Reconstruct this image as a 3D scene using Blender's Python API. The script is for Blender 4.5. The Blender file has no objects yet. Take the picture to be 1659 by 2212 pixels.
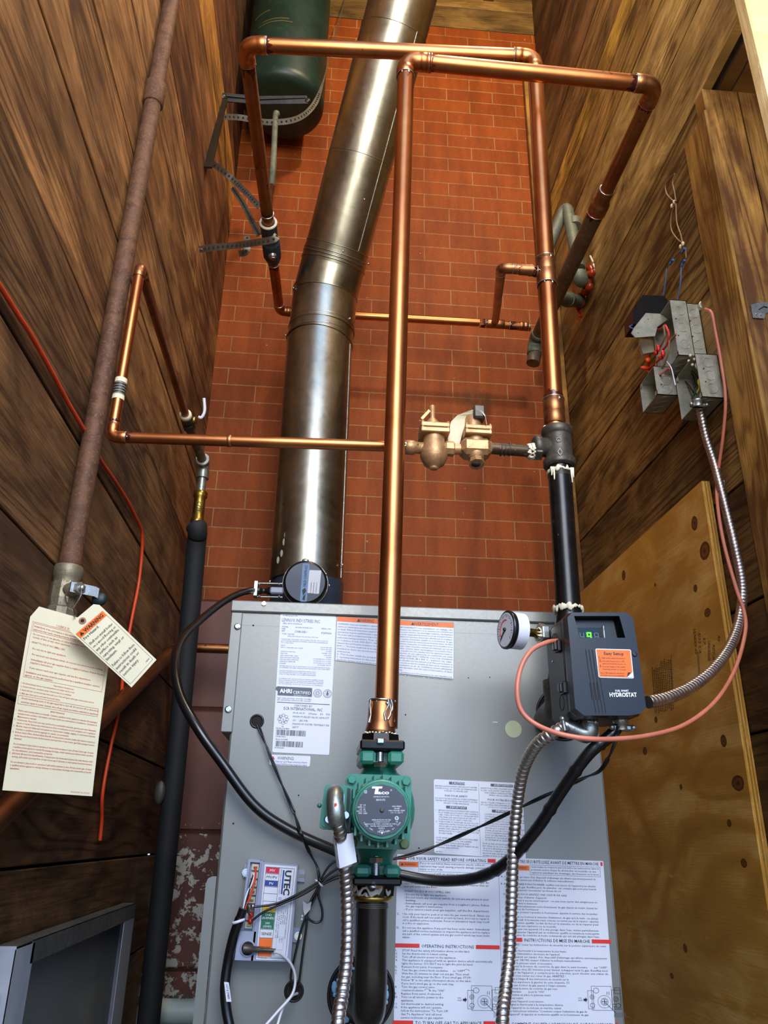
import bpy, math, random
from mathutils import Vector, Matrix, noise
random.seed(7)
C = bpy.context.scene.collection
PI = math.pi
# ---------------------------------------------------------------- camera model (focal length and tilt solved from the photo's vanishing points)
F, CX, CY = 1690.0, 829.5, 1106.0
CZ = 0.80                       # lens height above the floor
def _n(v): return v.normalized()
_d1 = Vector((680-829.5, 1810-1106, F)); _vy = (-F*F-_d1.x*70.)/_d1.y
_d2 = Vector((70., _vy, F)); _d1 = _n(_d1); _d2 = _n(_d2); _d3 = _d1.cross(_d2)
if _d3.x < 0: _d3 = -_d3
def ray(px, py):
    c = Vector((px-CX, py-CY, F)); return Vector((_d3.dot(c), _d1.dot(c), _d2.dot(c)))
O3 = Vector((0, 0, CZ))
def P(px, py, Y): r = ray(px, py); return O3 + r*(Y/r.y)
def PX(px, py, X): r = ray(px, py); return O3 + r*(X/r.x)
def PZ(px, py, Z): r = ray(px, py); return O3 + r*((Z-CZ)/r.z)
def zc(p): p = Vector(p)-O3; return _d3.z*p.x+_d1.z*p.y+_d2.z*p.z
def mpp(p): return zc(p)/F       # metres per photo pixel at p
cam_d = bpy.data.cameras.new('camera'); cam = bpy.data.objects.new('camera', cam_d); C.objects.link(cam)
cam_d.sensor_fit = 'VERTICAL'; cam_d.sensor_height = 36; cam_d.lens = F/2212*36; cam_d.clip_start = .01
_x = Vector((_d3.x, _d1.x, _d2.x)); _y = -Vector((_d3.y, _d1.y, _d2.y)); _z = -Vector((_d3.z, _d1.z, _d2.z))
M = Matrix((_x, _y, _z)).transposed().to_4x4(); M.translation = O3; cam.matrix_world = M
bpy.context.scene.camera = cam

# ---------------------------------------------------------------- mesh builder
class MB:
    def __init__(s): s.v = []; s.f = []; s.mi = []; s.sm = []; s.at = []; s.cm = 0; s.smooth = True; s.tone = None; s.bid = 0
    def add(s, vs, fs, smooth=None):
        b = len(s.v); s.v += [Vector(v) for v in vs]
        for f in fs:
            s.f.append([b+i for i in f]); s.mi.append(s.cm); s.sm.append(s.smooth if smooth is None else smooth)
            s.at.append((s.tone or (1, 1, 1), s.bid))
    def box(s, lo, hi, bev=0.0, M=None):
        lo = Vector(lo); hi = Vector(hi)
        x0, y0, z0 = [min(a, b) for a, b in zip(lo, hi)]; x1, y1, z1 = [max(a, b) for a, b in zip(lo, hi)]
        b = min(bev, (x1-x0)*.45, (y1-y0)*.45, (z1-z0)*.45)
        if b <= 0:
            vs = [(x, y, z) for x in (x0, x1) for y in (y0, y1) for z in (z0, z1)]
            fs = [(0, 1, 3, 2), (4, 6, 7, 5), (0, 4, 5, 1), (2, 3, 7, 6), (0, 2, 6, 4), (1, 5, 7, 3)]
        else:
            vs = []; ix = {}
            for i, X in enumerate((x0, x1)):
                for j, Y in enumerate((y0, y1)):
                    for k, Z in enumerate((z0, z1)):
                        sx, sy, sz = (1, -1)[i], (1, -1)[j], (1, -1)[k]
                        for a, (dx, dy, dz) in enumerate(((0, b, b), (b, 0, b), (b, b, 0))):
                            ix[(i, j, k, a)] = len(vs); vs.append((X+sx*dx, Y+sy*dy, Z+sz*dz))
            fs = []
            for i in (0, 1): fs.append([ix[(i, j, k, 0)] for j, k in ((0, 0), (1, 0), (1, 1), (0, 1))][::(-1 if i == 0 else 1)])
            for j in (0, 1): fs.append([ix[(i, j, k, 1)] for i, k in ((0, 0), (1, 0), (1, 1), (0, 1))][::(1 if j == 0 else -1)])
            for k in (0, 1): fs.append([ix[(i, j, k, 2)] for i, j in ((0, 0), (1, 0), (1, 1), (0, 1))][::(-1 if k == 0 else 1)])
            for j in (0, 1):
                for k in (0, 1): fs.append([ix[(0, j, k, 1)], ix[(1, j, k, 1)], ix[(1, j, k, 2)], ix[(0, j, k, 2)]])
            for i in (0, 1):
                for k in (0, 1): fs.append([ix[(i, 0, k, 0)], ix[(i, 1, k, 0)], ix[(i, 1, k, 2)], ix[(i, 0, k, 2)]])
            for i in (0, 1):
                for j in (0, 1): fs.append([ix[(i, j, 0, 0)], ix[(i, j, 1, 0)], ix[(i, j, 1, 1)], ix[(i, j, 0, 1)]])
            for i in (0, 1):
                for j in (0, 1):
                    for k in (0, 1): fs.append([ix[(i, j, k, 0)], ix[(i, j, k, 1)], ix[(i, j, k, 2)]])
        if M is not None: vs = [M @ Vector(v) for v in vs]
        s.add(vs, fs, False)
    def prism(s, pts, d, smooth=False, M=None):
        """polygon pts (3-D, planar) extruded by vector d"""
        pts = [Vector(p) for p in pts]; d = Vector(d); n = len(pts)
        vs = pts+[p+d for p in pts]
        if M is not None: vs = [M @ v for v in vs]
        s.add(vs, [list(range(n))[::-1], list(range(n, 2*n))], False)
        b = len(s.v)-2*n
        for i in range(n):
            j = (i+1) % n; s.f.append([b+i, b+j, b+n+j, b+n+i]); s.mi.append(s.cm); s.sm.append(smooth); s.at.append((s.tone or (1, 1, 1), s.bid))
    def sweep(s, pts, r, seg=14, caps=True, rf=None, flat=False):
        pts = [Vector(p) for p in pts]; n = len(pts)
        rr = r if isinstance(r, (list, tuple)) else [r]*n
        T = []
        for i in range(n):
            a = pts[max(i-1, 0)]; b = pts[min(i+1, n-1)]; t = b-a
            T.append(t.normalized() if t.length > 1e-9 else Vector((0, 0, 1)))
        up = Vector((0, 0, 1)) if abs(T[0].z) < .9 else Vector((1, 0, 0))
        N = (up-T[0]*up.dot(T[0])).normalized(); vs = []; L = 0
        for i in range(n):
            if i: L += (pts[i]-pts[i-1]).length
            N = (N-T[i]*N.dot(T[i])).normalized(); B = T[i].cross(N)
            for k in range(seg):
                th = 2*PI*k/seg; q = rr[i]*(rf(L, th) if rf else 1)
                vs.append(pts[i]+(N*math.cos(th)+B*math.sin(th))*q)
        fs = [(i*seg+k, i*seg+(k+1) % seg, (i+1)*seg+(k+1) % seg, (i+1)*seg+k) for i in range(n-1) for k in range(seg)]
        s.add(vs, fs, not flat)
        if caps:
            s.add(vs[:seg], [list(range(seg))[::-1]], False); s.add(vs[-seg:], [list(range(seg))], False)
    def cyl(s, a, b, r, seg=24, r2=None, flat=False): s.sweep([a, b], [r, r if r2 is None else r2], seg, flat=flat)
    def lathe(s, o, ax, prof, seg=32, hexa=False, phase=0.0, flat=None):
        """prof: (radius, distance along ax)"""
        o = Vector(o); ax = Vector(ax).normalized(); up = Vector((0, 0, 1)) if abs(ax.z) < .9 else Vector((0, 1, 0))
        N = (up-ax*up.dot(ax)).normalized(); B = ax.cross(N); vs = []
        for r, h in prof:
            for k in range(seg):
                th = 2*PI*k/seg+phase; vs.append(o+ax*h+(N*math.cos(th)+B*math.sin(th))*max(r, 1e-5))
        n = len(prof)
        # repeat rings at sharp corners are the caller's choice
        s.add(vs, [(i*seg+k, i*seg+(k+1) % seg, (i+1)*seg+(k+1) % seg, (i+1)*seg+k) for i in range(n-1) for k in range(seg)], (not (seg <= 8)) if flat is None else not flat)
        s.add(vs[:seg], [list(range(seg))[::-1]], False); s.add(vs[-seg:], [list(range(seg))], False)
    def hexnut(s, o, ax, r, h, phase=0.0): s.lathe(o, ax, [(r*.93, 0), (r, h*.15), (r, h*.85), (r*.9, h)], 6, phase=phase)
    def ball(s, c, r, seg=12, sc=(1, 1, 1)):
        c = Vector(c); vs = []; rg = seg//2
        for i in range(rg+1):
            a = PI*i/rg
            for k in range(seg):
                t = 2*PI*k/seg; vs.append(c+Vector((r*sc[0]*math.sin(a)*math.cos(t), r*sc[1]*math.sin(a)*math.sin(t), r*sc[2]*math.cos(a))))
        s.add(vs, [(i*seg+k, (i+1)*seg+k, (i+1)*seg+(k+1) % seg, i*seg+(k+1) % seg) for i in range(rg) for k in range(seg)], True)
    def torus(s, c, ax, R, r, seg=32, ss=8, a0=0, a1=2*PI):
        c = Vector(c); ax = Vector(ax).normalized(); up = Vector((0, 0, 1)) if abs(ax.z) < .9 else Vector((0, 1, 0))
        N = (up-ax*up.dot(ax)).normalized(); B = ax.cross(N)
        s.sweep([c+(N*math.cos(a0+(a1-a0)*k/seg)+B*math.sin(a0+(a1-a0)*k/seg))*R for k in range(seg+1)], r, ss, caps=abs(a1-a0-2*PI) > .01)
ORI = {}
def build(name, mb, mats, parent=None, attr=False):
    me = bpy.data.meshes.new(name); o = bpy.data.objects.new(name, me)
    off = ORI.get(parent.name, Vector()) if parent else Vector()
    me.from_pydata([tuple(v-off) for v in mb.v], [], mb.f)
    for m in (mats if isinstance(mats, (list, tuple)) else [mats]): me.materials.append(m)
    me.polygons.foreach_set('material_index', mb.mi); me.polygons.foreach_set('use_smooth', mb.sm)
    if attr:
        me.attributes.new('tone', 'FLOAT_COLOR', 'FACE'); me.attributes.new('bid', 'FLOAT', 'FACE')
        me.attributes['tone'].data.foreach_set('color', [q for t, _b in mb.at for q in (t[0], t[1], t[2], 1.0)])
        me.attributes['bid'].data.foreach_set('value', [float(_b) for t, _b in mb.at])
    me.update()
    try:
        import bmesh; bm = bmesh.new(); bm.from_mesh(me); bmesh.ops.recalc_face_normals(bm, faces=bm.faces); bm.to_mesh(me); bm.free()
    except Exception: pass
    C.objects.link(o)
    ORI[o.name] = off                       # children of this part keep the same origin
    if parent: o.parent = parent
    return o
def thing(name, label, cat, loc=(0, 0, 0), group=None):
    o = bpy.data.objects.new(name, None); C.objects.link(o); o.location = loc; o.empty_display_size = .05
    o['label'] = label; o['category'] = cat
    if group: o['group'] = group
    ORI[o.name] = Vector(loc); return o
def tag(o, label, cat, group=None):
    o['label'] = label; o['category'] = cat
    if group: o['group'] = group
    return o
def part(name, fn, mat, parent, attr=False):
    mb = MB(); fn(mb); return build(name, mb, mat, parent, attr)
def struct(name, mb, mat, attr=False, label=None):
    o = build(name, mb, mat, None, attr); o['kind'] = 'structure'
    if label: o['label'] = label
    return o
def catmull(pts, n=8):
    pts = [Vector(p) for p in pts]; q = [pts[0]*2-pts[1]]+pts+[pts[-1]*2-pts[-2]]; out = []
    for i in range(1, len(q)-2):
        a, b, c, d = q[i-1:i+3]
        for k in range(n):
            t = k/n; out.append(.5*((2*b)+(c-a)*t+(2*a-5*b+4*c-d)*t*t+(3*b-a-3*c+d)*t**3))
    out.append(pts[-1]); return out
def bend(a, c, b, r, n=8):
    """rounded corner at c between directions to a and b with set-back r"""
    a, b, c = Vector(a), Vector(b), Vector(c); p = c+(a-c).normalized()*r; q = c+(b-c).normalized()*r
    return [p*(1-t)**2+c*2*t*(1-t)+q*t*t for t in [i/n for i in range(n+1)]]

# ---------------------------------------------------------------- materials
def lin(h):
    h = h.lstrip('#'); c = [int(h[i:i+2], 16)/255 for i in (0, 2, 4)]
    return tuple([(x/12.92 if x <= .04045 else ((x+.055)/1.055)**2.4) for x in c])
class NT:
    def __init__(s, name):
        s.m = bpy.data.materials.new(name); s.m.use_nodes = True; s.t = s.m.node_tree; s.b = s.t.nodes['Principled BSDF']
    def n(s, t, **k):
        o = s.t.nodes.new(t)
        for a, v in k.items():
            if hasattr(o, a): setattr(o, a, v)
        return o
    def l(s, a, b): s.t.links.new(a, b)
    def math(s, op, a, b=None, c=None, clamp=False):
        o = s.n('ShaderNodeMath', operation=op); o.use_clamp = clamp
        for i, x in enumerate((a, b, c)):
            if x is None: continue
            if isinstance(x, (int, float)): o.inputs[i].default_value = x
            else: s.l(x, o.inputs[i])
        return o.outputs[0]
    def vec(s, x, y, z):
        o = s.n('ShaderNodeCombineXYZ')
        for i, q in enumerate((x, y, z)):
            if isinstance(q, (int, float)): o.inputs[i].default_value = q
            else: s.l(q, o.inputs[i])
        return o.outputs[0]
    def coord(s):
        o = s.n('ShaderNodeTexCoord'); p = s.n('ShaderNodeSeparateXYZ'); s.l(o.outputs['Object'], p.inputs[0]); return o.outputs['Object'], p.outputs
    def noise(s, v, sc=5, det=3, rough=.5, dist=0):
        o = s.n('ShaderNodeTexNoise'); s.l(v, o.inputs['Vector']); o.inputs['Scale'].default_value = sc; o.inputs['Detail'].default_value = det
        o.inputs['Roughness'].default_value = rough; o.inputs['Distortion'].default_value = dist; return o.outputs['Fac']
    def ramp(s, f, stops, interp='LINEAR'):
        o = s.n('ShaderNodeValToRGB'); s.l(f, o.inputs[0]); r = o.color_ramp; r.interpolation = interp
        while len(r.elements) > 1: r.elements.remove(r.elements[-1])
        r.elements[0].position = stops[0][0]; r.elements[0].color = (*stops[0][1], 1)
        for p, c in stops[1:]: e = r.elements.new(p); e.color = (*c, 1)
        return o.outputs[0]
    def mix(s, f, a, b, mode='MIX'):
        o = s.n('ShaderNodeMix', data_type='RGBA', blend_type=mode); o.clamp_factor = True
        for i, x in ((0, f), (6, a), (7, b)):
            if isinstance(x, (int, float)): o.inputs[i].default_value = x
            elif isinstance(x, tuple): o.inputs[i].default_value = (*x[:3], 1)
            else: s.l(x, o.inputs[i])
        return o.outputs[2]
    def out(s, col=None, rough=None, metal=None, bump=None, bs=.3, bd=.002, spec=None):
        for k, v in (('Base Color', col), ('Roughness', rough), ('Metallic', metal), ('Specular IOR Level', spec)):
            if v is None: continue
            if isinstance(v, (int, float)): s.b.inputs[k].default_value = v
            elif isinstance(v, tuple): s.b.inputs[k].default_value = (*v[:3], 1)
            else: s.l(v, s.b.inputs[k])
        if bump is not None:
            o = s.n('ShaderNodeBump'); s.l(bump, o.inputs['Height']); o.inputs['Strength'].default_value = bs; o.inputs['Distance'].default_value = bd
            s.l(o.outputs[0], s.b.inputs['Normal'])
        return s.m
def plain(name, h, rough=.5, metal=0, var=.12, sc=30, spec=.5, bump=.0):
    t = NT(name); v, _ = t.coord(); c = lin(h); n = t.noise(v, sc, 3)
    col = t.ramp(n, [(.3, tuple(x*(1-var) for x in c)), (.7, tuple(min(1, x*(1+var)) for x in c))])
    return t.out(col, rough, metal, n if bump else None, bump, .001, spec)
def metal(name, a, b, rough=.3, sc=12, spots=None, bump=.05, rv=.12, m=1.0):
    t = NT(name); v, _ = t.coord(); n = t.noise(v, sc, 5, .6, .6); col = t.ramp(n, [(.32, lin(a)), (.68, lin(b))])
    n2 = t.noise(v, sc*6, 3); 
    if spots:
        k = t.math('MULTIPLY', t.math('GREATER_THAN', n2, spots[1]), .75); col = t.mix(k, col, lin(spots[0]))
    r = t.math('ADD', t.math('MULTIPLY', n2, rv*2), rough-rv)
    return t.out(col, r, m, n2, bump, .001)
def wood(name, dark, light, g=1, a=2, gs=.55, ks=7.0, rings=20, stain='#241a12', sa=.55, rough=.6, spec=.3, knots=None, fine=.5, contrast=.2):
    """planks: g = grain axis, a = across axis; per-board tone and id come from the mesh"""
    t = NT(name); v, xyz = t.coord()
    bid = t.n('ShaderNodeAttribute', attribute_name='bid').outputs['Fac']; tone = t.n('ShaderNodeAttribute', attribute_name='tone').outputs['Color']
    G, A = xyz[g], xyz[a]; off = t.math('MULTIPLY', bid, 7.31)
    V = t.vec(t.math('MULTIPLY_ADD', G, gs, off), t.math('MULTIPLY', A, ks), off)
    n1 = t.noise(V, 1.0, 2, .45, .35)
    ring = t.math('ADD', t.math('MULTIPLY', t.math('SINE', t.math('MULTIPLY', n1, rings*6)), .5), .5)
    ring = t.math('POWER', ring, 3.0)
    pm = t.ramp(t.noise(t.vec(t.math('MULTIPLY', G, .9), t.math('MULTIPLY', A, 3), t.math('ADD', off, 3.3)), 1.0, 2), [(.45, (0, 0, 0)), (.6, (1, 1, 1))])
    ring = t.math('MULTIPLY', ring, t.math('MULTIPLY_ADD', pm, .75, .25))
    nf = t.noise(t.vec(t.math('MULTIPLY', G, 7), t.math('MULTIPLY', A, 260), off), 1.0, 3, .6)
    nm = t.noise(t.vec(t.math('MULTIPLY', G, 3.0), t.math('MULTIPLY', A, 11), off), 1.0, 4, .6, .5)
    nb = t.noise(t.vec(t.math('MULTIPLY', G, 4.5), t.math('MULTIPLY', A, 10), t.math('ADD', off, 5)), 1.0, 6, .65, .8)
    k = t.math('ADD', t.math('MULTIPLY', nf, fine), t.math('ADD', t.math('MULTIPLY', nm, .4), t.math('MULTIPLY', nb, .9)))
    k = t.math('SUBTRACT', k, t.math('MULTIPLY', ring, contrast))
    col = t.ramp(k, [(.42, tuple(x*.75 for x in lin(dark))), (.72, lin(dark)), (1.14, lin(light)), (1.4, tuple(min(1, x*1.2) for x in lin(light)))])
    ns = t.noise(t.vec(t.math('MULTIPLY', G, 1.6), t.math('MULTIPLY', A, 6), off), 1.0, 5, .62, 1.2)
    st = t.ramp(ns, [(.45, (0, 0, 0)), (.66, (1, 1, 1))]); st = t.math('MULTIPLY', st, sa)
    col = t.mix(st, col, lin(stain))
    pale = t.math('GREATER_THAN', t.noise(t.vec(t.math('MULTIPLY', G, 14), t.math('MULTIPLY', A, 70), off), 1.0, 2), .76); col = t.mix(t.math('MULTIPLY', pale, .3), col, tuple(min(1, x*1.6) for x in lin(light)))
    col = t.mix(1.0, col, tone, 'MULTIPLY')
    if knots:
        for (kg, ka, rg, ra) in knots:
            d = t.math('SQRT', t.math('ADD', t.math('POWER', t.math('DIVIDE', t.math('SUBTRACT', G, kg), rg), 2), t.math('POWER', t.math('DIVIDE', t.math('SUBTRACT', A, ka), ra), 2)))
            d = t.math('ADD', d, t.math('MULTIPLY', t.math('SUBTRACT', nm, .5), 1.0))
            kk = t.ramp(d, [(.0, lin('#3a2410')), (.45, lin('#7a4c1c')), (.85, lin('#4a2c10')), (1.0, lin('#8a5a24'))])
            mk = t.math('SUBTRACT', 1.0, t.ramp(d, [(.95, (0, 0, 0)), (1.15, (1, 1, 1))])); col = t.mix(mk, col, kk)
    hb = t.math('ADD', t.math('MULTIPLY', ring, .5), t.math('MULTIPLY', nf, .7))
    return t.out(col, rough, 0, hb, .35, .0015, spec)
# room
M_woodL = wood('weathered_plank', '#583a22', '#a0764c', sa=.5)
M_woodR = wood('old_plank', '#5c4420', '#b2925a', sa=.5, stain='#2a1a0c')
M_woodV = wood('frame_board', '#6a4420', '#b08748', g=2, a=0, sa=.3, stain='#3a2410')
M_woodJ = wood('jamb_board', '#6e4a20', '#b08a48', g=2, a=1, sa=.2, stain='#3a2410')
M_beam = wood('pale_framing_timber', '#c09656', '#e8cc92', g=2, a=1, sa=.1, stain='#8a6030', rings=30)
M_beamX = wood('roof_board', '#5a4022', '#9a7440', g=0, a=2, sa=.4)
M_ply = wood('plywood_face', '#b98535', '#dfb264', g=1, a=2, gs=1.1, ks=2.6, rings=22, sa=.28, stain='#8a5a1c', rough=.5, contrast=.35, fine=.2,
             knots=None)
def brick():
    t = NT('painted_brick'); v, xyz = t.coord()
    vv = t.vec(t.math('SUBTRACT', xyz[0], .02), t.math('SUBTRACT', xyz[2], 1.6588), 0)
    dn = t.noise(v, 18, 3)
    b = t.n('ShaderNodeTexBrick'); b.offset = .5; t.l(vv, b.inputs['Vector']); b.inputs['Scale'].default_value = 1
    b.inputs['Brick Width'].default_value = .2; b.inputs['Row Height'].default_value = .0672; b.inputs['Mortar Size'].default_value = .0028
    b.inputs['Mortar Smooth'].default_value = .4; b.inputs['Bias'].default_value = 0
    b.inputs['Color1'].default_value = (*lin('#964813'), 1); b.inputs['Color2'].default_value = (*lin('#873e10'), 1); b.inputs['Mortar'].default_value = (*lin('#a8784e'), 1)
    n1 = t.noise(v, 3, 5, .6); n2 = t.noise(v, 60, 4, .7); n3 = t.noise(v, 9, 4, .6, 1.2)
    col = t.mix(t.math('MULTIPLY', t.ramp(n1, [(.4, (0, 0, 0)), (.7, (1, 1, 1))]), .35), b.outputs['Color'], lin('#7c3a12'))
    chip = t.math('GREATER_THAN', t.noise(v, 45, 2), .74); col = t.mix(t.math('MULTIPLY', chip, .55), col, lin('#d8a888'))
    st = t.math('GREATER_THAN', n3, .70); col = t.mix(t.math('MULTIPLY', st, .3), col, lin('#5a2a12'))
    # damp smear behind the valves
    d = t.math('SQRT', t.math('ADD', t.math('POWER', t.math('DIVIDE', t.math('SUBTRACT', xyz[0], .50), .16), 2), t.math('POWER', t.math('DIVIDE', t.math('SUBTRACT', xyz[2], 2.26), .10), 2)))
    d = t.math('ADD', d, t.math('MULTIPLY', n3, .9)); col = t.mix(t.math('MULTIPLY', t.ramp(d, [(.75, (1, 1, 1)), (1.25, (0, 0, 0))]), .6), col, lin('#6a4420'))
    g_ = t.ramp(t.noise(v, 130, 4, .7), [(.3, (.80, .80, .80)), (.7, (1.12, 1.12, 1.12))]); col = t.mix(1.0, col, g_, 'MULTIPLY')
    big = t.ramp(t.noise(t.vec(t.math('MULTIPLY', xyz[0], 14), 0, t.math('MULTIPLY', xyz[2], 3)), 1.0, 5, .65), [(.38, (.78, .74, .70)), (.62, (1.08, 1.08, 1.08))]); col = t.mix(1.0, col, big, 'MULTIPLY')
    drip = t.math('MULTIPLY', t.math('GREATER_THAN', t.noise(t.vec(t.math('MULTIPLY', xyz[0], 90), 0, t.math('MULTIPLY', xyz[2], 14)), 1.0, 2), .77), .4); col = t.mix(drip, col, lin('#c08a66'))
    h = t.math('ADD', t.math('MULTIPLY', t.math('SUBTRACT', 1, b.outputs['Fac']), 1.0), t.math('ADD', t.math('MULTIPLY', n2, .3), t.math('MULTIPLY', n3, .5)))
    return t.out(col, .62, 0, h, .6, .004, .2)
M_brick = brick()
def peel():
    t = NT('peeling_painted_block'); v, xyz = t.coord(); n = t.noise(v, 34, 7, .68, .4); big = t.noise(t.vec(xyz[0], xyz[1], t.math('MULTIPLY', xyz[2], .8)), 7, 3)
    # paint survives higher up: peeling is a wear pattern near the damp floor
    low = t.math('MULTIPLY', t.math('SUBTRACT', .86, xyz[2], clamp=True), .35, clamp=True)
    s_ = t.math('ADD', t.math('ADD', n, t.math('MULTIPLY', big, .45)), low)
    k = t.ramp(s_, [(.0, (0, 0, 0)), (.845, (0, 0, 0)), (.855, (1, 1, 1))])
    k = t.math('MULTIPLY', k, t.math('LESS_THAN', xyz[2], .86))
    base = t.ramp(t.noise(v, 5, 4), [(.3, lin('#5e3224')), (.7, lin('#744436'))]); col = t.mix(k, base, lin('#cfc8b8'))
    return t.out(col, .55, 0, t.math('ADD', t.math('MULTIPLY', n, .4), t.math('MULTIPLY', k, -.4)), .5, .002)
M_block = peel()
M_floor = plain('concrete_floor', '#6e655a', .8, var=.25, sc=6)
M_void = plain('shadowed_recess', '#20140c', .9)
M_mort = plain('block_joint', '#4a2a1c', .9)
# metals
M_cu = metal('bright_copper', '#a8623a', '#cc8650', .32, 5, ('#8a4426', .74), rv=.05)
M_cuD = metal('tarnished_copper', '#8c5638', '#b07c50', .40, 7, ('#54281a', .70))
M_cuO = metal('dull_oxidised_copper', '#54402e', '#78644c', .5, 14, ('#6a7a60', .63), m=.4)
M_verd = metal('verdigris_copper', '#56594a', '#7c7a64', .6, 22, ('#5c7664', .58), m=.3)
M_flux = metal('burnt_flux', '#2a0e08', '#5a2014', .2, 60, m=.3)
M_solder = metal('solder', '#b8b4ac', '#e4e0d8', .25, 30)
M_rust = metal('rusty_iron', '#4a3020', '#6c4a34', .7, 40, ('#7a5438', .6), .3, m=.35)
M_iron = metal('black_iron', '#0c0b0b', '#1c1a1a', .28, 14, ('#4a4844', .72), m=.4, rv=.05)
M_cast = metal('malleable_iron', '#3e3a34', '#5c564c', .48, 30, ('#6a6254', .66), .3, m=.6)
M_galv = metal('galvanised_steel', '#8c9088', '#b4b6ae', .38, 40, ('#70746e', .62), m=.9)
M_conduit = metal('flexible_steel_conduit', '#a8a09a', '#cac2bc', .34, 30, m=1)
M_brass = metal('brass', '#8a7030', '#b49a50', .35, 18, ('#5a4820', .66))
M_bronze = metal('bronze_valve_body', '#a0784e', '#c09468', .45, 40, ('#80603c', .68), .35, m=.55)
M_chrome = metal('plated_steel', '#b4b8bc', '#e4e8ec', .15, 20)
M_green = plain('green_enamel', '#2f7a62', .3, var=.12, sc=14, spec=.6, bump=.05)
M_blackp = plain('black_plastic', '#0d0e11', .3, var=.1)
M_blackm = plain('black_matt_plastic', '#16171a', .45, var=.1)
M_rub = plain('black_cable_jacket', '#0b0b0d', .28, spec=.6)
M_foam = plain('black_foam_insulation', '#121518', .75, var=.3, sc=10, bump=.3)
M_white = plain('white_paper', '#d2d4dc', .5, var=.02)
M_cream = plain('cream_card', '#d8cfae', .65, var=.03)
M_wwire = plain('white_wire', '#d8d8de', .4)
M_tape = plain('white_pipe_dope', '#d6cdb4', .6, var=.15, bump=.5, sc=80)
M_txt = plain('black_print', '#14161c', .5); M_txtg = plain('grey_print', '#4a5260', .5); M_red = plain('red_print', '#d8281e', .5)
M_rtx = plain('faded_red_print', '#b8483c', .6); M_org = plain('orange_print', '#e86a10', .5); M_blue = plain('blue_print', '#1b3a8c', .5)
M_yel = plain('yellow_print', '#f0c010', .5); M_grn = plain('green_print', '#0f6a48', .5); M_mag = plain('crimson_print', '#c8103c', .5)
M_wtx = plain('white_print', '#e8eaf0', .5)
M_ored = plain('orange_red_wire', '#c84018', .4); M_pink = plain('pink_cable_jacket', '#c07058', .42)
M_redw = plain('red_wire', '#c41c14', .35); M_onut = plain('orange_wire_nut', '#f0541c', .4); M_bluew = plain('blue_connector', '#2a66a8', .4)
M_tan = plain('tan_wire', '#8a6a44', .5); M_yelw = plain('yellow_wire_nut', '#d8c030', .4)
M_mod = plain('grey_lilac_plastic', '#8e94a8', .4, var=.05)
M_ptape = plain('perforated_strap_metal', '#6e685c', .5, metal=.6, var=.2)
M_seal = plain('red_sealant', '#9a2c10', .25, var=.3)
M_pvc = plain('white_plastic_pipe', '#c4d2c4', .35, var=.05)
M_tank = metal('green_painted_tank', '#0c2018', '#183024', .45, 9, ('#2e3020', .70), m=.0, rv=.1)
M_plastered = plain('pale_sticker', '#b4b890', .5)
def jacket(name, c1, rough=.36):
    t = NT(name); v, _ = t.coord(); n = t.noise(v, 260, 2); n2 = t.noise(v, 3, 3)
    return t.out(t.ramp(n2, [(.3, lin(c1)), (.7, tuple(x*1.1 for x in lin(c1)))]), t.math('ADD', t.math('MULTIPLY', n, .16), rough-.08), .35, n, .12, .0004)
M_jack = jacket('grey_metallic_enamel', '#7c7c76', .40)
def flue():
    t = NT('galvanised_flue'); v, xyz = t.coord(); vo = t.noise(v, 55, 3)
    n = t.noise(v, 6, 5, .6, 1.0); n2 = t.noise(t.vec(xyz[0], xyz[1], t.math('MULTIPLY', xyz[2], .2)), 22, 4, .6)
    col = t.ramp(n, [(.3, lin('#8a8674')), (.7, lin('#b6b2a2'))]); sm = t.ramp(n2, [(.62, (0, 0, 0)), (.72, (1, 1, 1))]); col = t.mix(t.math('MULTIPLY', sm, .25), col, lin('#565248'))
    r = t.math('ADD', t.math('MULTIPLY', vo, .16), .22)
    return t.out(col, r, 1.0, n, .1, .002)
M_flue = flue()
def emis(name, h, s):
    t = NT(name); t.b.inputs['Emission Color'].default_value = (*lin(h), 1); t.b.inputs['Emission Strength'].default_value = s; return t.out(lin(h), .5)
M_led = emis('green_led_segment', '#3cff14', 3.0)
M_off = plain('unlit_segment', '#8a8a84', .5)
# ================================================================= SETTING
XL, XR, YB = -.432, .83, 2.40
def boards(axis_pos, side, zs, y0, y1, tones, mb, gap=.005, th=.024):
    for i in range(len(zs)-1):
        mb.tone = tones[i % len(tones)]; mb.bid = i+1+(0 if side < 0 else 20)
        a = axis_pos; b = axis_pos+side*th; dz = random.uniform(-.0015, .0015)
        mb.box((a+side*random.uniform(0, .002), y0, zs[i]+gap/2), (b, y1, zs[i+1]-gap/2+dz*0), .0015)
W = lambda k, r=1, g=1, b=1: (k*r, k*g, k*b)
# left wall: wide horizontal planks
mb = MB(); zs = [CZ-.048+.2217*n for n in range(-4, 18)]
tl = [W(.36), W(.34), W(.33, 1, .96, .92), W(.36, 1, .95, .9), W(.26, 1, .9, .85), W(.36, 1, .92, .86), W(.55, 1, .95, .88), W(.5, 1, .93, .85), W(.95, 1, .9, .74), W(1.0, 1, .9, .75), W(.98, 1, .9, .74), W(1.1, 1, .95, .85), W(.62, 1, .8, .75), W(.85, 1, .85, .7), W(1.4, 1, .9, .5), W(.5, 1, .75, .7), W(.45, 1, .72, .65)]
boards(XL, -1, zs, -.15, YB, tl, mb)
mb.tone = (.12, .1, .08); mb.box((XL-.035, -.15, 0), (XL-.025, YB, 4.6))
struct('wall_left', mb, M_woodL, True)
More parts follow.
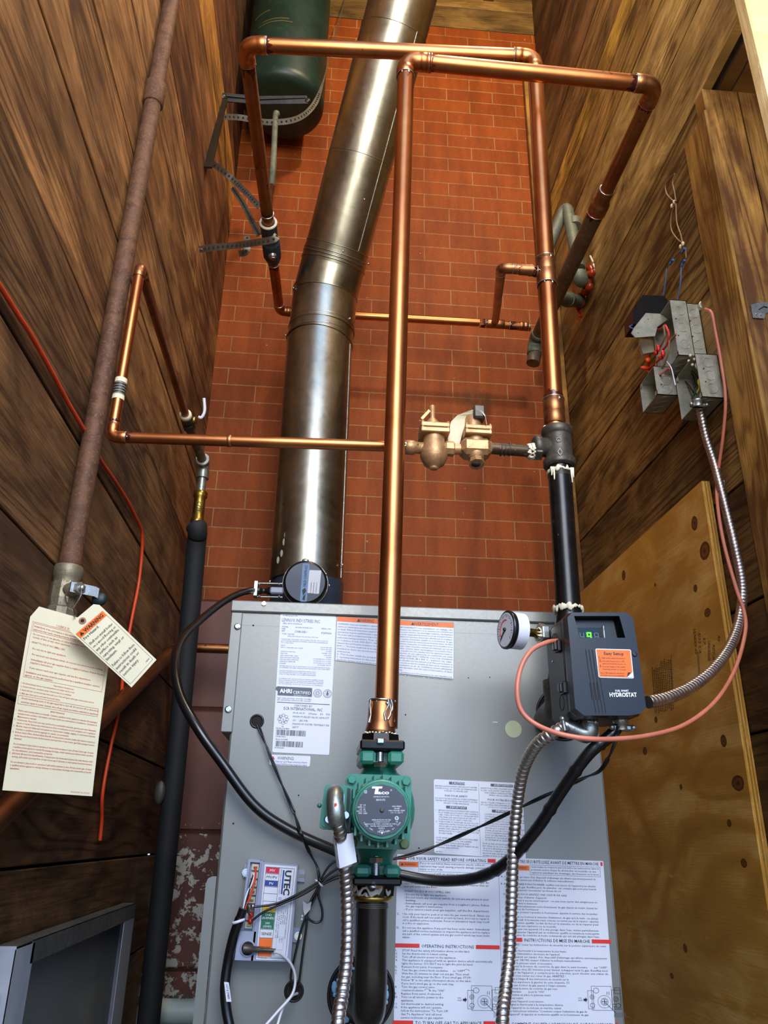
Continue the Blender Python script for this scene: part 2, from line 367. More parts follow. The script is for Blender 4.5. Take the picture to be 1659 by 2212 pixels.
# right wall: planks full height at the back, header planks over the side opening towards the camera
YJ = 1.262; ZH = CZ+1.645
mb = MB(); zs = [0]+[CZ+.92+.2405*n for n in range(-7, 4)]
zs = [z for z in zs if z >= 0]; zs = sorted(set([0.0]+zs)); zs[-1] = ZH
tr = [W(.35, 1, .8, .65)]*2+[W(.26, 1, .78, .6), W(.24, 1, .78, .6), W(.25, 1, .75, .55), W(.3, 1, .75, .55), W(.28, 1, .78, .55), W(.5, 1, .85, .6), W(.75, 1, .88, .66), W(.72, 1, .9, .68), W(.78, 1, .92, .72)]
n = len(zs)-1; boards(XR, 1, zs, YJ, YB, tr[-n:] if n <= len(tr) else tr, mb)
zs = [ZH, CZ+1.87, CZ+2.11, CZ+2.30, CZ+2.42, CZ+2.65, CZ+2.86, CZ+3.1, CZ+3.34, CZ+3.58, CZ+3.80]
boards(XR, 1, zs, -.15, YB, [W(1.1, 1, .97, .82), W(1.15, 1, .95, .8), W(.8, 1, .85, .6), W(1.3, 1, .88, .42), W(.62, 1, .82, .72), W(.42, 1, .76, .74), W(.36, 1, .72, .72), W(.34, 1, .7, .7), W(.34, 1, .7, .7), W(.34, 1, .7, .7)], mb)  # dark purple tone of the high boards is shade put into their colour
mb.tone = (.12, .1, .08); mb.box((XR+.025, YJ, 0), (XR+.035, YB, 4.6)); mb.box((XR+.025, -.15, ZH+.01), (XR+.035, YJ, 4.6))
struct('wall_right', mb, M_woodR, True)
# alcove wall facing the camera, soffit over it, vertical corner board
mb = MB(); xs = [XR+.004, .915  , .99, 1.03, 1.075, 1.16, 1.28, 1.42, 1.6]
for i in range(len(xs)-1):
    mb.tone = W([.8, .62, .85, .68, .95, .7, .8, .75][i], 1, .9, .7); mb.bid = 50+i; mb.box((xs[i]+.0015 if i else XR-.002, YJ-.008+random.choice((0, .005)), 0), (xs[i+1]-.0015, YJ+.03, ZH), .001)
mb.tone = (.1, .08, .06); mb.box((XR+.036, YJ+.03, 0), (1.6, YJ+.04, ZH))
struct('wall_alcove', mb, M_woodV, True)
mb = MB(); mb.tone = W(.95, 1, .92, .75); mb.bid = 61; mb.box((XR-.007, YJ-.009, 0), (XR, YJ+.098, ZH-.07), .001)
struct('trim_1', mb, M_woodJ, True)
mb = MB(); xs = [XR+.036, .90, 1.1, 1.3, 1.6]
for i in range(4): mb.tone = W(.5, 1, .75, .5); mb.bid = 70+i; mb.box((xs[i]+.002, -.15, ZH), (xs[i+1]-.002, YJ+.05, ZH+.02))
struct('ceiling_alcove', mb, M_woodR, True)
mb = MB(); mb.tone = (.6, .5, .4); mb.bid = 80; mb.box((1.6, -.15, 0), (1.63, YJ+.05, ZH+.02)); struct('wall_side', mb, M_woodR, True)
# brick back wall on a painted block base
ZBR = CZ+.68; ZTOP = CZ+3.40
mb = MB(); mb.box((XL-.02, YB, ZBR), (XR+.02, YB+.1, ZTOP)); struct('wall_back', mb, M_brick)
mb = MB(); zb = [0]+[CZ+z for z in (-.66, -.325, .01, .345)]+[ZBR]
for i in range(len(zb)-1):
    for (a, b) in ((-.45, .85),):
        mb.box((max(a, -.45), YB-.012, zb[i]+.004), (min(b, .85)-.005, YB+.1, zb[i+1]-.004), .004)
struct('wall_base', mb, M_block)
mb = MB(); mb.box((-.45, YB-.008, 0), (.85, YB+.09, ZBR)); struct('trim_2', mb, M_mort)
# timber over the brick, rafters, roof boards, corner batten
mb = MB()
for i in range(3): mb.tone = W([.6, .8, .55][i], .95, .95, .8); mb.bid = 90+i; mb.box((XL-.03, YB-.004, ZTOP+.14*i+.002), (XR+.03, YB+.03, ZTOP+.14*(i+1)-.002), .002)
for i in range(18): mb.tone = W(.3+.06*(i % 3)); mb.bid = 95+i; mb.box((XL-.03, -.15+.145*i, CZ+3.80), (XR+.03, -.15+.145*(i+1)-.004, CZ+3.82))
struct('ceiling', mb, M_beamX, True)
for i, (x, w) in enumerate(((.60, .05), (.17, .05))):
    mb = MB(); mb.tone = W(.45, 1, .75, .5); mb.bid = 120+i; mb.box((x, .0, CZ+3.60), (x+w, YB, CZ+3.80), .003)
    o = build('rafter', mb, M_woodR, None, True); o['kind'] = 'structure'; o.name = 'trim_%d' % (3+i)
mb = MB(); mb.tone = W(.7, 1, .85, .65); mb.bid = 130; mb.box((.757, YB-.035, 0), (XR, YB-.013, CZ+3.1), .002)
struct('trim_5', mb, M_woodJ, True)
mb = MB(); mb.box((-1.5, -1.5, -.02), (2.2, YB+.1, 0)); struct('floor', mb, M_floor)
# bright timber post of the doorway, right foreground
mb = MB(); mb.tone = W(1); mb.bid = 140; mb.box((.611, .772, 0), (.75, .80, CZ+1.9), .003)
o = build('door_post', mb, M_beam, None, True); tag(o, 'pale bright timber post standing nearest the camera at upper right', 'post')

# ================================================================= PLYWOOD
XP = XR-.019; YPE = 1.50
zt = P(1540, 1040, YPE).z
kn = []
for (kx, ky, ra, rb) in ((1500, 1130, .012, .028), (1522, 1190, .018, .034), (1347, 1242, .010, .022), (1415, 1263, .005, .009), (1502, 1271, .009, .016), (1528, 1323, .012, .015), (1417, 1555, .008, .014), (1393, 1622, .012, .018), (1563, 1600, .011, .022), (1594, 1692, .018, .022), (1575, 1778, .008, .012), (1607, 1865, .010, .014), (1480, 2048, .008, .014), (1451, 2108, .010, .012), (1471, 1700, .006, .010), (1530, 1065, .014, .010)):
    q = PX(kx, ky, XP); kn.append((q.y-YPE, q.z, ra*1.25, rb*.62))
bpy.data.materials.remove(M_ply)
M_ply = wood('plywood_face', '#c48c36', '#e6b866', g=1, a=2, gs=.9, ks=2.4, rings=10, sa=.25, stain='#94601e', rough=.48, contrast=.25, fine=.25, knots=kn)
ply = thing('plywood_sheet', 'yellow knotty plywood sheet fixed over the dark planks of right wall', 'plywood', (XR, YPE, 0))
def _f(m): m.tone = (1, 1, 1); m.bid = 3; m.box((XP, YPE, .0), (XP+.003, YB-.014, zt), 0)
part('face_veneer', _f, M_ply, ply, True)
def _f(m):
    for i in range(5):
        m.tone = W([1.0, .55, 1.05, .6, 1.0][i]); m.bid = i; m.box((XP+.0031+.0031*i, YPE-.0006*(i % 2), .0), (XP+.0031*(i+2)-.0001, YB-.014, zt), 0)
part('edge_plies', _f, M_ply, ply, True)

# ================================================================= printed surfaces
_tc = {}
def glyphs(s, bold=0):
    k = (s, bold)
    if k in _tc: return _tc[k]
    cu = bpy.data.curves.new('t', 'FONT'); cu.body = s; cu.size = 1; cu.resolution_u = 1 if len(s) > 12 else 2; cu.offset = bold
    ob = bpy.data.objects.new('t', cu); C.objects.link(ob); dg = bpy.context.evaluated_depsgraph_get(); dg.update()
    me = bpy.data.meshes.new_from_object(ob.evaluated_get(dg)); vs = [(v.co.x, v.co.y) for v in me.vertices]; fs = [list(p.vertices) for p in me.polygons]
    bpy.data.objects.remove(ob); bpy.data.curves.remove(cu); bpy.data.meshes.remove(me)
    if not vs: vs = [(0, 0)]
    _tc[k] = (vs, fs, min(v[0] for v in vs), max(v[0] for v in vs)); return _tc[k]
class Label:
    """a flat printed sheet; local frame is photo pixels, corners TL TR BR BL are points in the room"""
    def __init__(s, px, f, base=(0, 0)):
        s.c = [f(*p) for p in px]; s.W = math.dist(px[0], px[1]); s.H = math.dist(px[0], px[3])
        s.nrm = (s.c[3]-s.c[0]).cross(s.c[1]-s.c[0]).normalized()
        if s.nrm.dot(O3-s.c[0]) < 0: s.nrm = -s.nrm
        s.mb = {}; s.curl = None
    def at(s, x, y, d=0):
        u, v = x/s.W, y/s.H; a, b, c, e = s.c
        p = (a*(1-u)+b*u)*(1-v)+(e*(1-u)+c*u)*v
        if s.curl: d += s.curl(u, v)
        return p+s.nrm*d
    def g(s, mat, d):
        if (mat.name, d) not in s.mb: s.mb[(mat.name, d)] = (MB(), mat)
        return s.mb[(mat.name, d)][0]
    def rect(s, x0, y0, x1, y1, mat, d=.0003, nx=1, ny=1):
        m = s.g(mat, 0); vs = [s.at(x0+(x1-x0)*i/nx, y0+(y1-y0)*j/ny, d) for j in range(ny+1) for i in range(nx+1)]
        m.add(vs, [(j*(nx+1)+i, j*(nx+1)+i+1, (j+1)*(nx+1)+i+1, (j+1)*(nx+1)+i) for j in range(ny) for i in range(nx)], False)
    def frame(s, x0, y0, x1, y1, w, mat, d=.0003):
        s.rect(x0, y0, x1, y0+w, mat, d); s.rect(x0, y1-w, x1, y1, mat, d); s.rect(x0, y0, x0+w, y1, mat, d); s.rect(x1-w, y0, x1, y1, mat, d)
    def poly(s, pts, mat, d=.0003): s.g(mat, 0).add([s.at(x, y, d) for x, y in pts], [list(range(len(pts)))], False)
    def ring(s, x, y, r, w, mat, d=.0003, n=20, fill=False):
        if fill: s.poly([(x+r*math.cos(2*PI*k/n), y+r*math.sin(2*PI*k/n)) for k in range(n)], mat, d); return
        m = s.g(mat, 0); vs = []
        for k in range(n):
            a = 2*PI*k/n
            for q in (r, r-w): vs.append(s.at(x+q*math.cos(a), y+q*math.sin(a), d))
        m.add(vs, [(2*k, 2*k+1, (2*k+3) % (2*n), (2*k+2) % (2*n)) for k in range(n)], False)
    def text(s, t, x, y, h, mat, w=None, al='l', bold=0, rot=0, d=.0004, maxw=None):
        if not t: return
        vs, fs, x0, x1 = glyphs(t, bold); sc = h/.70; L = (x1-x0)*sc; sx = sc
        if w: sx = sc*w/L; L = w
        elif maxw and L > maxw: sx = sc*maxw/L; L = maxw
        ox = 0 if al == 'l' else (-L/2 if al == 'c' else -L)
        pts = []
        for (a, b) in vs:
            tx = (a-x0)*sx+ox; ty = b*sc
            if rot == 0: u, v = x+tx, y-ty
            elif rot == 90: u, v = x+ty, y+tx
            elif rot == -90: u, v = x-ty, y-tx
            else:
                c_, s_ = math.cos(rot*PI/180), math.sin(rot*PI/180); u, v = x+tx*c_+ty*s_, y+tx*s_-ty*c_
            pts.append(s.at(u, v, d))
        s.g(mat, 0).add(pts, fs, False)
    def lines(s, ls, x, y, dy, h, mat, w=None, al='l', bold=0, maxw=None):
        for i, t in enumerate(ls): s.text(t, x, y+dy*i, h, mat, w if (w and len(t) > 24) else None, al, bold, 0, .0004, maxw)
    def bars(s, x, y, w, h, mat, rnd):
        q = x
        while q < x+w: b = rnd.choice((.7, 1.1, 1.6)); s.rect(q, y, min(q+b, x+w), y+h, mat); q += b+rnd.choice((.7, 1.0, 1.5))
    def sheet(s, mat, name, parent=None, r=3, th=.0004, outline=None, n=(1, 1)):
        m = MB()
        if outline is None:
            if n != (1, 1):
                nx, ny = n; f_ = [s.at(s.W*i/nx, s.H*j/ny) for j in range(ny+1) for i in range(nx+1)]; b_ = [p-s.nrm*th for p in f_]; N = len(f_)
                fs = [(j*(nx+1)+i, j*(nx+1)+i+1, (j+1)*(nx+1)+i+1, (j+1)*(nx+1)+i) for j in range(ny) for i in range(nx)]
                m.add(f_+b_, fs+[tuple(N+q for q in f[::-1]) for f in fs], True); s.o = build(name, m, mat, parent); return s.o
            outline = []
            for cx_, cy_, a0 in ((r, r, 180), (s.W-r, r, 270), (s.W-r, s.H-r, 0), (r, s.H-r, 90)):
                for k in range(4): a = (a0+30*k)*PI/180; outline.append((cx_+r*math.cos(a), cy_+r*math.sin(a)))
        m.prism([s.at(x, y, 0) for x, y in outline], -s.nrm*th); s.o = build(name, m, mat, parent); return s.o
    def done(s, parent, names=None):
        for (k, d), (m, mat) in s.mb.items():
            build(({'red_print': 'red_bar', 'orange_print': 'orange_panel', 'white_print': 'white_lettering'}.get(mat.name, 'lettering')) if not names else names.get(mat.name, 'lettering'), m, mat, parent)

# ================================================================= BOILER
YP = 1.31
BF = lambda x, y: P(x, y, YP)
def rectY(m, px0, py0, px1, py1, Y, th, bev=0):
    a = P(px0, py0, Y); b = P(px1, py1, Y); m.box((a.x, Y, a.z), (b.x, Y+th, b.z), bev)
bx0, bx1 = -.1435, .465; bt = CZ+.372
boil = thing('boiler', 'large grey metal gas boiler cabinet covered with printed labels', 'boiler', (.16, YP, 0))
def _f(m):
    m.box((bx0, YP, .05), (bx1, 2.17, bt-.012), .003)
part('cabinet', _f, M_jack, boil)
def _f(m):
    m.box((-.160, YP-.006, bt-.020), (bx1+.008, 2.18, bt), .002)
part('top_cap', _f, M_jack, boil)
zl = P(490, 1582, YP).z
def _f(m): m.box((-.158, YP-.004, zl), (-.1395, YP+.012, bt-.021), .0012); m.box((-.158, YP+.0125, zl), (-.1445, 2.1, bt-.021), .001)
part('side_flange', _f, M_jack, boil)
def _f(m):
    z1 = P(450, 1893, YP).z; m.prism([(-.1445, YP+.003, .02), (-.1595, YP+.003, .02), (-.1595, YP+.003, z1-.01), (-.157, YP+.003, z1-.003), (-.151, YP+.003, z1), (-.1445, YP+.003, z1)], (0, .003, 0))
part('lower_flange', _f, M_jack, boil)
def _f(m): x = P(1300, 1660, YP).x; m.box((x-.0008, YP-.0012, .05), (x, YP, P(1300, 1620, YP).z), 0); m.box((bx0, YP-.0003, P(600, 1352, YP).z-.0008), (bx1, YP, P(600, 1352, YP).z), 0)
part('panel_crease', _f, M_jack, boil)
for (x, y) in ((570, 1304), (513, 1353), (493, 1532)):
    def _f(m): o = P(x, y, YP-.0065); m.lathe(o+Vector((0, .003, 0)), (0, -1, 0), [(.0058, 0), (.0058, .0015), (.004, .0017)], 20); m.hexnut(o+Vector((0, .0015, 0)), (0, -1, 0), .0042, .0035)
    part('screw', _f, M_chrome, boil)
def hole(x, y, r, parent, mats=(M_blackp, M_void)):
    o = P(x, y, YP-.0005)
    def a(m): m.torus(o, (0, 1, 0), r, .0018, 32, 8)
    def b(m): m.lathe(o+Vector((0, -.0002, 0)), (0, 1, 0), [(r, 0), (r, .0003)], 32)
    g = part('grommet', a, mats[0], parent); part('hole', b, mats[1], g)
hole(555, 1558, .0098, boil); hole(635, 2141, .0125, boil)
def _f(m):
    for (x, y, r) in ((504, 1779, .0014), (645, 1718, .0012), (905, 1832, .0012), (1083, 1352, .0012), (1012, 1464, .001), (876, 1544, .0012), (925, 1343, .001), (547, 1351, .0014), (1058, 1463, .001)):
        m.lathe(P(x, y, YP-.0003), (0, 1, 0), [(r, 0), (r, .0004)], 12)
part('drilled_hole', _f, M_void, boil)
def _f(m): m.lathe(P(1109, 1575, YP-.0006), (0, 1, 0), [(.0138, 0), (.0138, .0006)], 36)
part('round_sticker', _f, M_plastered, boil)
def _f(m): rectY(m, 1064, 1559, 1075, 1561, YP-.0006, .0005)
part('white_scratch', _f, M_white, boil)
rnd = random.Random(3)
LY = lambda x, y: P(x, y, YP-.0006)
def label_thing(L, name, label, names=None, mat=M_white, r=3, **k):
    c = sum(L.c, Vector())/4; o = thing(name, label, 'label', tuple(c)); L.sheet(mat, 'backing', o, r, **k); L.done(o, names); return o
# 1 rating plate
L = Label([(606, 1325), (726, 1331), (711, 1631), (588, 1625)], LY); L.H = 314; w, h = L.W, L.H
L.lines(['A PRODUCT OF'], 6, 6, 1, 3, M_txtg); L.text('LENNOX INDUSTRIES INC', 4, 19, 8, M_txtg, w=82)
L.lines(['GEN. 8075 DIV/PROD'], 6, 25, 1, 3.2, M_txtg)
for i, (t, x, q) in enumerate((('MODEL', 5, 3), ('BOILER MODEL NO.', 34, 3), ('SERIAL NO', 90, 3))): L.text(t, x, 33, q, M_txtg)
L.text('MFR', 5, 38, 3, M_txtg); L.text('REF', 5, 43, 3.2, M_txtg); L.text('CWB8-200E-1', 33, 44, 5, M_txtg, w=26); L.text('8720M02626', 90, 44, 4.2, M_txtg, w=22)
L.text('TYPE  WATER', 6, 50, 3, M_txtg); L.text('APPROVED FOR INDOOR USE AND SUPPLY AIR', 18, 54.5, 2.4, M_txtg, w=66)
L.lines(['THIS BOILER DESIGNED FOR CLOSED FORCED CIRCULATION', 'HOT WATER HEATING SYSTEMS. MINIMUM CLEARANCES', 'TO COMBUSTIBLE'], 5, 62, 4.2, 2.3, M_txtg, w=100)
for i, (a, b) in enumerate((('INPUT', '200,000 BTU/HR'), ('INPUT - DERATED INPUT RATE', '180,000 BTU/HR'), ('', '160 MBH'), ('CAPACITY HEATING', '168 MBH  GPH'), ('GAS TYPE', 'NATURAL'), ('GAS ORIFICE SIZE - DRILL', '43 DMS'), ('MAX GAS INLET PRESSURE', '13.5 INCHES W.C. 3.4 KPA'), ('MIN GAS INLET PRESSURE', '5.0 INCHES W.C. 1.2 KPA'), ('MANIFOLD PRESSURE', '3.5 INCHES W.C. 0.9 KPA'), ('BURNER', '(AT RATED INPUT)'))):
    L.text(a, 5, 77+4.6*i, 2.4, M_txtg); L.text(b, w-6, 77+4.6*i, 2.4, M_txtg, al='r')
L.lines(['BOILERS ARE FOR USE AT ALTITUDES UP TO 2,000 FEET ABOVE SEA LEVEL.', 'IN CANADA, BOILERS ARE FACTORY EQUIPPED FOR 0-4500 FEET.'], 5, 124, 3.8, 2.1, M_txtg, w=108)
L.lines(['THIS UNIT IS EQUIPPED WITH AN INTERMITTENT IGNITION DEVICE', 'FOR INSTALLATION ON NON-COMBUSTIBLE FLOORS ONLY', 'ONLY IF INSTALLED ON COMBUSTIBLE BASE'], 5, 135, 3.8, 2.1, M_txtg, w=78)
L.lines(['IN CANADA, FOR USE ONLY WITH AUTOMATIC DAMPER SUPPLIED', 'FOLLOWING INSTALLATION INSTRUCTIONS', 'ALWAYS CHECK WITH LOCAL CODES FOR MINIMUM REQUIREMENTS', 'AUTHORITIES. Follow all instructions of installation.'], 5, 153, 3.9, 2.1, M_txtg, w=95)
L.rect(4, 170, 77, 190, M_txtg); L.ring(4, 175, 5, 0, M_txtg, fill=True); L.text('AHRI', 8, 184, 9, M_wtx, w=26, bold=.03, d=.0006); L.text('CERTIFIED', 37, 185, 6.5, M_wtx, w=37, d=.0006); L.text('www.ahridirectory.org', 38, 189, 2.2, M_wtx, w=30, d=.0006)
for x in (89, 110): L.ring(x, 181, 9.2, 1, M_txtg); L.ring(x, 181, 6, .7, M_txtg)
L.poly([(110, 174), (113, 182), (110, 186), (107, 182)], M_txtg)
for k in range(5): L.rect(88+3*math.cos(k*1.256), 180+3*math.sin(k*1.256), 90+3*math.cos(k*1.256), 182+3*math.sin(k*1.256), M_txtg)
L.lines(['NET AHRI RATING, WATER 174 MBH', 'NET AHRI RATING, STEAM N/A MBH  N/A SQFT'], 4, 197, 4.2, 2.6, M_txtg, w=72)
L.rect(4, 204.5, w-4, 206, M_txtg)
L.text('CERTIFIED BY', w/2, 213, 4.2, M_txtg, w=38, al='c'); L.text('ECR INTERNATIONAL, INC', w/2, 221, 6.2, M_txt, w=82, al='c')
for (t, y) in (('M.A.W.P.   Water   50   PSI', 229), ('MINIMUM RELIEF VALVE CAPACITY', 237), ('251   LBS./HR.', 245), ('MAXIMUM WATER TEMPERATURE', 253), ('250°F', 260)): L.text(t, 39, y, 4, M_txtg, w=78 if len(t) > 24 else None)
for q in range(8): a = q*PI/4; L.ring(19+8.5*math.cos(a), 242+8.5*math.sin(a), 3.4, .7, M_txtg, n=12)
L.text('A S M E', 9, 236, 4, M_txtg, rot=45); L.text('H', 17, 260, 4, M_txtg)
L.text('MODEL NUMBER', 5, 263.5, 2.6, M_txt); L.bars(6, 265, 63, 12, M_txt, rnd); L.text('CWB8-200E-S', 5, 281, 2.6, M_txtg); L.text('SERIAL NUMBER', 5, 287, 2.6, M_txt); L.bars(6, 289, 58, 12, M_txt, rnd); L.text('8720M02626', 5, 305, 2.6, M_txtg)
L.at0 = None
label_thing(L, 'rating_plate', 'tall white rating plate with two barcodes at upper left of boiler')
# 2 WARNING / 3 AVERTISSEMENT
L = Label([(728, 1331), (848, 1338), (842, 1440), (724, 1427)], LY)
L.rect(1, 1, L.W-1, 11, M_org); L.text('WARNING', L.W/2+4, 9.3, 6.5, M_txt, w=32, al='c', d=.0006); L.poly([(L.W/2-17, 9.5), (L.W/2-13.5, 2.8), (L.W/2-10, 9.5)], M_txt, .0006); L.frame(0, 0, L.W, L.H, .5, M_txtg)
L.lines(['   WARNING! Improper installation, adjustment, alteration,', 'service or maintenance can cause property damage, injury', 'or death. Follow all instructions supplied with the boiler', 'and service must be performed by a qualified installer,', 'The boiler shall be installed according to the regulations of', 'authorities having jurisdiction. If not, obey the latest', 'or, in absence of such, ANSI Z223.1 / NFPA 54 or the', 'Natural Gas and Propane Installation Code, CAN/CSA', 'B149.1. 1. The boiler needs fresh air for safe operation and', 'installed so there are provisions for adequate', 'combustion air.', '2. This boiler must be properly vented.', '3. Operating instructions for this boiler are provided', 'the boiler access door if and when not present.'], 3, 18, 5.9, 3.3, M_txtg, w=L.W-6)
label_thing(L, 'warning_sticker', 'white sticker with orange warning header partly behind the front copper riser', {'orange_print': 'orange_panel'}, r=1)
L = Label([(853, 1339), (981, 1345), (980, 1467), (849, 1454)], LY)
L.rect(1, 1, L.W-1, 11, M_org); L.text('AVERTISSEMENT:', L.W/2+4, 9.5, 6.5, M_txt, w=55, al='c', d=.0006); L.poly([(L.W/2-29, 9.5), (L.W/2-25.5, 2.8), (L.W/2-22, 9.5)], M_txt, .0006); L.frame(0, 0, L.W, L.H, .5, M_txtg)
L.lines(['   AVERTISSEMENT! Une installation, un réglage, une', 'modification, une réparation ou un entretien non conforme aux', 'normes peut entraîner des dommages matériels, des blessures', "ou la mort. Lisez attentivement le mode d'emploi fourni.", "L'installation et l'entretien doivent être effectués par un installateur", 'ou un service d’entretien qualifié ou le fournisseur de gaz.', "en suivant toutes les instructions fournies avant de faire", "l'installation, l'entretien ou l'enlèvement de la chaudière et les", 'respecter. Cette Chaudière contient des matériaux qui ont été', 'identifiés comme étant cancérigènes ou pouvant l’être.', 'Cette chaudière doit être installée selon les règlements locaux ou', "en l'absence de tels règlements, en conformité aux codes", "d'installation ANSI Z223.1 /NFPA 54, ou les Code d'installation", 'CAN/CSA-B149.1, selon le cas.', '2. Cette Chaudière doit être alimentée en air frais pour fonctionner en', 'toute sécurité et doit être installée de façon que la combustion et', "l'alimentation en air de ventilation soient adéquates.", "3. Cette chaudière doit être mise à l'atmosphère de façon", 'adéquate.', '4. Les directives pour le fonctionnement de cette chaudière sont', "situées à l'intérieur du panneau avant."], 3, 17, 5.05, 3.0, M_txtg, w=L.W-6)
label_thing(L, 'warning_sticker', 'white French sticker with orange avertissement header right of the front riser', {'orange_print': 'orange_panel'}, r=1)
L = Label([(584, 1630), (671, 1633), (669, 1656), (581, 1652)], LY)
L.text('WARNING:', 16, 10, 7, M_txtg, w=36); L.poly([(3, 10), (7, 3), (11, 10)], M_red); L.lines(['Cancer and Reproductive Harm', 'www.P65Warnings.ca.gov/product'], 13, 16, 5.6, 4, M_txtg, w=68)
label_thing(L, 'warning_sticker', 'small white sticker reading WARNING just below the rating plate', {'red_print': 'warning_triangle'})
# caution sheet
L = Label([(937, 1683), (1128, 1692), (1136, 1857), (938, 1843)], LY); w = L.W
L.rect(w/2+.5, 4, w/2+1, L.H-2, M_txtg)
for i, (hd, x) in enumerate((('CAUTION', 2), ('AVERTISSEMENT', w/2+3))):
    c = x+w/4; L.rect(c-(17 if i == 0 else 24), 4, c+(17 if i == 0 else 24), 10, M_txtg); L.text(hd, c+3, 9, 4.4, M_wtx, al='c', maxw=40, d=.0006)
cap = [['BEFORE LIGHTING MAKE CERTAIN HOT WATER', 'SYSTEM IS FULL OF WATER OR STEAM BOILER', 'IS FILLED TO WATER LINE.'], ["AVANT D'ALLUMER, S'ASSURER QUE LE SYSTEME", "À L'EAU CHAUDE EST PLEIN D'EAU OU QUE LA", 'CHAUDIERE À VAPEUR EST REMPLIE AU', "NIVEAU DE LA LIGNE D'EAU."]]
for i in range(2):
    x = [w/4, 3*w/4+2][i]
    for j, t in enumerate(cap[i]): L.text(t, x, 16+4.9*j, 3.0, M_txtg, w=90 if len(t) > 34 else None, al='c')
    L.text(['FOR YOUR SAFETY', 'POUR VOTRE SÉCURITÉ'][i], x, 37+4*i, 4, M_txtg, al='c', bold=.015)
    for j, t in enumerate([['DO NOT USE GASOLINE OR OTHER FLAMMABLE', 'VAPORS AND LIQUIDS IN THE VICINITY OF THIS', 'OR ANY OTHER APPLIANCE.'], ["NE PAS UTILISER D'ESSENCE OU AUTRES VAPEURS", 'ET LIQUIDES INFLAMMABLES PRÈS DE CET', 'OU DE TOUT AUTRE APPAREIL.']][i]): L.text(t, x, 43+4*i+4.9*j, 3, M_txtg, w=90 if len(t) > 34 else None, al='c')
    L.rect(x-22, 57+3*i, x+22, 63+3*i, M_txtg); L.text('IMPORTANT', x+3, 62+3*i, 4.3, M_wtx, al='c', d=.0006)
    for j, t in enumerate([['BEFORE LIGHTING AN INTERMITTENT IGNITION', 'PILOT WHEN AN AUTOMATIC VENT DAMPER IS', 'USED, TURN OFF POWER TO THE BOILER WITH', 'THE MAIN GAS VALVE KNOB IN THE OFF', 'POSITION FOR AT LEAST 5 MINUTES.', 'TURN POWER TO THE BOILER ON AND FOLLOW', 'OPERATING INSTRUCTIONS FOR THIS BOILER', 'WHICH ARE LOCATED NEAR THE RATING PLATE.', 'WHEN THEY ARE NOT LOCATED NEAR THE', 'RATING PLATE YOU CAN FIND THEM ON THE', 'ACCESS PANEL.'], ['COUPER LE COURANT À LA CHAUDIERE EN', 'TOURNANT LE BOUTON DU ROBINET', 'PRINCIPALE DANS LA POSITION FERMEE POUR', 'AU MOINS 5 MINUTES AVANT ALLUMER LA', 'VEILLEUSE AVEC REGISTRE', 'AUTOMATIQUE DE DÉCHARGE.', 'METTRE LE COURANT À LA CHAUDIERE ET', 'SUIVRE LES INSTRUCTIONS DE', 'FONCTIONNEMENT DE CETTE CHAUDIERE QUI', 'SONT SITUÉES PRÈS DE LA PLAQUE', 'PLAQUE DE TAUX ELLES SE TROUVENT', "À L'INTERIEUR DU PANNEAU D'ACCES."]][i]): L.text(t, x-38, 69+3*i+4.9*j, 3, M_txtg, w=84 if len(t) > 34 else None)
    for j, t in enumerate([['NOTE: WHEN BURNER OPERATION IS REQUIRED', 'THERE IS A DELAY UNTIL THE DAMPER', 'REACHES THE OPEN POSITION AND', 'CLOSES THE BURNER CIRCUIT THROUGH AN', 'INTEGRAL END SWITCH.'], ['NOTE: QUAND LE FONCTIONNEMENT DU BRULEUR', "EST REQUIS, IL Y A UN DELAI JUSQU'A", 'CE QUE LE REGISTRE ATTEIGNE LA', "POSITION OUVERTE ET ACTIVE LE CIRCUIT DU", "BRULEUR PAR L'INTERMEDIAIRE D'UN", 'INTERRUPTEUR DE FIN NORMAL.']][i]): L.text(t, x-44, 128+6*i+5*j, 3, M_txtg, w=88 if len(t) > 34 else None)
L.text('1.', 4, 69, 3, M_txtg); L.text('2.', 4, 93.5, 3, M_txtg); L.text('14611401', 3, L.H-3, 2.4, M_txtg)
label_thing(L, 'caution_sheet', 'pale two-column black-print caution sheet above the big instruction sheet', {'white_print': 'white_lettering'}, r=4)
# operating instructions
L = Label([(858, 1845), (1303, 1860), (1337, 2330), (848, 2330)], LY); w = L.W; mid = w*.487
def rowy(y): return y
L.rect(mid-.3, 6, mid+.3, L.H-6, M_txtg)
R1 = [(0, 20, 'FOR YOUR SAFETY READ BEFORE OPERATING'), (1, 20, 'POUR VOTRE SÉCURITÉ LISEZ AVANT DE METTRE EN MARCHE')]
def banner(x0, x1, y, t, wt):
    c = (x0+x1)/2; L.text(t, c, y+7.2, 7.2, M_txt, w=wt, al='c', bold=.004)
    a = c-wt/2-4; b = c+wt/2+4
    if a > x0: L.rect(x0, y-1, a, y+8, M_red)
    if b < x1: L.rect(b, y-1, x1, y+8, M_red)
banner(2, mid-6, 5, 'FOR YOUR SAFETY READ BEFORE OPERATING', 166); banner(mid+5, w-2, 4, 'POUR VOTRE SÉCURITÉ LISEZ AVANT DE METTRE EN MARCHE', 204)
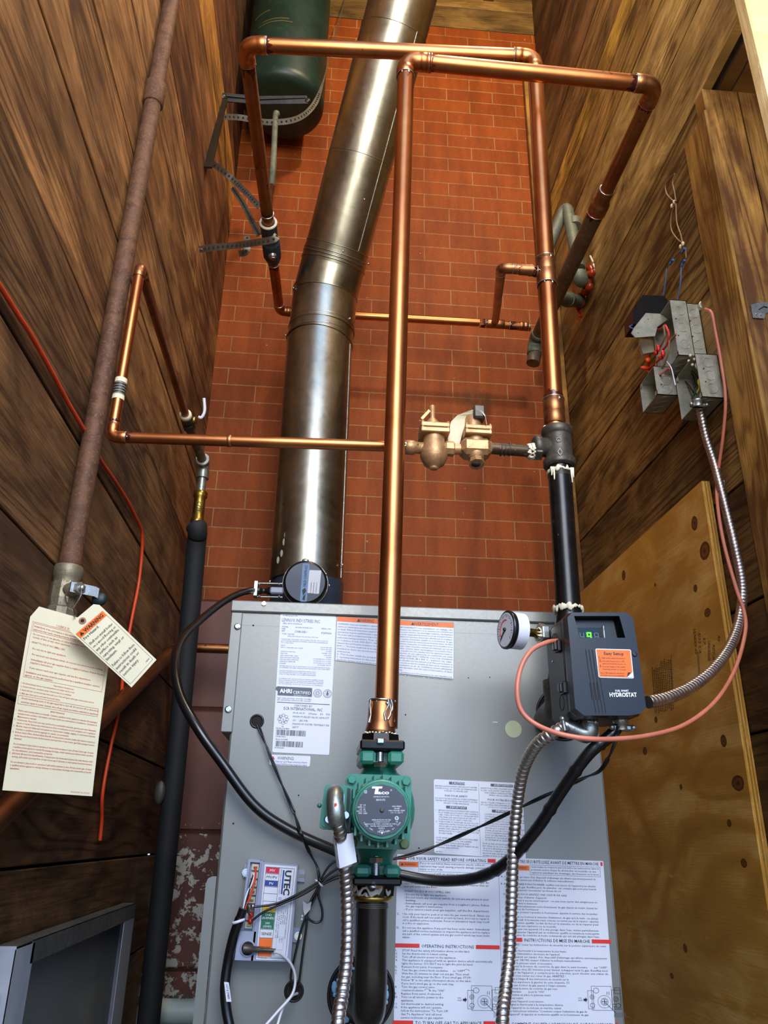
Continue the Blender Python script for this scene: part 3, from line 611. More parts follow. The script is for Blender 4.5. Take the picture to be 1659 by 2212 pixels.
for i, (x0, x1, a, b) in enumerate(((4, mid-16, 'WARNING:', ['If you do not follow these instructions exactly, a fire or', 'explosion may result causing property damage, personal', 'injury or loss of life.']), (mid+8, w-8, 'AVERTISSEMENT:', ['Quiconque ne respecte pas à la lettre les instructions dans la', 'présente notice risque de déclencher un incendie ou une', 'explosion entraînant des dommages, des blessures ou la mort.']))):
    ww = 41 if i == 0 else 58; L.rect(x0, 17, x0+ww, 29, M_org); L.text(a, x0+ww/2+4, 25.5, 5.2, M_txt, w=ww-16, al='c', d=.0006); L.poly([(x0+4, 25.5), (x0+7, 20), (x0+10, 25.5)], M_txt, .0006)
    L.frame(x0+ww+1, 15, x1, 39, .6, M_txtg); L.lines(b, x0+ww+4, 21.5, 7, 4.3, M_txt, maxw=x1-x0-ww-7)
cols = []
EN = [(46, 12, "A. This appliance is equipped with an ignition device which automatically"), (53, 22, "lights the burner. Do not try to light the pilot by hand."), (63, 12, "B. BEFORE OPERATING smell all around the appliance area for gas. Be"), (70, 22, "sure to smell next to the floor because some gas is heavier than air"), (77, 22, "and will settle on the floor."), (88, 22, "WHAT TO DO IF YOU SMELL GAS"), (95.5, 22, "- Do not try to light any appliance."), (102.5, 22, "- Do not touch any electrical switch; do not use any phone in your"), (109, 26, "building."), (116, 22, "- Immediately call your gas supplier from a neighbor's phone. Follow"), (122.5, 26, "the gas supplier's instructions."), (129.5, 22, "- If you cannot reach your gas supplier, call the fire department."),
      (140, 8, "C."), (140, 20, "Use only your hand to push in or turn the gas control knob. Never use"), (147, 20, "tools. If the knob will not push in or turn by hand, don't try to repair it,"), (154, 20, "call a qualified service technician. Force or attempted repair may result"), (161, 20, "in a fire or explosion."), (171, 8, "D."), (171, 20, "Do not use this appliance if any part has been under water. Immediately"), (178, 20, "call a qualified service technician to inspect the appliance and to replace"), (185, 20, "any part of the control system and any gas control which has been under"), (192, 20, "water.")]
FR = [(47, 8, "A. Cet appareil est muni d'un dispositif d'allumage qui allume automatiquement la"), (54, 16, "veilleuse. Ne tentez pas d'allumer la veilleuse manuellement."), (64, 8, "B. AVANT DE FAIRE FONCTIONNER, reniflez tout autour de l'appareil pour déceler"), (71, 16, "une odeur de gaz. Reniflez près du plancher, car certains gaz sont plus lourds"), (78, 16, "que l'air et peuvent s'accumuler au niveau du sol."), (88, 12, "QUE FAIRE SI VOUS SENTEZ UNE ODEUR DE GAZ"), (95, 16, "- Ne pas tenter d'allumer d'appareil."), (102, 16, "- Ne touchez à aucun interrupteur ; ne pas vous servir des téléphones se"), (109, 20, "trouvant dans le bâtiment."), (116, 16, "- Appelez immédiatement votre fournisseur de gaz depuis un voisin. Suivez les"), (122.5, 20, "instructions du fournisseur."), (129.5, 16, "- Si vous ne pouvez rejoindre le fournisseur, appelez le service des incendies."),
      (140, 8, "C. Ne poussez ou tournez la manette d'admission du gaz qu'à la main ; ne jamais"), (147, 20, "utiliser d'outil. Si la manette reste coincée, ne tentez pas de la réparer ; appelez"), (154, 20, "un technicien qualifié. Le fait de forcer la manette ou de la réparer peut"), (161, 20, "déclencher une explosion ou un incendie."), (168, 8, "D. N'utilisez pas cet appareil s'il a été plongé dans l'eau, même partiellement."), (175, 20, "Faites inspecter l'appareil par un technicien qualifié et remplacez toute partie"), (182, 20, "du système de contrôle et toute commande qui ont été plongés dans l'eau.")]
for (y, x, t) in EN: L.text(t, x-6, y, 4.5, M_txt, w=(mid-16-x) if len(t) > 60 else None, maxw=mid-14-x)
for (y, x, t) in FR: L.text(t, mid+x-4, y, 4.3, M_txt, w=(w-mid-16-x) if len(t) > 66 else None, maxw=w-mid-14-x)
banner(0, mid-2, 205, 'OPERATING INSTRUCTIONS', 108); banner(mid+5, w+4, 187, 'INSTRUCTIONS DE MISE EN MARCHE', 138)
E2 = ["STOP! Read the safety information above on this label.", "Set the thermostat to lowest setting.", "Turn off all electric power to the appliance.", "This appliance is equipped with an ignition device which automatically", "lights the burner. DO NOT try to light the pilot by hand.", "Remove front panel, if necessary.", 'Turn the gas control knob clockwise  ⌒   to "OFF".', "Wait five (5) minutes to clear out any gas. Then smell", "for gas, including near the floor. If you smell gas, STOP!", 'Follow "B" in the safety information above on this label.', "If you don't smell gas, go to the next step.", "Turn the gas control valve", 'counterclockwise  ⌒   to the "ON".', "Replace front panel, if removed.", "Turn on all electric power to the", "appliance.", "Set thermostat to desired setting.", "If the appliance will not operate,", 'follow the instructions "To Turn Off', 'Gas To Appliance" and call your', "service technician or gas supplier."]
nums = {0: '1.', 1: '2.', 2: '3.', 3: '4.', 5: '5.', 6: '6.', 7: '7.', 11: '8.', 13: '9.', 14: '10.', 16: '11.', 17: '12.'}
for i, t in enumerate(E2):
    y = 221+7.15*i; L.text(t.replace('⌒', ' '), 14, y, 4.4, M_txt, w=(mid-32) if i == 3 else None, maxw=mid-24)
    if i in nums: L.text(nums[i], 1, y, 4.2, M_txt)
F2 = ["ARRÊTEZ ! Lisez les instructions de sécurité sur la portion supérieure de cette", "étiquette.", "Réglez le thermostat à la température la plus basse.", "Coupez l'alimentation électrique de l'appareil.", "Cet appareil est équipé d'un dispositif d'allumage qui allume automatiquement", "le brûleur. NE PAS essayer d'allumer la veilleuse manuellement.", "Retirez le panneau avant, si nécessaire.", 'Tournez le bouton de contrôle du gaz dans le sens horaire       sur "OFF".', "Attendre cinq (5) minutes pour laisser échapper tout le gaz. Reniflez tout", "autour de l'appareil, y compris près du plancher, pour déceler une odeur de", "gaz. Si vous sentez une odeur de gaz, ARRÊTEZ !", "Passez à l'étape B des instructions de sécurité sur la", "portion supérieure (à gauche) de cette étiquette. S'il", "n'y a pas d'odeur de gaz, passez à l'étape suivante.", "Tournez la vanne de contrôle du gaz sens", 'antihoraire         pour la "ON".', "Remettez en place le panneau avant,", "s'il est retiré.", "Mettez l'appareil sous tension.", "Réglez le thermostat à la température désirée.", "Si l'appareil ne se met pas en marche, suivez", 'les instructions intitulées "Comment couper l\'admission de gaz de', 'l\'appareil" et appelez un technicien qualifié ou le fournisseur de gaz.']
for i, t in enumerate(F2):
    y = 203+6.9*i; L.text(t, mid+13, y, 4.2, M_txt, w=(w-mid-20) if len(t) > 72 else None, maxw=w-mid-18)
for (x, y) in ((146, 262), (66, 305)): 
    for k in range(6): a = PI+PI*k/6; b = a+PI/6; L.poly([(x+6*math.cos(a), y+4*math.sin(a)), (x+6*math.cos(b), y+4*math.sin(b)), (x+5.2*math.cos(b), y+3.4*math.sin(b)), (x+5.2*math.cos(a), y+3.4*math.sin(a))], M_txt)
def valve_drawing(x, y):
    L.frame(x, y+10, x+12, y+50, .7, M_txt); L.frame(x+8, y, x+50, y+53, .7, M_txt); L.frame(x+50, y+8, x+68, y+50, .7, M_txt); L.frame(x+56, y+3, x+68, y+16, .7, M_txt)
    L.ring(x+34, y+34, 14, .6, M_txt); L.ring(x+34, y+34, 8, .8, M_txt); L.ring(x+34, y+34, 5.5, .5, M_txt); L.ring(x+18, y+10, 6, .8, M_txt); L.ring(x+9, y+24, 5, .8, M_txt); L.ring(x+9, y+24, 2.5, .6, M_txt); L.ring(x+9, y+42, 5, .8, M_txt)
    L.ring(x+58, y+28, 5.5, .8, M_txt); L.ring(x+58, y+28, 2.5, .6, M_txt); L.ring(x+54, y+42, 4, .8, M_txt); L.ring(x+62, y+42, 5, .8, M_txt); L.rect(x+40, y+12, x+41, y+19, M_txt); L.rect(x+44, y+12, x+45, y+19, M_txt)
    L.rect(x+33.3, y+29, x+34.7, y+40, M_txt); L.rect(x+28, y+33.3, x+40, y+34.5, M_txt); L.poly([(x+35, y+36), (x+36, y+35.5), (x+56, y+57), (x+55, y+57.5)], M_txt)
    L.poly([(x-9, y+28), (x-5, y+28), (x-5, y+25), (x-1, y+30), (x-5, y+36), (x-5, y+33), (x-9, y+33)], M_txt); L.lines(['GAS', 'INLET'], x-20, y+28, 5, 2.8, M_txtg); L.lines(['GAS CONTROL', 'KNOB SHOWN', "IN 'ON' POSITION"], x+52, y+60, 3.6, 2.5, M_txtg)
valve_drawing(147, 293); valve_drawing(mid+176, 290)
banner(-2, mid+2, 369, 'TO TURN OFF GAS TO APPLIANCE', 132); banner(mid+9, w+6, 370, "COMMENT COUPER L'ADMISSION DE GAZ DE L'APPAREIL", 208)
L.lines(['Set the thermostat to lowest setting.', 'Turn off all electric power to the appliance if service is to be performed.', 'Remove front panel if necessary.'], 14, 387, 7.2, 4.4, M_txt); L.lines(["Réglez le thermostat à la température la plus basse.", "Coupez l'alimentation électrique de l'appareil."], mid+14, 388, 7.2, 4.2, M_txt)
label_thing(L, 'instruction_sheet', 'large white two-language operating instruction sheet with red bars, low on boiler front', {'orange_print': 'orange_panel', 'red_print': 'red_bar'}, r=1)
# ================================================================= PIPEWORK
YF, YR = 1.15, 1.22
RC = .0172
def run(parent, name, pts, r, mat, seg=24, **k):
    return part(name, lambda m: m.sweep(pts, r, seg, **k), mat, parent)
def joint(parent, p, d, r, up=.006, big=True):
    """solder line and scorched flux at the mouth of a fitting; p on the axis, d away from the fitting"""
    p = Vector(p); d = Vector(d).normalized()
    part('solder_joint', lambda m: (m.torus(p, d, r*1.06, r*.085, 28, 6), m.ball(p+Vector((r*.3, -r*.95, -r*.3)), r*.17), m.ball(p+Vector((-r*.5, -r*.8, -r*.15)), r*.12)), M_solder, parent)
    if big:
        def _f(m):
            K = 40; uu = Vector((0, 0, 1)) if abs(d.z) < .9 else Vector((0, 1, 0)); N = (uu-d*uu.dot(d)).normalized(); B = d.cross(N); vs = []
            for k in range(K):
                t = 2*PI*k/K; e_ = N*math.cos(t)+B*math.sin(t); q = Vector((math.cos(t)*2, math.sin(t)*2, p.x*31+p.z*17)); L = max(.08, .8+1.3*noise.noise(q)+.5*noise.noise(q*3))*up*1.2
                for f in (0, .5, 1): vs.append(p+e_*r*(1.016+.006*noise.noise(q*4+Vector((0, f*3, 0))))+d*L*f)
            m.add(vs, [(k*3+j, k*3+j+1, ((k+1) % K)*3+j+1, ((k+1) % K)*3+j) for k in range(K) for j in (0, 1)], True)
        part('flux_burn', _f, M_flux, parent)
def elbow(parent, a, c, b, set_, r, mat, name='elbow', hub=.018):
    """street elbow: bend between a and b with two hubs"""
    a, c, b = Vector(a), Vector(c), Vector(b); da = (a-c).normalized(); db = (b-c).normalized()
    def _f(m):
        cur = bend(a, c, b, set_, 12); R = r*1.10
        pts = [c+da*(set_+hub), c+da*(set_+hub-.0005)]+[c+da*(set_+.0015)]+cur+[c+db*(set_+.0015)]+[c+db*(set_+hub-.0005), c+db*(set_+hub)]
        rr = [R*.985, R*1.02, R*1.02]+[R*.985]*len(cur)+[R*1.02, R*1.02, R*.985]; m.sweep(pts, rr, 28, caps=True)
    part(name, _f, mat, parent); return c+da*(set_+hub), da, c+db*(set_+hub), db
def coupling(parent, p, d, L, r, mat, name='coupling'):
    p = Vector(p); d = Vector(d).normalized()
    part(name, lambda m: m.lathe(p-d*L/2, d, [(r*1.08, 0), (r*1.13, .0008), (r*1.13, L*.47), (r*1.09, L*.49), (r*1.09, L*.51), (r*1.13, L*.53), (r*1.13, L-.0008), (r*1.08, L)], 28), mat, parent)

# ---- front riser, forward horizontal, right return
A = P(833, 1588, YF); B0 = P(877, 131, YF); Z0 = B0.z
Crt = PZ(1418, 184, Z0); Dm = PZ(1297, 432, Z0); De = PZ(1156, 738, Z0)
rs = thing('riser_pipe_run', 'shiny copper riser above green pump turning right under roof and back along right wall', 'pipe', tuple(A))
sb = .030
run(rs, 'pipe', [A+Vector((0, 0, .01)), B0-Vector((0, 0, sb+.004))], RC, M_cu)
p1, d1, p2, d2 = elbow(rs, A, B0, Crt, sb, RC, M_cu)
joint(rs, p1, d1, RC, .004, False); joint(rs, p2, d2, RC, .010)
coupling(rs, B0+d2*(sb+.018+.001), d2, .012, RC, M_cu, 'fitting_hub')
p3, d3, p4, d4 = elbow(rs, B0, Crt, Dm, sb, RC, M_cuD)
run(rs, 'pipe', [p2-d2*.01, p3-d3*.01], RC, M_cu)
joint(rs, p3, d3, RC, .014); joint(rs, p4, d4, RC, .016)
dd = (De-Crt).normalized(); m1 = Crt+dd*((Dm-Crt).dot(dd))
run(rs, 'pipe', [p4-d4*.01, m1], RC, M_cuD)
part('reducing_coupling', lambda m: m.lathe(m1-dd*.034, dd, [(RC*1.1, 0), (RC*1.14, .001), (RC*1.14, .028), (RC*1.3, .042), (RC*1.42, .044), (RC*1.42, .074), (RC*1.36, .076)], 28), M_cuD, rs)
joint(rs, m1-dd*.035, -dd, RC, .004, False); joint(rs, m1+dd*.043, dd, RC*1.27, .022)
R2 = RC*1.28
De2 = m1+dd*((De-m1).dot(dd))
if De2.y > YB-.05: De2 = m1+dd*((YB-.05-m1.y)/dd.y)
run(rs, 'pipe', [m1+dd*.03, De2-dd*.03], R2, M_cuO)
elbow(rs, m1, De2, De2+Vector((-.02, .0, -.2)), .03, R2, M_verd, hub=.02)
run(rs, 'pipe', [De2+Vector((-.003, 0, -.045)), De2+Vector((-.012, 0, -.085))], R2, M_cuO)
# bottom collar over the pump
def _f(m):
    a = P(826, 1515, YF); b = P(821, 1586, YF); L = (a-b).length; m.lathe(b, a-b, [(RC*1.2, 0), (RC*1.28, .003), (RC*1.27, L*.1), (RC*1.18, L*.24), (RC*1.14, L*.35), (RC*1.14, L*.93), (RC*1.05, L*.99)], 32)
part('male_adapter', _f, M_cuD, rs)
a_ = P(826, 1515, YF); b_ = P(821, 1586, YF); ax_ = (a_-b_).normalized()
joint(rs, a_, ax_, RC*1.08, .003, False)
def _f(m):
    r_ = random.Random(5)
    for k in range(5):
        t = r_.uniform(-1.1, 1.1); z0 = r_.uniform(.1, .3); pts = [b_+ax_*((a_-b_).length*q)+Vector((math.sin(t+.15*math.sin(q*9+k))*RC*1.17, -math.cos(t)*RC*1.17, 0)) for q in (1, .85, .7, .55, z0+.12)]; m.sweep(pts, [.0022, .0016, .0012, .0016, .0020], 6)
part('solder_run', _f, M_solder, rs)
def _f(m):
    r_ = random.Random(6)
    for k in range(26): t = 2*PI*k/26; m.ball(b_+Vector((math.cos(t)*RC*1.2, math.sin(t)*RC*1.2, r_.uniform(-.001, .002))), r_.uniform(.0015, .0035), 8, (1, 1, r_.uniform(.4, 1)))
part('thread_sealant', _f, M_tape, rs)

# ---- right vertical: copper above the iron tee, then back horizontal to the left and away to the wall
T0 = P(1199, 925, YR); T1 = P(1154, 124, YR); Z1 = T1.z
L1 = PZ(530, 96, Z1)
rt = thing('return_pipe_run', 'copper run right of the brass valves, crossing behind the riser to upper left', 'pipe', tuple(T0))
run(rt, 'pipe', [T0, T1-Vector((0, 0, .03))], RC, M_cu)
e1, f1, e2, f2 = elbow(rt, T0, T1, L1, .03, RC, M_cu); joint(rt, e2, f2, RC, .004, False)
LQ = P(604, 672, 2.22); 
e3, f3, e4, f4 = elbow(rt, T1, L1, LQ, .03, RC, M_cu); joint(rt, e3, f3, RC, .010); joint(rt, e4, f4, RC, .018)
run(rt, 'pipe', [e2-f2*.01, e3-f3*.01], RC, M_cu)
dl = (LQ-L1).normalized()
def onl(py_t):   # point of the left run nearest a photo row
    lo, hi = 0, (LQ-L1).length
    for _ in range(40):
        mid_ = (lo+hi)/2; q = L1+dl*mid_-O3; yy = (_d3.y*q.x+_d1.y*q.y+_d2.y*q.z)/(_d3.z*q.x+_d1.z*q.y+_d2.z*q.z)*F+CY
        if yy < py_t: lo = mid_
        else: hi = mid_
    return L1+dl*lo
v0, v1 = onl(480), onl(564)
run(rt, 'pipe', [e4-f4*.01, v0+dl*.01], RC, M_cuD); joint(rt, onl(462), -dl, RC, .012)
LH = P(1150, 706, 2.22)
e5, f5, e6, f6 = elbow(rt, L1, LQ, LH, .024, .0152, M_cuD, hub=.014); joint(rt, e5, f5, .0152, .008)
run(rt, 'pipe', [v1-dl*.01, e5-f5*.005], .0158, M_cuD); joint(rt, v1+dl*.012, dl, .0158, .014)
run(rt, 'pipe', [e6-f6*.01, P(1035, 697, 2.22)], .0138, M_cu)
run(rt, 'pipe', [P(1086, 702, 2.22), P(1146, 707, 2.22)], .0138, M_cuD)
hx = (LH-LQ).normalized(); tp = P(1070, 700, 2.22)
coupling(rt, tp, hx, .062, .0140, M_cuD, 'tee'); joint(rt, P(1048, 699, 2.22), -hx, .0150, .012); joint(rt, P(1100, 703, 2.22), hx, .0150, .022)
coupling(rt, P(1131, 705, 2.22), hx, .03, .0140, M_cuD); joint(rt, P(1141, 706, 2.22), hx, .0145, .004, False)
# branch loop between the tee and the right vertical
ba = P(1152, 583, YR); bc = P(1083, 579, YR); bb = tp+Vector((0, 0, .012))
bd_ = (bb-bc).normalized()
part('branch_elbow', lambda m: m.sweep([ba+Vector((.0, 0, 0)), bc+(ba-bc).normalized()*.024]+bend(ba, bc, bb, .020, 10)+[bc+bd_*.03, bc+bd_*.05], [.0105]*13+[.0105, .0108], 22), M_cuD, rt)
part('branch_pipe', lambda m: m.sweep([bc+bd_*.045, bb], [.0098, .0130], 22), M_cuD, rt)
joint(rt, bc+bd_*.052, bd_, .0102, .012); joint(rt, P(1117, 581, YR), Vector((1, 0, 0)), .0098, .012); joint(rt, P(1107, 580, YR), Vector((-1, 0, 0)), .0100, .003, False)
part('branch_hub', lambda m: m.lathe(P(1122, 582, YR), (1, 0, 0), [(.0112, 0), (.0112, .018), (.0122, .02), (.0122, .026)], 22), M_cuD, rt)
joint(rt, bb+Vector((0, -.0, .008)), -bd_, .0132, .01)
rv = (T1-T0).normalized(); tm = P(1175, 588, YR); s_ = T0+rv*((tm-T0).dot(rv))
coupling(rt, s_, rv, .062, RC, M_cuD, 'tee'); joint(rt, s_+rv*.032, rv, RC*1.05, .006, False); joint(rt, s_-rv*.032, -rv, RC*1.05, .004, False)
joint(rt, s_+Vector((-RC*1.15, 0, 0)), Vector((-1, 0, 0)), .0108, .005, True)
cb = T0+rv*.032; coupling(rt, cb, rv, .052, RC, M_cuD, 'female_adapter'); joint(rt, cb+rv*.027, rv, RC*1.05, .008)
def _f(m):
    r_ = random.Random(9); b0 = T0-rv*.004
    for k in range(24): t = 2*PI*k/24; m.ball(b0+Vector((math.cos(t)*RC*1.18, math.sin(t)*RC*1.18, r_.uniform(-.002, .004))), r_.uniform(.002, .0045), 8)
    m.lathe(b0-rv*.006, rv, [(RC*1.15, 0), (RC*1.18, .002), (RC*1.15, .004), (RC*1.18, .006), (RC*1.12, .009)], 28)
part('thread_sealant', _f, M_tape, rt)

# ---- inline valve wrapped in blue-grey tape on the left run
iv = thing('inline_valve', 'blue-grey valve body on the copper run at upper left', 'valve', tuple(v0))
LV = (v1-v0).length
part('body', lambda m: m.lathe(v0, v1-v0, [(RC*1.25, 0), (RC*1.45, .003), (RC*1.5, LV*.04), (RC*1.42, LV*.2), (RC*1.42, LV*.45), (RC*1.6, LV*.5), (RC*1.6, LV*.86), (RC*1.35, LV*.93), (RC*1.15, LV)], 10, flat=True), plain('blue_grey_paint', '#2a3644', .5, var=.2), iv)
part('sealant_ring', lambda m: m.torus(v0+dl*.002, dl, RC*1.32, .0042, 28, 8), M_tape, iv)
vm = v0+dl*LV*.68; od = (O3-vm).normalized(); od = (od-dl*od.dot(dl)).normalized()
def _f(m): m.lathe(vm+od*RC*1.4, od, [(.013, 0), (.013, .004), (.009, .006), (.009, .008)], 20)
part('boss', _f, M_galv, iv)
part('hex_bolt', lambda m: m.hexnut(vm+od*(RC*1.4+.007), od, .0088, .008, .3), M_solder, iv)

# ---- black iron assembly on the right
ir = thing('iron_pipe', 'black iron pipe with tee, standing under the right copper pipe behind the control', 'pipe', tuple(P(1226, 1300, YR)))
Ti = P(1206, 968, YR); i0 = P(1209, 1020, YR); i1 = P(1229, 1330, YR)
run(ir, 'pipe', [i0+Vector((0, 0, .01)), i1], .0205, M_iron, 32)
def _f(m):
    up = Vector((0, 0, 1)); L = (P(1199, 928, YR)-P(1209, 1012, YR)).length; b = Ti-up*L/2
    m.lathe(b, up, [(.0225, 0), (.0275, .0015), (.0285, .003), (.0285, .013), (.0255, .016), (.0245, .018), (.0245, L-.018), (.0255, L-.016), (.0285, L-.013), (.0285, L-.003), (.027, L-.001), (.0215, L)], 36)
    m.lathe(Ti, (-1, 0, 0), [(.018, .0), (.0175, .030), (.0205, .033), (.0205, .044), (.0165, .046)], 28)
part('tee', _f, M_cast, ir)
def _f(m):
    m.hexnut(P(1164, 975, YR)+Vector((.004, 0, 0)), (-1, 0, 0), .0175, .013)
part('bushing', _f, M_cast, ir)
def blob_ring(m, o, ax, R, r, n, seed, jit=.003):
    """smeared ragged bead of paste round a pipe"""
    ax = Vector(ax).normalized(); up = Vector((0, 0, 1)) if abs(ax.z) < .9 else Vector((0, 1, 0)); N = (up-ax*up.dot(ax)).normalized(); B = ax.cross(N); K = 72; S = 8; vs = []
    for k in range(K):
        t = 2*PI*k/K; d = N*math.cos(t)+B*math.sin(t); q = Vector((math.cos(t)*2.5, math.sin(t)*2.5, seed*3.7)); a1 = noise.noise(q*1.6); a2 = noise.noise(q*3.3+Vector((9, 0, 0))); a3 = noise.noise(q*2.2+Vector((0, 7, 0)))
        rr = r*max(.25, .75+.9*a1+.5*a2)
        for j in range(S):
            u = 2*PI*j/S; vs.append(Vector(o)+d*(R+rr*.55*math.cos(u)*(1+.4*noise.noise(q*5+Vector((j, 0, 0)))))+ax*(jit*1.6*a3+rr*1.35*math.sin(u)))
    m.add(vs, [(k*S+j, k*S+(j+1) % S, ((k+1) % K)*S+(j+1) % S, ((k+1) % K)*S+j) for k in range(K) for j in range(S)], True)
part('pipe_dope', lambda m: (blob_ring(m, P(1150, 975, YR), (1, 0, 0), .0135, .004, 22, 1, .005), blob_ring(m, P(1144, 975, YR), (1, 0, 0), .012, .003, 18, 2, .003)), M_tape, ir)
def _f(m):
    blob_ring(m, i0+Vector((0, 0, -.001)), (0, 0, 1), .0215, .0035, 30, 3, .002)
    for (x, l) in ((-.019, .014), (-.015, .022), (.016, .026), (.019, .016), (.006, .008)): m.sweep([i0+Vector((x, -.0145, .002)), i0+Vector((x*1.0, -.0155, -l*.5)), i0+Vector((x*1.02, -.015, -l))], [.0028, .0018, .001], 6)
part('pipe_dope', _f, M_tape, ir)
part('thread', lambda m: [m.torus(i0+Vector((0, 0, -.004-.0022*k)), (0, 0, 1), .0205, .0008, 28, 6) for k in range(4)], M_cast, ir)
part('pipe_dope', lambda m: blob_ring(m, P(1227, 1316, YR), (0, 0, 1), .0225, .0042, 26, 4, .003), M_tape, ir)
part('nipple', lambda m: m.sweep([P(1150, 975, YR), P(1060, 968, YR)], .0108, 22), metal('worn_dark_nipple', '#3a2c20', '#57422e', .45, 18, ('#8a6a44', .62), m=.6), ir)
def _f(m):
    for x in (1100, 1090, 1082): m.torus(P(x, 971, YR), (1, 0, 0), .0112, .0012, 20, 6)
part('thread', _f, M_cast, ir)
# casting marks on the tee face
def _f(m):
    o = P(1210, 976, YR-.0288); s = .005; a, b, c, d = o+Vector((0, 0, s*1.5)), o+Vector((s*.8, .0004, 0)), o+Vector((0, 0, -s*1.5)), o+Vector((-s*.8, .0004, 0))
    for p, q in ((a, b), (b, c), (c, d), (d, a)): m.sweep([p, q], .0006, 6)
    m.torus(P(1207, 950, YR-.0252), (0, 1, 0), .0038, .0006, 20, 6)
part('casting_mark', _f, M_galv, ir)
# lower elbow of the iron pipe into the boiler
ee = P(1213, 1540, YR); 
run(ir, 'pipe', [i1, ee+Vector((0, 0, .045))], .0205, M_iron, 32)
part('elbow', lambda m: m.sweep([ee+Vector((0, 0, .05)), ee+Vector((0, 0, .03))]+bend(ee+Vector((0, 0, 1)), ee, ee+Vector((0, 1, 0)), .028, 10)+[ee+Vector((0, .05, 0)), ee+Vector((0, .092, 0))], [.026, .026]+[.0245]*11+[.026, .0205], 28), M_cast, ir)

# ---- collar rings where pipes enter the boiler
def collar(x, y, r, parent, lbl, seed):
    o = P(x, y, YP-.001); t = thing('pipe_opening', lbl, 'pipe collar', tuple(o))
    part('rim', lambda m: m.torus(o, (0, 1, 0), r, .0022, 40, 8), M_blackp, t)
    part('dark_opening', lambda m: m.lathe(o+Vector((0, -.0003, 0)), (0, 1, 0), [(r, 0), (r, .0006)], 40), M_void, t)
    def _f(m):
        r_ = random.Random(seed)
        for k in range(26): a = 2*PI*k/26; q = r*r_.uniform(.72, .86); m.ball(o+Vector((math.cos(a)*q, -.004, math.sin(a)*q)), r_.uniform(.002, .0045), 8, (1, .6, r_.uniform(.8, 2)))
    part('blue_sealant', _f, plain('pale_blue_sealant_%d' % seed, '#7aa8c0', .6, bump=.5, sc=90), t)
    part('cast_sleeve', lambda m: m.lathe(o+Vector((0, .000, 0)), (0, -1, 0), [(r*.74, 0), (r*.74, .004), (r*.66, .008), (r*.6, .010)], 36), M_cast, t)
collar(780, 2148, .047, None, 'round black-rimmed opening at bottom where the pump pipe enters the boiler', 11)
collar(1214, 1542, .042, None, 'round black-rimmed opening behind the black control where the iron pipe enters', 12)

# ---- galvanised flue
YL = 2.03; RF = .1
fl = thing('flue_pipe', 'wide galvanised steel flue rising from boiler, bending towards top centre', 'flue', (P(668, 1240, YL).x, YL, bt))
q0 = P(664, 1246, YL); q1 = P(690, 712, YL); q0.x = q1.x = (q0.x+q1.x)/2
base = Vector((q0.x, YL, P(664, 1262, YL).z)); top = Vector((q1.x, YL, P(690, 700, YL-RF).z))
u0 = P(727, 545, 1.95); u1 = P(846, 90, 1.60); ud = (u1-u0).normalized(); u2 = u0+ud*((u1-u0).length*1.5)
part('lower_section', lambda m: m.sweep([base, top], RF, 64, flat=False), M_flue, fl)
el = [top, top+Vector((.004, 0, .045)), top.lerp(u0, .55)+Vector((-.012, .03, .01)), u0-ud*.04, u0]
for i in range(4):
    part('elbow_section', lambda m: m.sweep([el[i], el[i+1]], [RF*(1.0+.012*(i % 2)), RF*1.0], 64), M_flue, fl)
part('elbow_shell', lambda m: m.sweep(catmull(el, 4), RF*.996, 64), M_flue, fl)
part('upper_section', lambda m: m.sweep([u0-ud*.02, u0.lerp(u2, .3)], RF*.985, 64), M_flue, fl)
part('upper_section', lambda m: m.sweep([u0.lerp(u2, .3)-ud*.01, u0.lerp(u2, .69)], RF*.99, 64), M_flue, fl)
part('upper_section', lambda m: m.sweep([u0.lerp(u2, .69)-ud*.01, u2], RF*.98, 64), M_flue, fl)
def ring(o, d, R, w=.0028, name='crimped_rib'): part(name, lambda m: m.torus(o, d, R, w, 64, 8), M_flue, fl)
for i, o in enumerate(el[:-1]):
    d = (el[min(i+1, 4)]-el[max(i-1, 0)]).normalized(); ring(o, d, RF*1.005)
    if i in (1, 2): ring(o+d*.012, d, RF*1.003, .002)
ring(u0-ud*.02, ud, RF*1.0); ring(u0-ud*.01, ud, RF*1.003, .002); ring(u0+ud*.012, ud, RF*.99, .0014, 'seam_edge'); ring(u0.lerp(u2, .3), ud, RF*.99, .0012, 'seam_edge'); ring(u0.lerp(u2, .69), ud, RF*.99, .0012, 'seam_edge')
ring(Vector((q0.x, YL, P(690, 694, YL-RF).z)), Vector((0, 0, 1)), RF*1.002, .0012, 'seam_edge')
def _f(m):
    N = Vector((1, 0, 0)); N = (N-ud*N.dot(ud)).normalized(); Bv = N.cross(ud); Bv = Bv if Bv.dot(O3-u0) > 0 else -Bv
    m.sweep([u0+ud*.015+(N*.66+Bv*.75).normalized()*RF*.99, u0.lerp(u2, .69)+(N*.66+Bv*.75).normalized()*RF*.99], .0016, 6)
part('lock_seam', _f, M_galv, fl)
part('lock_seam', lambda m: m.sweep([Vector((q0.x+RF*.93, YL-RF*.37, base.z+.01)), Vector((q0.x+RF*.93, YL-RF*.37, top.z-.02))], .0018, 6), M_galv, fl)
for (x, y, Y) in ((661, 531, 1.93), (796, 570, 1.93), (741, 543, 1.85), (650, 575, 1.96), (634, 622, 1.98), (694, 685, 1.935), (617, 724, YL-.01), (756, 735, YL-.01), (826, 289, 1.69), (787, 431, 1.74), (756, 688, 1.97), (740, 1220, 1.98)):
    o = P(x, y, Y); part('screw', lambda m: m.ball(o, .0035, 8), M_chrome, fl)
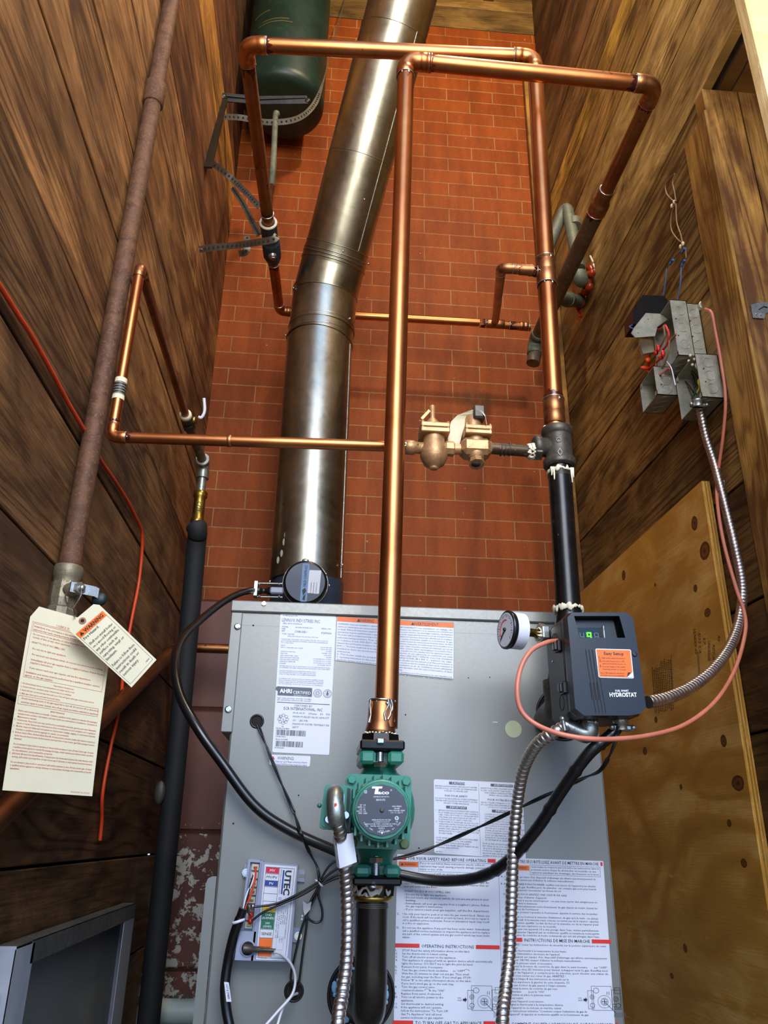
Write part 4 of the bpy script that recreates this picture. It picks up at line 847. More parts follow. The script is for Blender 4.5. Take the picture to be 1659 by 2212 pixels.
part('white_scuff', lambda m: [m.ball(Vector((q0.x-RF*.62+.0, YL-RF*.79, 0))+Vector((dx, 0, P(620, yy, YL-RF).z)), .004, 8, (1, .15, 2.6)) for dx, yy in ((0, 1165), (.006, 1175), (-.004, 1190), (.003, 1150), (-.012, 1205))], plain('chalk_scuff', '#7e7c70', .6), fl)

# ---- vent damper at the foot of the flue
vd = thing('vent_damper', 'round black motor cover of the vent damper, in front of flue base', 'vent damper', tuple(P(660, 1258, 1.86)))
dc = P(659.5, 1257.5, 1.86); rd = 47*mpp(dc)
fa = (O3-dc).normalized(); fa = Vector((fa.x*.6, fa.y, fa.z*.55)).normalized()
part('motor_cover', lambda m: m.lathe(dc, -fa, [(rd*.90, -.0015), (rd*.97, .0), (rd, .003), (rd, .012), (rd*.95, .014), (rd*.95, .05)], 48), M_blackp, vd)
part('cover_face', lambda m: m.lathe(dc+fa*.0016, -fa, [(rd*.90, 0), (rd*.90, .001)], 48), plain('slate_blue_plastic', '#3c4656', .35), vd)
fx = Vector((1, 0, 0)); fx = (fx-fa*fx.dot(fa)).normalized(); fz = fa.cross(fx); fz = fz if fz.z > 0 else -fz
def FP(x, y): # plane of the damper face
    k = mpp(dc); return dc+fa*.0022+fx*((x-659.5)*k)+fz*(-(y-1257.5)*k)
L = Label([(652, 1217), (667, 1217), (665, 1300), (650, 1300)], FP); o = L.sheet(plain('pale_blue_sticker', '#6a8ab0', .5), 'brand_strip', vd, 3, .0003)
L.text('FIELD CONTROLS', 10.5, 50, 5.6, M_txt, w=46, rot=-90, bold=.01); L.poly([(3, 58), (9, 53), (12, 60), (6, 70)], M_txt, .0005); L.poly([(11, 66), (6, 72), (5, 79), (10, 80)], M_txt, .0005); L.done(o)
L = Label([(667, 1231), (693, 1231), (690, 1282), (665, 1281)], FP); o = L.sheet(M_white, 'sticker', vd, 2, .0003)
for i in range(3): L.text(['www.fieldcontrols.com', 'Operating instructions', 'and installation'][i], 6+6*i, 26, 2.6, M_txtg, rot=90, maxw=24)
L.done(o)
part('clamp_ring', lambda m: m.torus(dc-fa*.03, fa, rd*1.05, .0022, 40, 6), M_galv, vd)
part('top_tab', lambda m: m.ball(P(660, 1211, 1.88), .009, 12, (1, .4, .6)), M_galv, vd)
for (x, y) in ((711, 1265), (704, 1240), (583, 1256)): part('screw', lambda m: m.ball(P(x, y, 1.88), .0035, 8), M_chrome, vd)
part('damper_sleeve', lambda m: m.sweep([Vector((q0.x+.004, YL, bt+.0)), Vector((q0.x+.004, YL, base.z+.002))], RF*.97, 48), plain('dark_blue_grey_sleeve', '#3a4656', .35, metal=.4), vd)
def _f(m):
    Y = 1.88
    for y0_ in (1260, 1289): m.sweep([P(553, y0_, Y), P(610, y0_+1, Y)], .0022, 8)
    a = P(550, 1257, Y); b = P(556, 1290, Y); m.box((a.x, Y-.012, b.z), (b.x, Y+.012, a.z), .001)
    for x in (560, 603): 
        for y in (1262, 1288): m.ball(P(x, y, Y-.004), .0028, 8)
part('plug_bracket', _f, M_galv, vd)
def _f(m): Y = 1.88; m.lathe(P(557, 1276, Y), (1, 0, 0), [(.009, 0), (.009, .008), (.0065, .009), (.0065, .022), (.010, .024), (.010, .032)], 20)
part('plug', _f, M_blackp, vd)
def _f(m): Y = 1.875; a = P(584, 1269, Y); b = P(612, 1284, Y); m.box((a.x, Y-.008, b.z), (b.x, Y+.012, a.z), .003)
part('plug_body', _f, M_mod, vd)

# ---- left-hand pipes
r1 = thing('gas_pipe', 'rusty brown iron pipe rising along left wall above the grey ball valve', 'pipe', tuple(P(140, 1232, 1.25)))
YG = 1.262
ga = P(146, 1228, YG); gb = P(371, 0, YG); gt = ga+(gb-ga)*1.3
XG = XL+.020
ga = PX(149, 1228, XG); gt = Vector((XG, ga.y, CZ+3.79))
run(r1, 'pipe', [ga-Vector((0, 0, .01)), gt], .0172, M_rust)
gs_ = P(337, 205, ga.y); part('coupling', lambda m: m.lathe(Vector((XG, ga.y, gs_.z-.03)), (0, 0, 1), [(.019, 0), (.0215, .002), (.0215, .058), (.019, .06)], 24), M_rust, r1)
run(r1, 'nipple', [ga-Vector((0, 0, .115)), ga-Vector((0, 0, .05))], .0165, M_rust)
gl = P(130, 1320, ga.y)
# diagonal copper from the gas line up to the boiler
dg = thing('diagonal_pipe', 'dull copper pipe slanting up along the left wall behind the hanging tags', 'pipe', tuple(PX(0, 1760, XL+.02)))
da_ = PX(-260, 2010, XL+.019); db_ = PX(383, 1398, XL+.021); dc_ = P(500, 1404, db_.y)
run(dg, 'pipe', [da_, db_+(da_-db_).normalized()*.02], .0165, M_cuD, 24); part('elbow', lambda m: m.sweep([db_+(da_-db_).normalized()*.045]+bend(da_, db_, dc_, .018, 8)+[db_+(dc_-db_).normalized()*.035], .0185, 24), M_cuD, dg)
dc_.x = max(dc_.x, -.14); run(dg, 'pipe', [db_+(dc_-db_).normalized()*.02, Vector((-.15, db_.y, db_.z))], .0135, M_cuD, 24)
joint(dg, db_+(dc_-db_).normalized()*.036, (dc_-db_), .0135, .006)
# ball valve
bv = thing('ball_valve', 'grey gas ball valve with steel lever below the rusty pipe', 'valve', tuple(ga-Vector((0, 0, .05))))
vz = ga.z; X0 = XG; Y0 = ga.y
part('body', lambda m: (m.lathe(Vector((X0, Y0, vz-.082)), (0, 0, 1), [(.022, 0), (.0235, .002), (.0235, .014), (.021, .017), (.0225, .030), (.0225, .052), (.021, .058)], 10, flat=True), m.lathe(Vector((X0, Y0, vz-.028)), (0, 0, 1), [(.0205, 0), (.021, .01), (.0225, .013), (.0225, .028), (.021, .031)], 24), m.lathe(Vector((X0, Y0-.004, vz-.040)), (.75, -.6, 0), [(.012, .010), (.012, .028), (.009, .031)], 16)), metal('dull_grey_brass', '#6e6450', '#8a8068', .5, 40, ('#5a503c', .62), .3, m=.5), bv)
ho = Vector((X0+.025, Y0-.022, vz-.040)); hd = Vector((.75, -.6, 0)).normalized()
part('stem_nut', lambda m: (m.hexnut(ho, hd, .0105, .010), m.ball(ho+hd*.012, .005, 10)), M_galv, bv)
hp = Vector((.82, .57, 0)).normalized()
def _f(m):
    a = ho+hd*.004; up = Vector((0, 0, 1))
    for i in range(3):
        pass
    pts = [a-hp*.014, a+hp*.012, a+hp*.024, a+hp*.030+Vector((0, 0, -.002))]
    for p, q in zip(pts[:-1], pts[1:]):
        d = (q-p); m.prism([p-up*.008, p+up*.008, q+up*.008, q-up*.008], hd*.003)
part('lever', _f, M_galv, bv)
part('lever_grip', lambda m: m.ball(ho+hp*.037+Vector((0, 0, -.009)), .012, 14, (1.0, .6, .95)), plain('dark_teal_grip', '#0e2224', .5), bv)
# thin copper: vertical by the rusty pipe, feed to regulator, top elbow, depth run
XT = XL+.056; t0 = PX(241, 944, XT); YT = t0.y; ttop = Vector((XT, YT, P(287, 576, YT).z))
tn = thing('thin_copper_run', 'thin copper line crossing in front of flue from left wall to the brass valves', 'pipe', tuple(t0))
tE = P(872, 965, YF+.045); 
rT = .0098
run(tn, 'pipe', [t0+Vector((0, 0, .02)), ttop-Vector((0, 0, .016))], rT, M_cu, 20)
e_ = elbow(tn, ttop, t0, tE, .013, rT, M_cu, hub=.012); joint(tn, e_[0], e_[1], rT, .006, True); joint(tn, e_[2], e_[3], rT, .006, True)
run(tn, 'pipe', [e_[2]-e_[3]*.006, tE], rT, M_cu, 20)
tw = PX(400, 910, XT); tw.z = ttop.z
tk = Vector((XT, tw.y, ttop.z)); e2_ = elbow(tn, t0, ttop, tk, .012, rT, M_cuD, hub=.012); joint(tn, e2_[2], e2_[3], rT, .008)
run(tn, 'pipe', [e2_[2]-e2_[3]*.005, tk], rT, M_cuD, 20)
dth = (tE-e_[2]).normalized(); hp_ = P(492, 955, YF+.06); part('coupling', lambda m: m.lathe(e_[2]+dth*((hp_-e_[2]).dot(dth)), dth, [(rT*1.02, 0), (rT*1.1, .001), (rT*1.1, .006), (rT*1.02, .007)], 20), M_cuD, tn)
# bar-code sticker round the thin vertical
bz0, bz1 = P(243, 858, YT-.01).z, P(247, 812, YT-.01).z
part('barcode_sticker', lambda m: m.sweep([Vector((XT, YT, bz0)), Vector((XT, YT, bz1))], rT+.0006, 20, caps=False), M_cream, tn)
def _f(m):
    for k in range(14): 
        z = bz0+.009+(bz1-bz0-.018)*k/14; m.sweep([Vector((XT, YT, z)), Vector((XT, YT, z+.0009+(k % 3)*.0005))], rT+.0009, 20, caps=False)
part('bar_lines', _f, M_txt, tn)
# stop valve, dark union and galvanised elbow going down to the check valve and insulation
wv = thing('stop_valve', 'small valve with white lever at far end of thin copper, near brick corner', 'valve', tuple(tk))
yd = Vector((0, 1, 0))
part('white_collar', lambda m: m.lathe(tk-yd*.01, yd, [(.013, 0), (.0155, .002), (.0155, .012), (.013, .014)], 20), M_tape, wv)
part('body', lambda m: m.lathe(tk, yd, [(.014, 0), (.0165, .003), (.0165, .02), (.013, .023), (.013, .035), (.0165, .038), (.0165, .06), (.013, .062)], 8, flat=True), M_cast, wv)
part('stem', lambda m: m.lathe(tk+yd*.03, (1, -.3, .15), [(.010, .008), (.010, .022), (.007, .024)], 12), M_brass, wv)
def _f(m): p = tk+yd*.02+Vector((.038, -.01, .004)); m.sweep(catmull([p-Vector((.008, 0, 0)), p, p+Vector((.006, -.004, .018)), p+Vector((.002, -.01, .05))]), .004, 10)
part('white_lever', _f, M_white, wv)
gE = P(432, 992, 2.02); gE.x = XT+.006; gE.z = tk.z-.0
gp = thing('steel_drop_pipe', 'galvanised pipe and brass check valve dropping to black insulation at left corner', 'pipe', tuple(gE))
yc = 2.03
kx = XT+.014; ge = Vector((kx, yc, tk.z-.012))
run(gp, 'dark_nipple', [tk+yd*.055, ge-yd*.02], .0125, M_cuO, 20)
part('elbow', lambda m: (m.sweep([ge-yd*.034, ge-yd*.018]+bend(ge-yd, ge, ge-Vector((0, 0, 1)), .014, 8)+[ge-Vector((0, 0, .035)), ge-Vector((0, 0, .045))], [.018, .018]+[.0165]*9+[.018, .018], 22), m.torus(ge-yd*.03, yd, .0165, .004, 24, 8)), M_galv, gp)
zz = lambda y: P(428, y, yc).z
part('blue_band', lambda m: m.sweep([Vector((kx, yc, zz(1023))), Vector((kx, yc, zz(1016)))], .0128, 20), plain('sky_blue_tape', '#5a9ac0', .5), gp)
run(gp, 'pipe', [Vector((kx, yc, zz(1065))), Vector((kx, yc, zz(1023)))], .0125, M_galv, 20)
part('check_valve', lambda m: m.lathe(Vector((kx, yc, zz(1136))), (0, 0, 1), [(.0165, 0), (.0185, .002), (.0185, zz(1122)-zz(1136)), (.0165, zz(1120)-zz(1136)), (.0155, zz(1078)-zz(1136)), (.0195, zz(1074)-zz(1136)), (.0195, zz(1064)-zz(1136)), (.015, zz(1062)-zz(1136))], 28), M_brass, gp)
L = Label([(420, 1080), (434, 1080), (434, 1112), (420, 1112)], lambda x, y: Vector(((P(x, y, yc).x-P(427, 1090, yc).x)*1.0+kx+.002, yc-.0162, P(x, y, yc).z)))
L.text('3/75', 10, 30, 9, M_txt, w=22, rot=-90); L.done(gp, {'black_print': 'size_lettering'})
fi = thing('insulated_pipe', 'pipe in black foam insulation running down the left back corner', 'pipe', (kx, yc, 0))
part('foam_sleeve', lambda m: m.sweep(catmull([Vector((kx-.004, yc, zz(1132))), Vector((kx+.004, yc, zz(1150))), Vector((kx+.0, yc+.03, zz(1180))), Vector((kx-.002, yc+.08, P(400, 1400, 2.1).z)), Vector((kx+.0, yc+.10, P(350, 1750, 2.1).z)), Vector((kx+.004, yc+.11, .02))], 6), [.019]*2+[.0285]*3+[.0262]*26, 26), M_foam, fi)
part('tape_patch', lambda m: m.ball(P(345, 1712, yc+.075), .014, 12, (1, .5, 2.0)), plain('dull_tape_patch', '#38352e', .5, bump=.5, sc=60), fi)
# white plastic pipe low on the wall
wp = thing('plastic_pipe', 'white plastic pipe with green lettering low against peeling wall', 'pipe', tuple(P(315, 2180, 2.28)))
pc = P(365, 2190, 2.30); rp = 25*mpp(pc)
part('pipe', lambda m: m.sweep([Vector((XL+.03, 2.30, pc.z+.004)), Vector((-.05, 2.30, pc.z+.004))], rp, 32), M_pvc, wp)
L = Label([(330, 2158), (418, 2158), (418, 2172), (330, 2172)], lambda x, y: Vector((P(x, y, 2.27).x, 2.30-rp*.86, P(x, y, 2.27).z)))
L.text('0-0', 2, 9, 8, M_grn, rot=180, al='r'); L.text('W 224P', 40, 1, 9, M_grn, w=44); L.done(wp, {'green_print': 'green_lettering'})
# condensing or expansion tank hung in the top left
YK = 2.18; tb = P(612, 304, YK+.15); kc = P(608, 200, YK); RK = 88*mpp(P(608, 250, YK))
kc.x = P(608, 255, YK-.02).x; tkn = thing('expansion_tank', 'scuffed dark green tank hanging in top left corner', 'tank', (kc.x, YK, tb.z))
zb_ = tb.z+.0
part('tank_body', lambda m: m.lathe(Vector((kc.x, YK, zb_)), (0, 0, 1), [(RK*.3, -.012), (RK*.75, -.006), (RK*.93, .004), (RK*.99, .018), (RK, .035), (RK, .9), (RK*.9, .95), (RK*.5, 1.0)], 56), M_tank, tkn)
part('scrape_mark', lambda m: [m.torus(Vector((kc.x, YK, zb_+dz)), (0.05, 0, 1), RK+.0005, .0016, 24, 5, a0, a1) for dz, a0, a1 in ((.27, 2.4, 3.3), (.285, 2.5, 3.2), (.34, 2.2, 2.7), (.62, 2.6, 3.0))], plain('bare_ochre_scrape', '#6a5a30', .6), tkn)
# ================================================================= PUMP
YPm = YF
pm = thing('circulator_pump', 'green circulator pump with round dark nameplate in front of boiler', 'pump', tuple(P(823, 1750, YPm)))
pc_ = P(823, 1748, YPm); kf = lambda Y, x=823, y=1748: mpp(P(x, y, Y))
def col_(y, Y=YPm): # axis of the pump at a photo row
    t = (y-1600)/(1930-1600); return P(821+(808-821)*t, y, Y)
fa_, fb_ = col_(1628), col_(1657); ga_2, gb_2 = col_(1866), col_(1891)
def stad(m, z0, z1, hw, hd, cx, sh=0.0, hexy=False):
    """oval bolted flange, longest front to back"""
    pts = []
    n = 20
    for k in range(n):
        a = 2*PI*k/n; pts.append(Vector((cx+hw*math.copysign(abs(math.cos(a))**.55, math.cos(a)), YPm+hd*math.copysign(abs(math.sin(a))**.75, math.sin(a)), z0)))
    m.prism(pts, (0, 0, z1-z0), False)
def _f(m):
    for a, b in ((fa_, fb_), (ga_2, gb_2)):
        cx = (a.x+b.x)/2; m_ = MB(); zt_, zb2 = a.z, b.z
        # flange with a slot at the front for the bolt
        for s in (-1, 1): m.box((cx+s*.0085, YPm-.050, zb2), (cx+s*.0300, YPm+.045, zt_), .004)
        m.box((cx-.012, YPm-.030, zb2), (cx+.012, YPm+.045, zt_), .002)
    m.lathe(Vector((col_(1680).x, YPm, col_(1684).z)), (0, 0, 1), [(.032, 0), (.026, .010), (.0225, fb_.z-col_(1684).z+.001)], 32)
    m.lathe(Vector((col_(1850).x, YPm, ga_2.z-.001)), (0, 0, 1), [(.0225, 0), (.0245, .012), (.032, col_(1828).z-ga_2.z)], 32)
    m.ball(Vector((pc_.x, YPm-.010, pc_.z)), .047, 28, (.98, .62, 1.15))
part('volute', _f, M_green, pm)
Yp = 1.10
def pp(x, y, Y): return P(x, y, Y)
# four-eared mounting plate
def hull(cs, r, n=8):
    pts = []
    for (x, y) in cs:
        for k in range(n): a = 2*PI*k/n; pts.append((x+r*math.cos(a), y+r*math.sin(a)))
    pts = sorted(set(pts)); 
    def half(ps):
        h = []
        for p in ps:
            while len(h) > 1 and (h[-1][0]-h[-2][0])*(p[1]-h[-2][1])-(h[-1][1]-h[-2][1])*(p[0]-h[-2][0]) <= 0: h.pop()
            h.append(p)
        return h[:-1]
    return half(pts)+half(pts[::-1])
ears = [(760, 1684), (877, 1688), (873, 1823), (762, 1820)]
def _f(m):
    pts = [P(x, y, Yp) for x, y in hull(ears, 12.5, 16)]; m.prism(pts, (0, .018, 0))
    pts = [P(x, y, Yp-.002) for x, y in hull(ears, 9, 16)]; m.prism(pts, (0, .004, 0))
part('mounting_plate', _f, M_green, pm)
for (x, y) in ears: part('plate_bolt', lambda m: (m.lathe(P(x, y, Yp-.002), (0, -1, 0), [(.0066, 0), (.0066, .001)], 20), m.hexnut(P(x, y, Yp-.003), (0, -1, 0), .0058, .0052, .3)), M_green if y < 1700 else metal('dull_green_bolt', '#4a5a3a', '#6a7450', .5, 30, m=.4), pm)
cc = P(825, 1749, Yp); Yf2 = 1.015; cf = P(825, 1750, Yf2); ax = (cf-cc).normalized(); Lm = (cf-cc).length
rd_ = 56*kf(Yf2); rO = 67*kf(1.06)
ax = Vector((0, -1, 0)); cc = Vector((cf.x, Yp, cf.z)); Lm = Yp-Yf2
part('motor_shell', lambda m: m.lathe(cc, ax, [(rO*.96, 0), (rO, .006), (rO*1.0, .022), (rO*.96, .027), (rO*.93, .03), (rO*.93, Lm*.55), (rO*.95, Lm*.8), (rd_*1.06, Lm*.97), (rd_*1.02, Lm)], 56), M_green, pm)
for k in range(22):
    a = 2*PI*k/22+.07; c_, s_ = math.cos(a), math.sin(a)
    if abs(c_) > .93: continue
    w_ = .0012; x = c_*rO*.98; z0 = math.sqrt(max(0, (rO*.93)**2-x*x))*.93; z1 = math.sqrt(max(0, (rO*1.075)**2-x*x)); sg = 1 if s_ > 0 else -1
    part('cooling_fin', lambda m: m.prism([cc+Vector((x-w_, -Lm*.30, sg*z0)), cc+Vector((x+w_, -Lm*.30, sg*z0)), cc+Vector((x+w_, -Lm*.30, sg*z1)), cc+Vector((x-w_, -Lm*.30, sg*z1))], Vector((0, -Lm*.55, 0))), M_green, pm)
part('front_rim', lambda m: m.torus(cc+ax*(Lm*.93), ax, rd_*1.07, .0022, 56, 8), M_green, pm)
L = Label([(825-56, 1750-56), (825+56, 1750-56), (825+56, 1750+56), (825-56, 1750+56)], lambda x, y: P(x, y, Yf2-.0022))
M_np = plain('charcoal_nameplate', '#3a3e48', .45)
o = L.sheet(M_np, 'nameplate', pm, 55.8)
n_ = [(56+55*math.cos(2*PI*k/48), 56+55*math.sin(2*PI*k/48)) for k in range(48)]
L.poly([(35, 5), (57, 5), (56, 9.5), (49, 9.5), (46.5, 22), (39.5, 22), (42, 9.5), (34, 9.5)], M_wtx); L.text('aco', 46.5, 22, 8, M_wtx, w=25, bold=.03); L.text('®', 74, 15, 3.5, M_wtx)
L.text('CARTRIDGE CIRCULATOR', 54, 29, 3, M_wtx, w=34, al='c'); L.text('0010-F3', 53, 36.5, 4.4, M_wtx, w=19, al='c'); L.frame(18, 14, 23.5, 20, .7, M_wtx); L.text('1', 20.4, 19, 4, M_wtx)
L.lines(['HP', 'AMPS', 'HZ', 'VOLTS', 'RPM'], 13, 47, 4.5, 2.9, M_wtx, al='r'); L.lines(['1/8', '1.1', '60', '115', '3250'], 16, 47, 4.5, 2.9, M_wtx)
L.lines(['MAX PRESS', '125 PSI', 'MAX WATER TEMP', '110 °C / 230 °F'], 88, 50, 4.6, 2.9, M_wtx, al='c')
L.ring(88, 74, 4.2, 1.1, M_wtx); L.text('UL', 88, 76, 4, M_wtx, al='c'); L.text('US', 88, 83, 3, M_wtx, al='c')
L.lines(['IMPEDANCE PROTECTED', 'CONTINUOUS DUTY', 'ENCLOSURE TYPE 2 / BOITIER DE TYPE 2', 'WATER CIRCULATING PUMP', 'CLASS H', '24-19'], 55, 79, 4.4, 2.6, M_wtx, al='c', maxw=68)
for k, ch in enumerate('TACO INC.  CRANSTON, RI  USA'):
    a = PI*(.80-.60*k/27); L.text(ch, 56+49*math.cos(a), 56+49*math.sin(a), 3.2, M_wtx, al='c', rot=a*180/PI-90)
L.poly([(56, 103), (58, 105.5), (56, 108), (54, 105.5)], M_wtx); L.done(o, {'white_print': 'lettering'})
part('centre_plug', lambda m: m.lathe(P(825, 1750, Yf2-.002), (0, -1, 0), [(.0024, 0), (.0024, .002), (.0014, .0022)], 16), M_cast, pm)
# terminal box
def rbox(m, px, Y, th, r=9):
    Lb = Label(px, lambda x, y: P(x, y, Y)); pts = []
    for cx_, cy_, a0 in ((r, r, 180), (Lb.W-r, r, 270), (Lb.W-r, Lb.H-r, 0), (r, Lb.H-r, 90)):
        for k in range(5): a = (a0+22.5*k)*PI/180; pts.append(Lb.at(cx_+r*math.cos(a), cy_+r*math.sin(a)))
    m.prism(pts, (0, th, 0))
part('terminal_box', lambda m: (rbox(m, [(702, 1694), (762, 1698), (756, 1796), (689, 1790)], 1.068, .045), rbox(m, [(706, 1698), (758, 1702), (753, 1792), (693, 1786)], 1.066, .003, 8)), M_green, pm)
part('box_gap', lambda m: m.prism([P(x, y, 1.062) for x, y in ((751, 1702), (757, 1704), (753, 1760), (757, 1800), (750, 1796), (748, 1760))], (0, .02, 0)), M_blackm, pm)
part('side_screw', lambda m: m.ball(P(690, 1740, 1.085), .0032, 8), M_green, pm)
def _f(m):
    Y = 1.062; k = mpp(P(724, 1740, Y))
    pts = []
    for i in range(13): a = PI*i/12; pts.append(P(725-19*math.cos(a), 1721-19*math.sin(a), Y))
    pts += [P(742, 1765, Y), P(714, 1768, Y)]; m.prism(pts, (0, .006, 0))
part('connector_plate', _f, M_chrome, pm)
cn = [P(724, 1722, 1.050), P(724, 1735, 1.040), P(726, 1760, 1.038), P(728, 1772, 1.044)]
part('elbow_connector', lambda m: m.sweep(catmull([P(723, 1712, 1.066), P(724, 1716, 1.050)]+cn[1:], 5), [.006, .008, .0095, .0105, .0108]+[.0108]*16, 20), M_galv, pm)
part('sight_slot', lambda m: m.ball(P(725, 1742, 1.0285), .0020, 8, (1.2, .5, 2.2)), M_redw, pm)
for (x, y) in ((709, 1770), (747, 1761)): part('clamp_screw', lambda m: (m.lathe(P(x, y, 1.056), (0, -1, 0), [(.0052, 0), (.0052, .004), (.0040, .0052)], 18), m.box(P(x, y, 1.051)+Vector((-.003, -.0006, -.0006)), P(x, y, 1.051)+Vector((.003, .0004, .0006)))), M_chrome, pm)
# black iron companion flanges, bolts
def flange(parent, up):
    if up: a, b = col_(1607), col_(1628); h0, h1 = col_(1588), col_(1607); fw = .0305
    else: a, b = col_(1891), col_(1909); h0, h1 = col_(1909), col_(1934); fw = .0315
    def _f(m):
        cx = (a.x+b.x)/2; m.box((cx-fw, YPm-.052, b.z), (cx+fw, YPm+.048, a.z), .0025)
        m.lathe(Vector((cx, YPm, min(h0.z, h1.z))), (0, 0, 1), [(.0285 if up else .0265, 0), (.0275 if up else .028, abs(h1.z-h0.z))], 8, phase=PI/8)
    part('iron_flange', _f, M_iron, parent)
flange(pm, True); flange(pm, False)
def bolt(y0, y1, x, yh, yn, who):
    Y = YPm-.042; a = P(x, y0, Y); b = P(x, y1, Y)
    part('flange_bolt', lambda m: (m.sweep([a, b], .0045, 14), [m.torus(Vector((a.x, Y, a.z+(b.z-a.z)*k/16)), (0, 0, 1), .0045, .0007, 14, 5) for k in range(17)], m.hexnut(Vector((a.x, Y, P(x, yn, Y).z-.003)), (0, 0, 1), .0095, .007), m.hexnut(Vector((a.x, Y-.0, P(x, yh, Y).z)), (0, 0, 1), .0085, .007)), M_chrome, pm)
bolt(1626, 1656, 821, 1608, 1652, 0); bolt(1850, 1890, 812, 1919, 1858, 0)
part('bolt_head', lambda m: m.box(P(815, 1595, YPm-.058)+Vector((0, 0, 0)), P(829, 1607, YPm-.050), .001), M_chrome, pm)
# black elbow pipe below the pump
M_biron = metal('brown_black_iron', '#2c2824', '#403a34', .3, 14, ('#5a5248', .72), m=.75, rv=.05)
bp = thing('black_elbow_pipe', 'black iron pipe below the green pump curving back into boiler', 'pipe', tuple(P(800, 2100, YPm)))
b0_ = col_(1932); bx_ = P(806, 1960, YPm).x; bl = P(795, 2150, YPm); hz = P(780, 2148, YP).z
bl = Vector((P(800, 2140, YPm).x, YPm, hz-.0))
run(bp, 'pipe', [Vector((bl.x, YPm, b0_.z)), Vector((bl.x, YPm, bl.z+.048))], .0208, M_biron, 36)
part('elbow', lambda m: m.sweep([Vector((bl.x, YPm, bl.z+.052))]+bend(bl+Vector((0, 0, .2)), bl, bl+Vector((0, .2, 0)), .045, 14)+[bl+Vector((0, .10, 0)), bl+Vector((0, .158, 0))], [.0212]*16+[.0212, .0212], 36), M_biron, bp)
part('pipe_dope', lambda m: (blob_ring(m, Vector((bl.x, YPm, b0_.z+.000)), (0, 0, 1), .0235, .0042, 30, 21, .003), blob_ring(m, Vector((bl.x, YPm, P(800, 1922, YPm).z)), (0, 0, 1), .0265, .0030, 30, 23, .006)), M_tape, bp)
part('tan_gasket', lambda m: m.lathe(Vector((bl.x, YPm, b0_.z-.008)), (0, 0, 1), [(.0225, 0), (.0265, .002), (.0265, .006), (.0225, .008)], 32), M_brass, bp)
part('thread_edge', lambda m: [m.torus(Vector((bl.x, YPm, b0_.z-.011-.002*k)), (0, 0, 1), .0208, .0008, 32, 6) for k in range(3)], M_cast, bp)

# ================================================================= CONTROL BOX AND GAUGE
YA = 1.04; AD = .100
aq = thing('boiler_control', 'black boiler control box with green digits and orange sticker', 'control', tuple(P(1300, 1440, YA)))
AL = Label([(1220, 1321), (1369, 1321), (1401, 1549), (1243, 1549)], lambda x, y: P(x, y, YA)); W_, H_ = AL.W, AL.H
def AB(m, pts, d0, d1, taper=1.0):
    """outline in the box frame (pixels), from depth d0 (towards the viewer is negative) back to d1"""
    f_ = [AL.at(x, y)+Vector((0, d0, 0)) for x, y in pts]; m.prism(f_, (0, d1-d0, 0))
oc = [(11, 0), (W_-18, 0), (W_-1, 13), (W_, H_-18), (W_-14, H_-4), (W_-38, H_), (14, H_), (-3, H_-15), (0, 12)]
inn = [(20, 2), (W_-26, 2), (W_-18, 12), (W_-16, H_-18), (W_-24, H_-4), (24, H_-4)]
dz = lambda p, d: AL.at(*p)+Vector((0, d, 0))
def _f(m):
    # rear housing
    f_ = [AL.at(x, y)+Vector((0, .018, 0)) for x, y in oc]; b_ = [AL.at(x, y)+Vector((0, AD, 0)) for x, y in [(p[0]*.98, p[1]) for p in oc]]
    m.prism(f_, (0, AD-.018, 0))
part('rear_housing', _f, M_blackm, aq)
def _f(m):
    # front cover: bevelled rim around a recessed window
    win = [(18, 11), (W_-34, 11), (W_-27, 60), (25, 60)]
    n = len(oc); f0 = [AL.at(*p)+Vector((0, .012, 0)) for p in oc]; f1 = [AL.at(*p)+Vector((0, .0175, 0)) for p in oc]
    cx_, cy_ = W_/2, H_/2; rimp = [(cx_+(p[0]-cx_)*.955, cy_+(p[1]-cy_)*.975) for p in oc]; fr = [AL.at(*p)+Vector((0, -.002, 0)) for p in rimp]
    m.add(f0+f1, [(i, (i+1) % n, n+(i+1) % n, n+i) for i in range(n)], False)
    m.add(f0+fr, [(i, (i+1) % n, n+(i+1) % n, n+i) for i in range(n)], False)
    # face: strips round the window opening
    def q(pts): m.add([AL.at(*p)+Vector((0, -.002, 0)) for p in pts], [list(range(len(pts)))], False)
    R_ = rimp; q([R_[0], R_[1], win[1], win[0]]); q([R_[1], R_[2], R_[3], (W_-20, 60), win[2], win[1]]); q([(25, 60), (W_-20, 60), R_[3], R_[4], R_[5], R_[6], R_[7], (3, 60)]); q([R_[8], R_[0], win[0], win[3], (3, 60)])
    w0 = [AL.at(*p)+Vector((0, -.002, 0)) for p in win]; w1 = [AL.at(*p)+Vector((0, .014, 0)) for p in [(24, 14), (W_-38, 14), (W_-34, 62), (28, 62)]]
    m.add(w0+w1, [(0, 1, 5, 4), (1, 2, 6, 5), (2, 3, 7, 6), (3, 0, 4, 7), (4, 5, 6, 7)], False)
part('front_cover', _f, M_blackp, aq)
part('display_recess', lambda m: m.add([dz(p, d) for d in (-.0012, .0136) for p in (((18.3, 11.3), (W_-34.3, 11.3), (W_-27.3, 60), (25, 60)) if d < 0 else ((24.5, 14.5), (W_-38.5, 14.5), (W_-34.5, 62), (28.5, 62)))], [(0, 1, 5, 4), (1, 2, 6, 5), (3, 0, 4, 7), (4, 5, 6, 7)], False), plain('dark_recess_plastic', '#040506', .35), aq)
def _f(m):
    for (x, y, w2, h2) in ((28, 34, 20, 28),):
        pass
    m.add([dz(p, .0135) for p in ((27, 31), (84, 31), (84, 62), (29, 62))], [(0, 1, 2, 3)], False)
pan = part('display_panel', _f, plain('smoked_display', '#07120a', .12), aq)
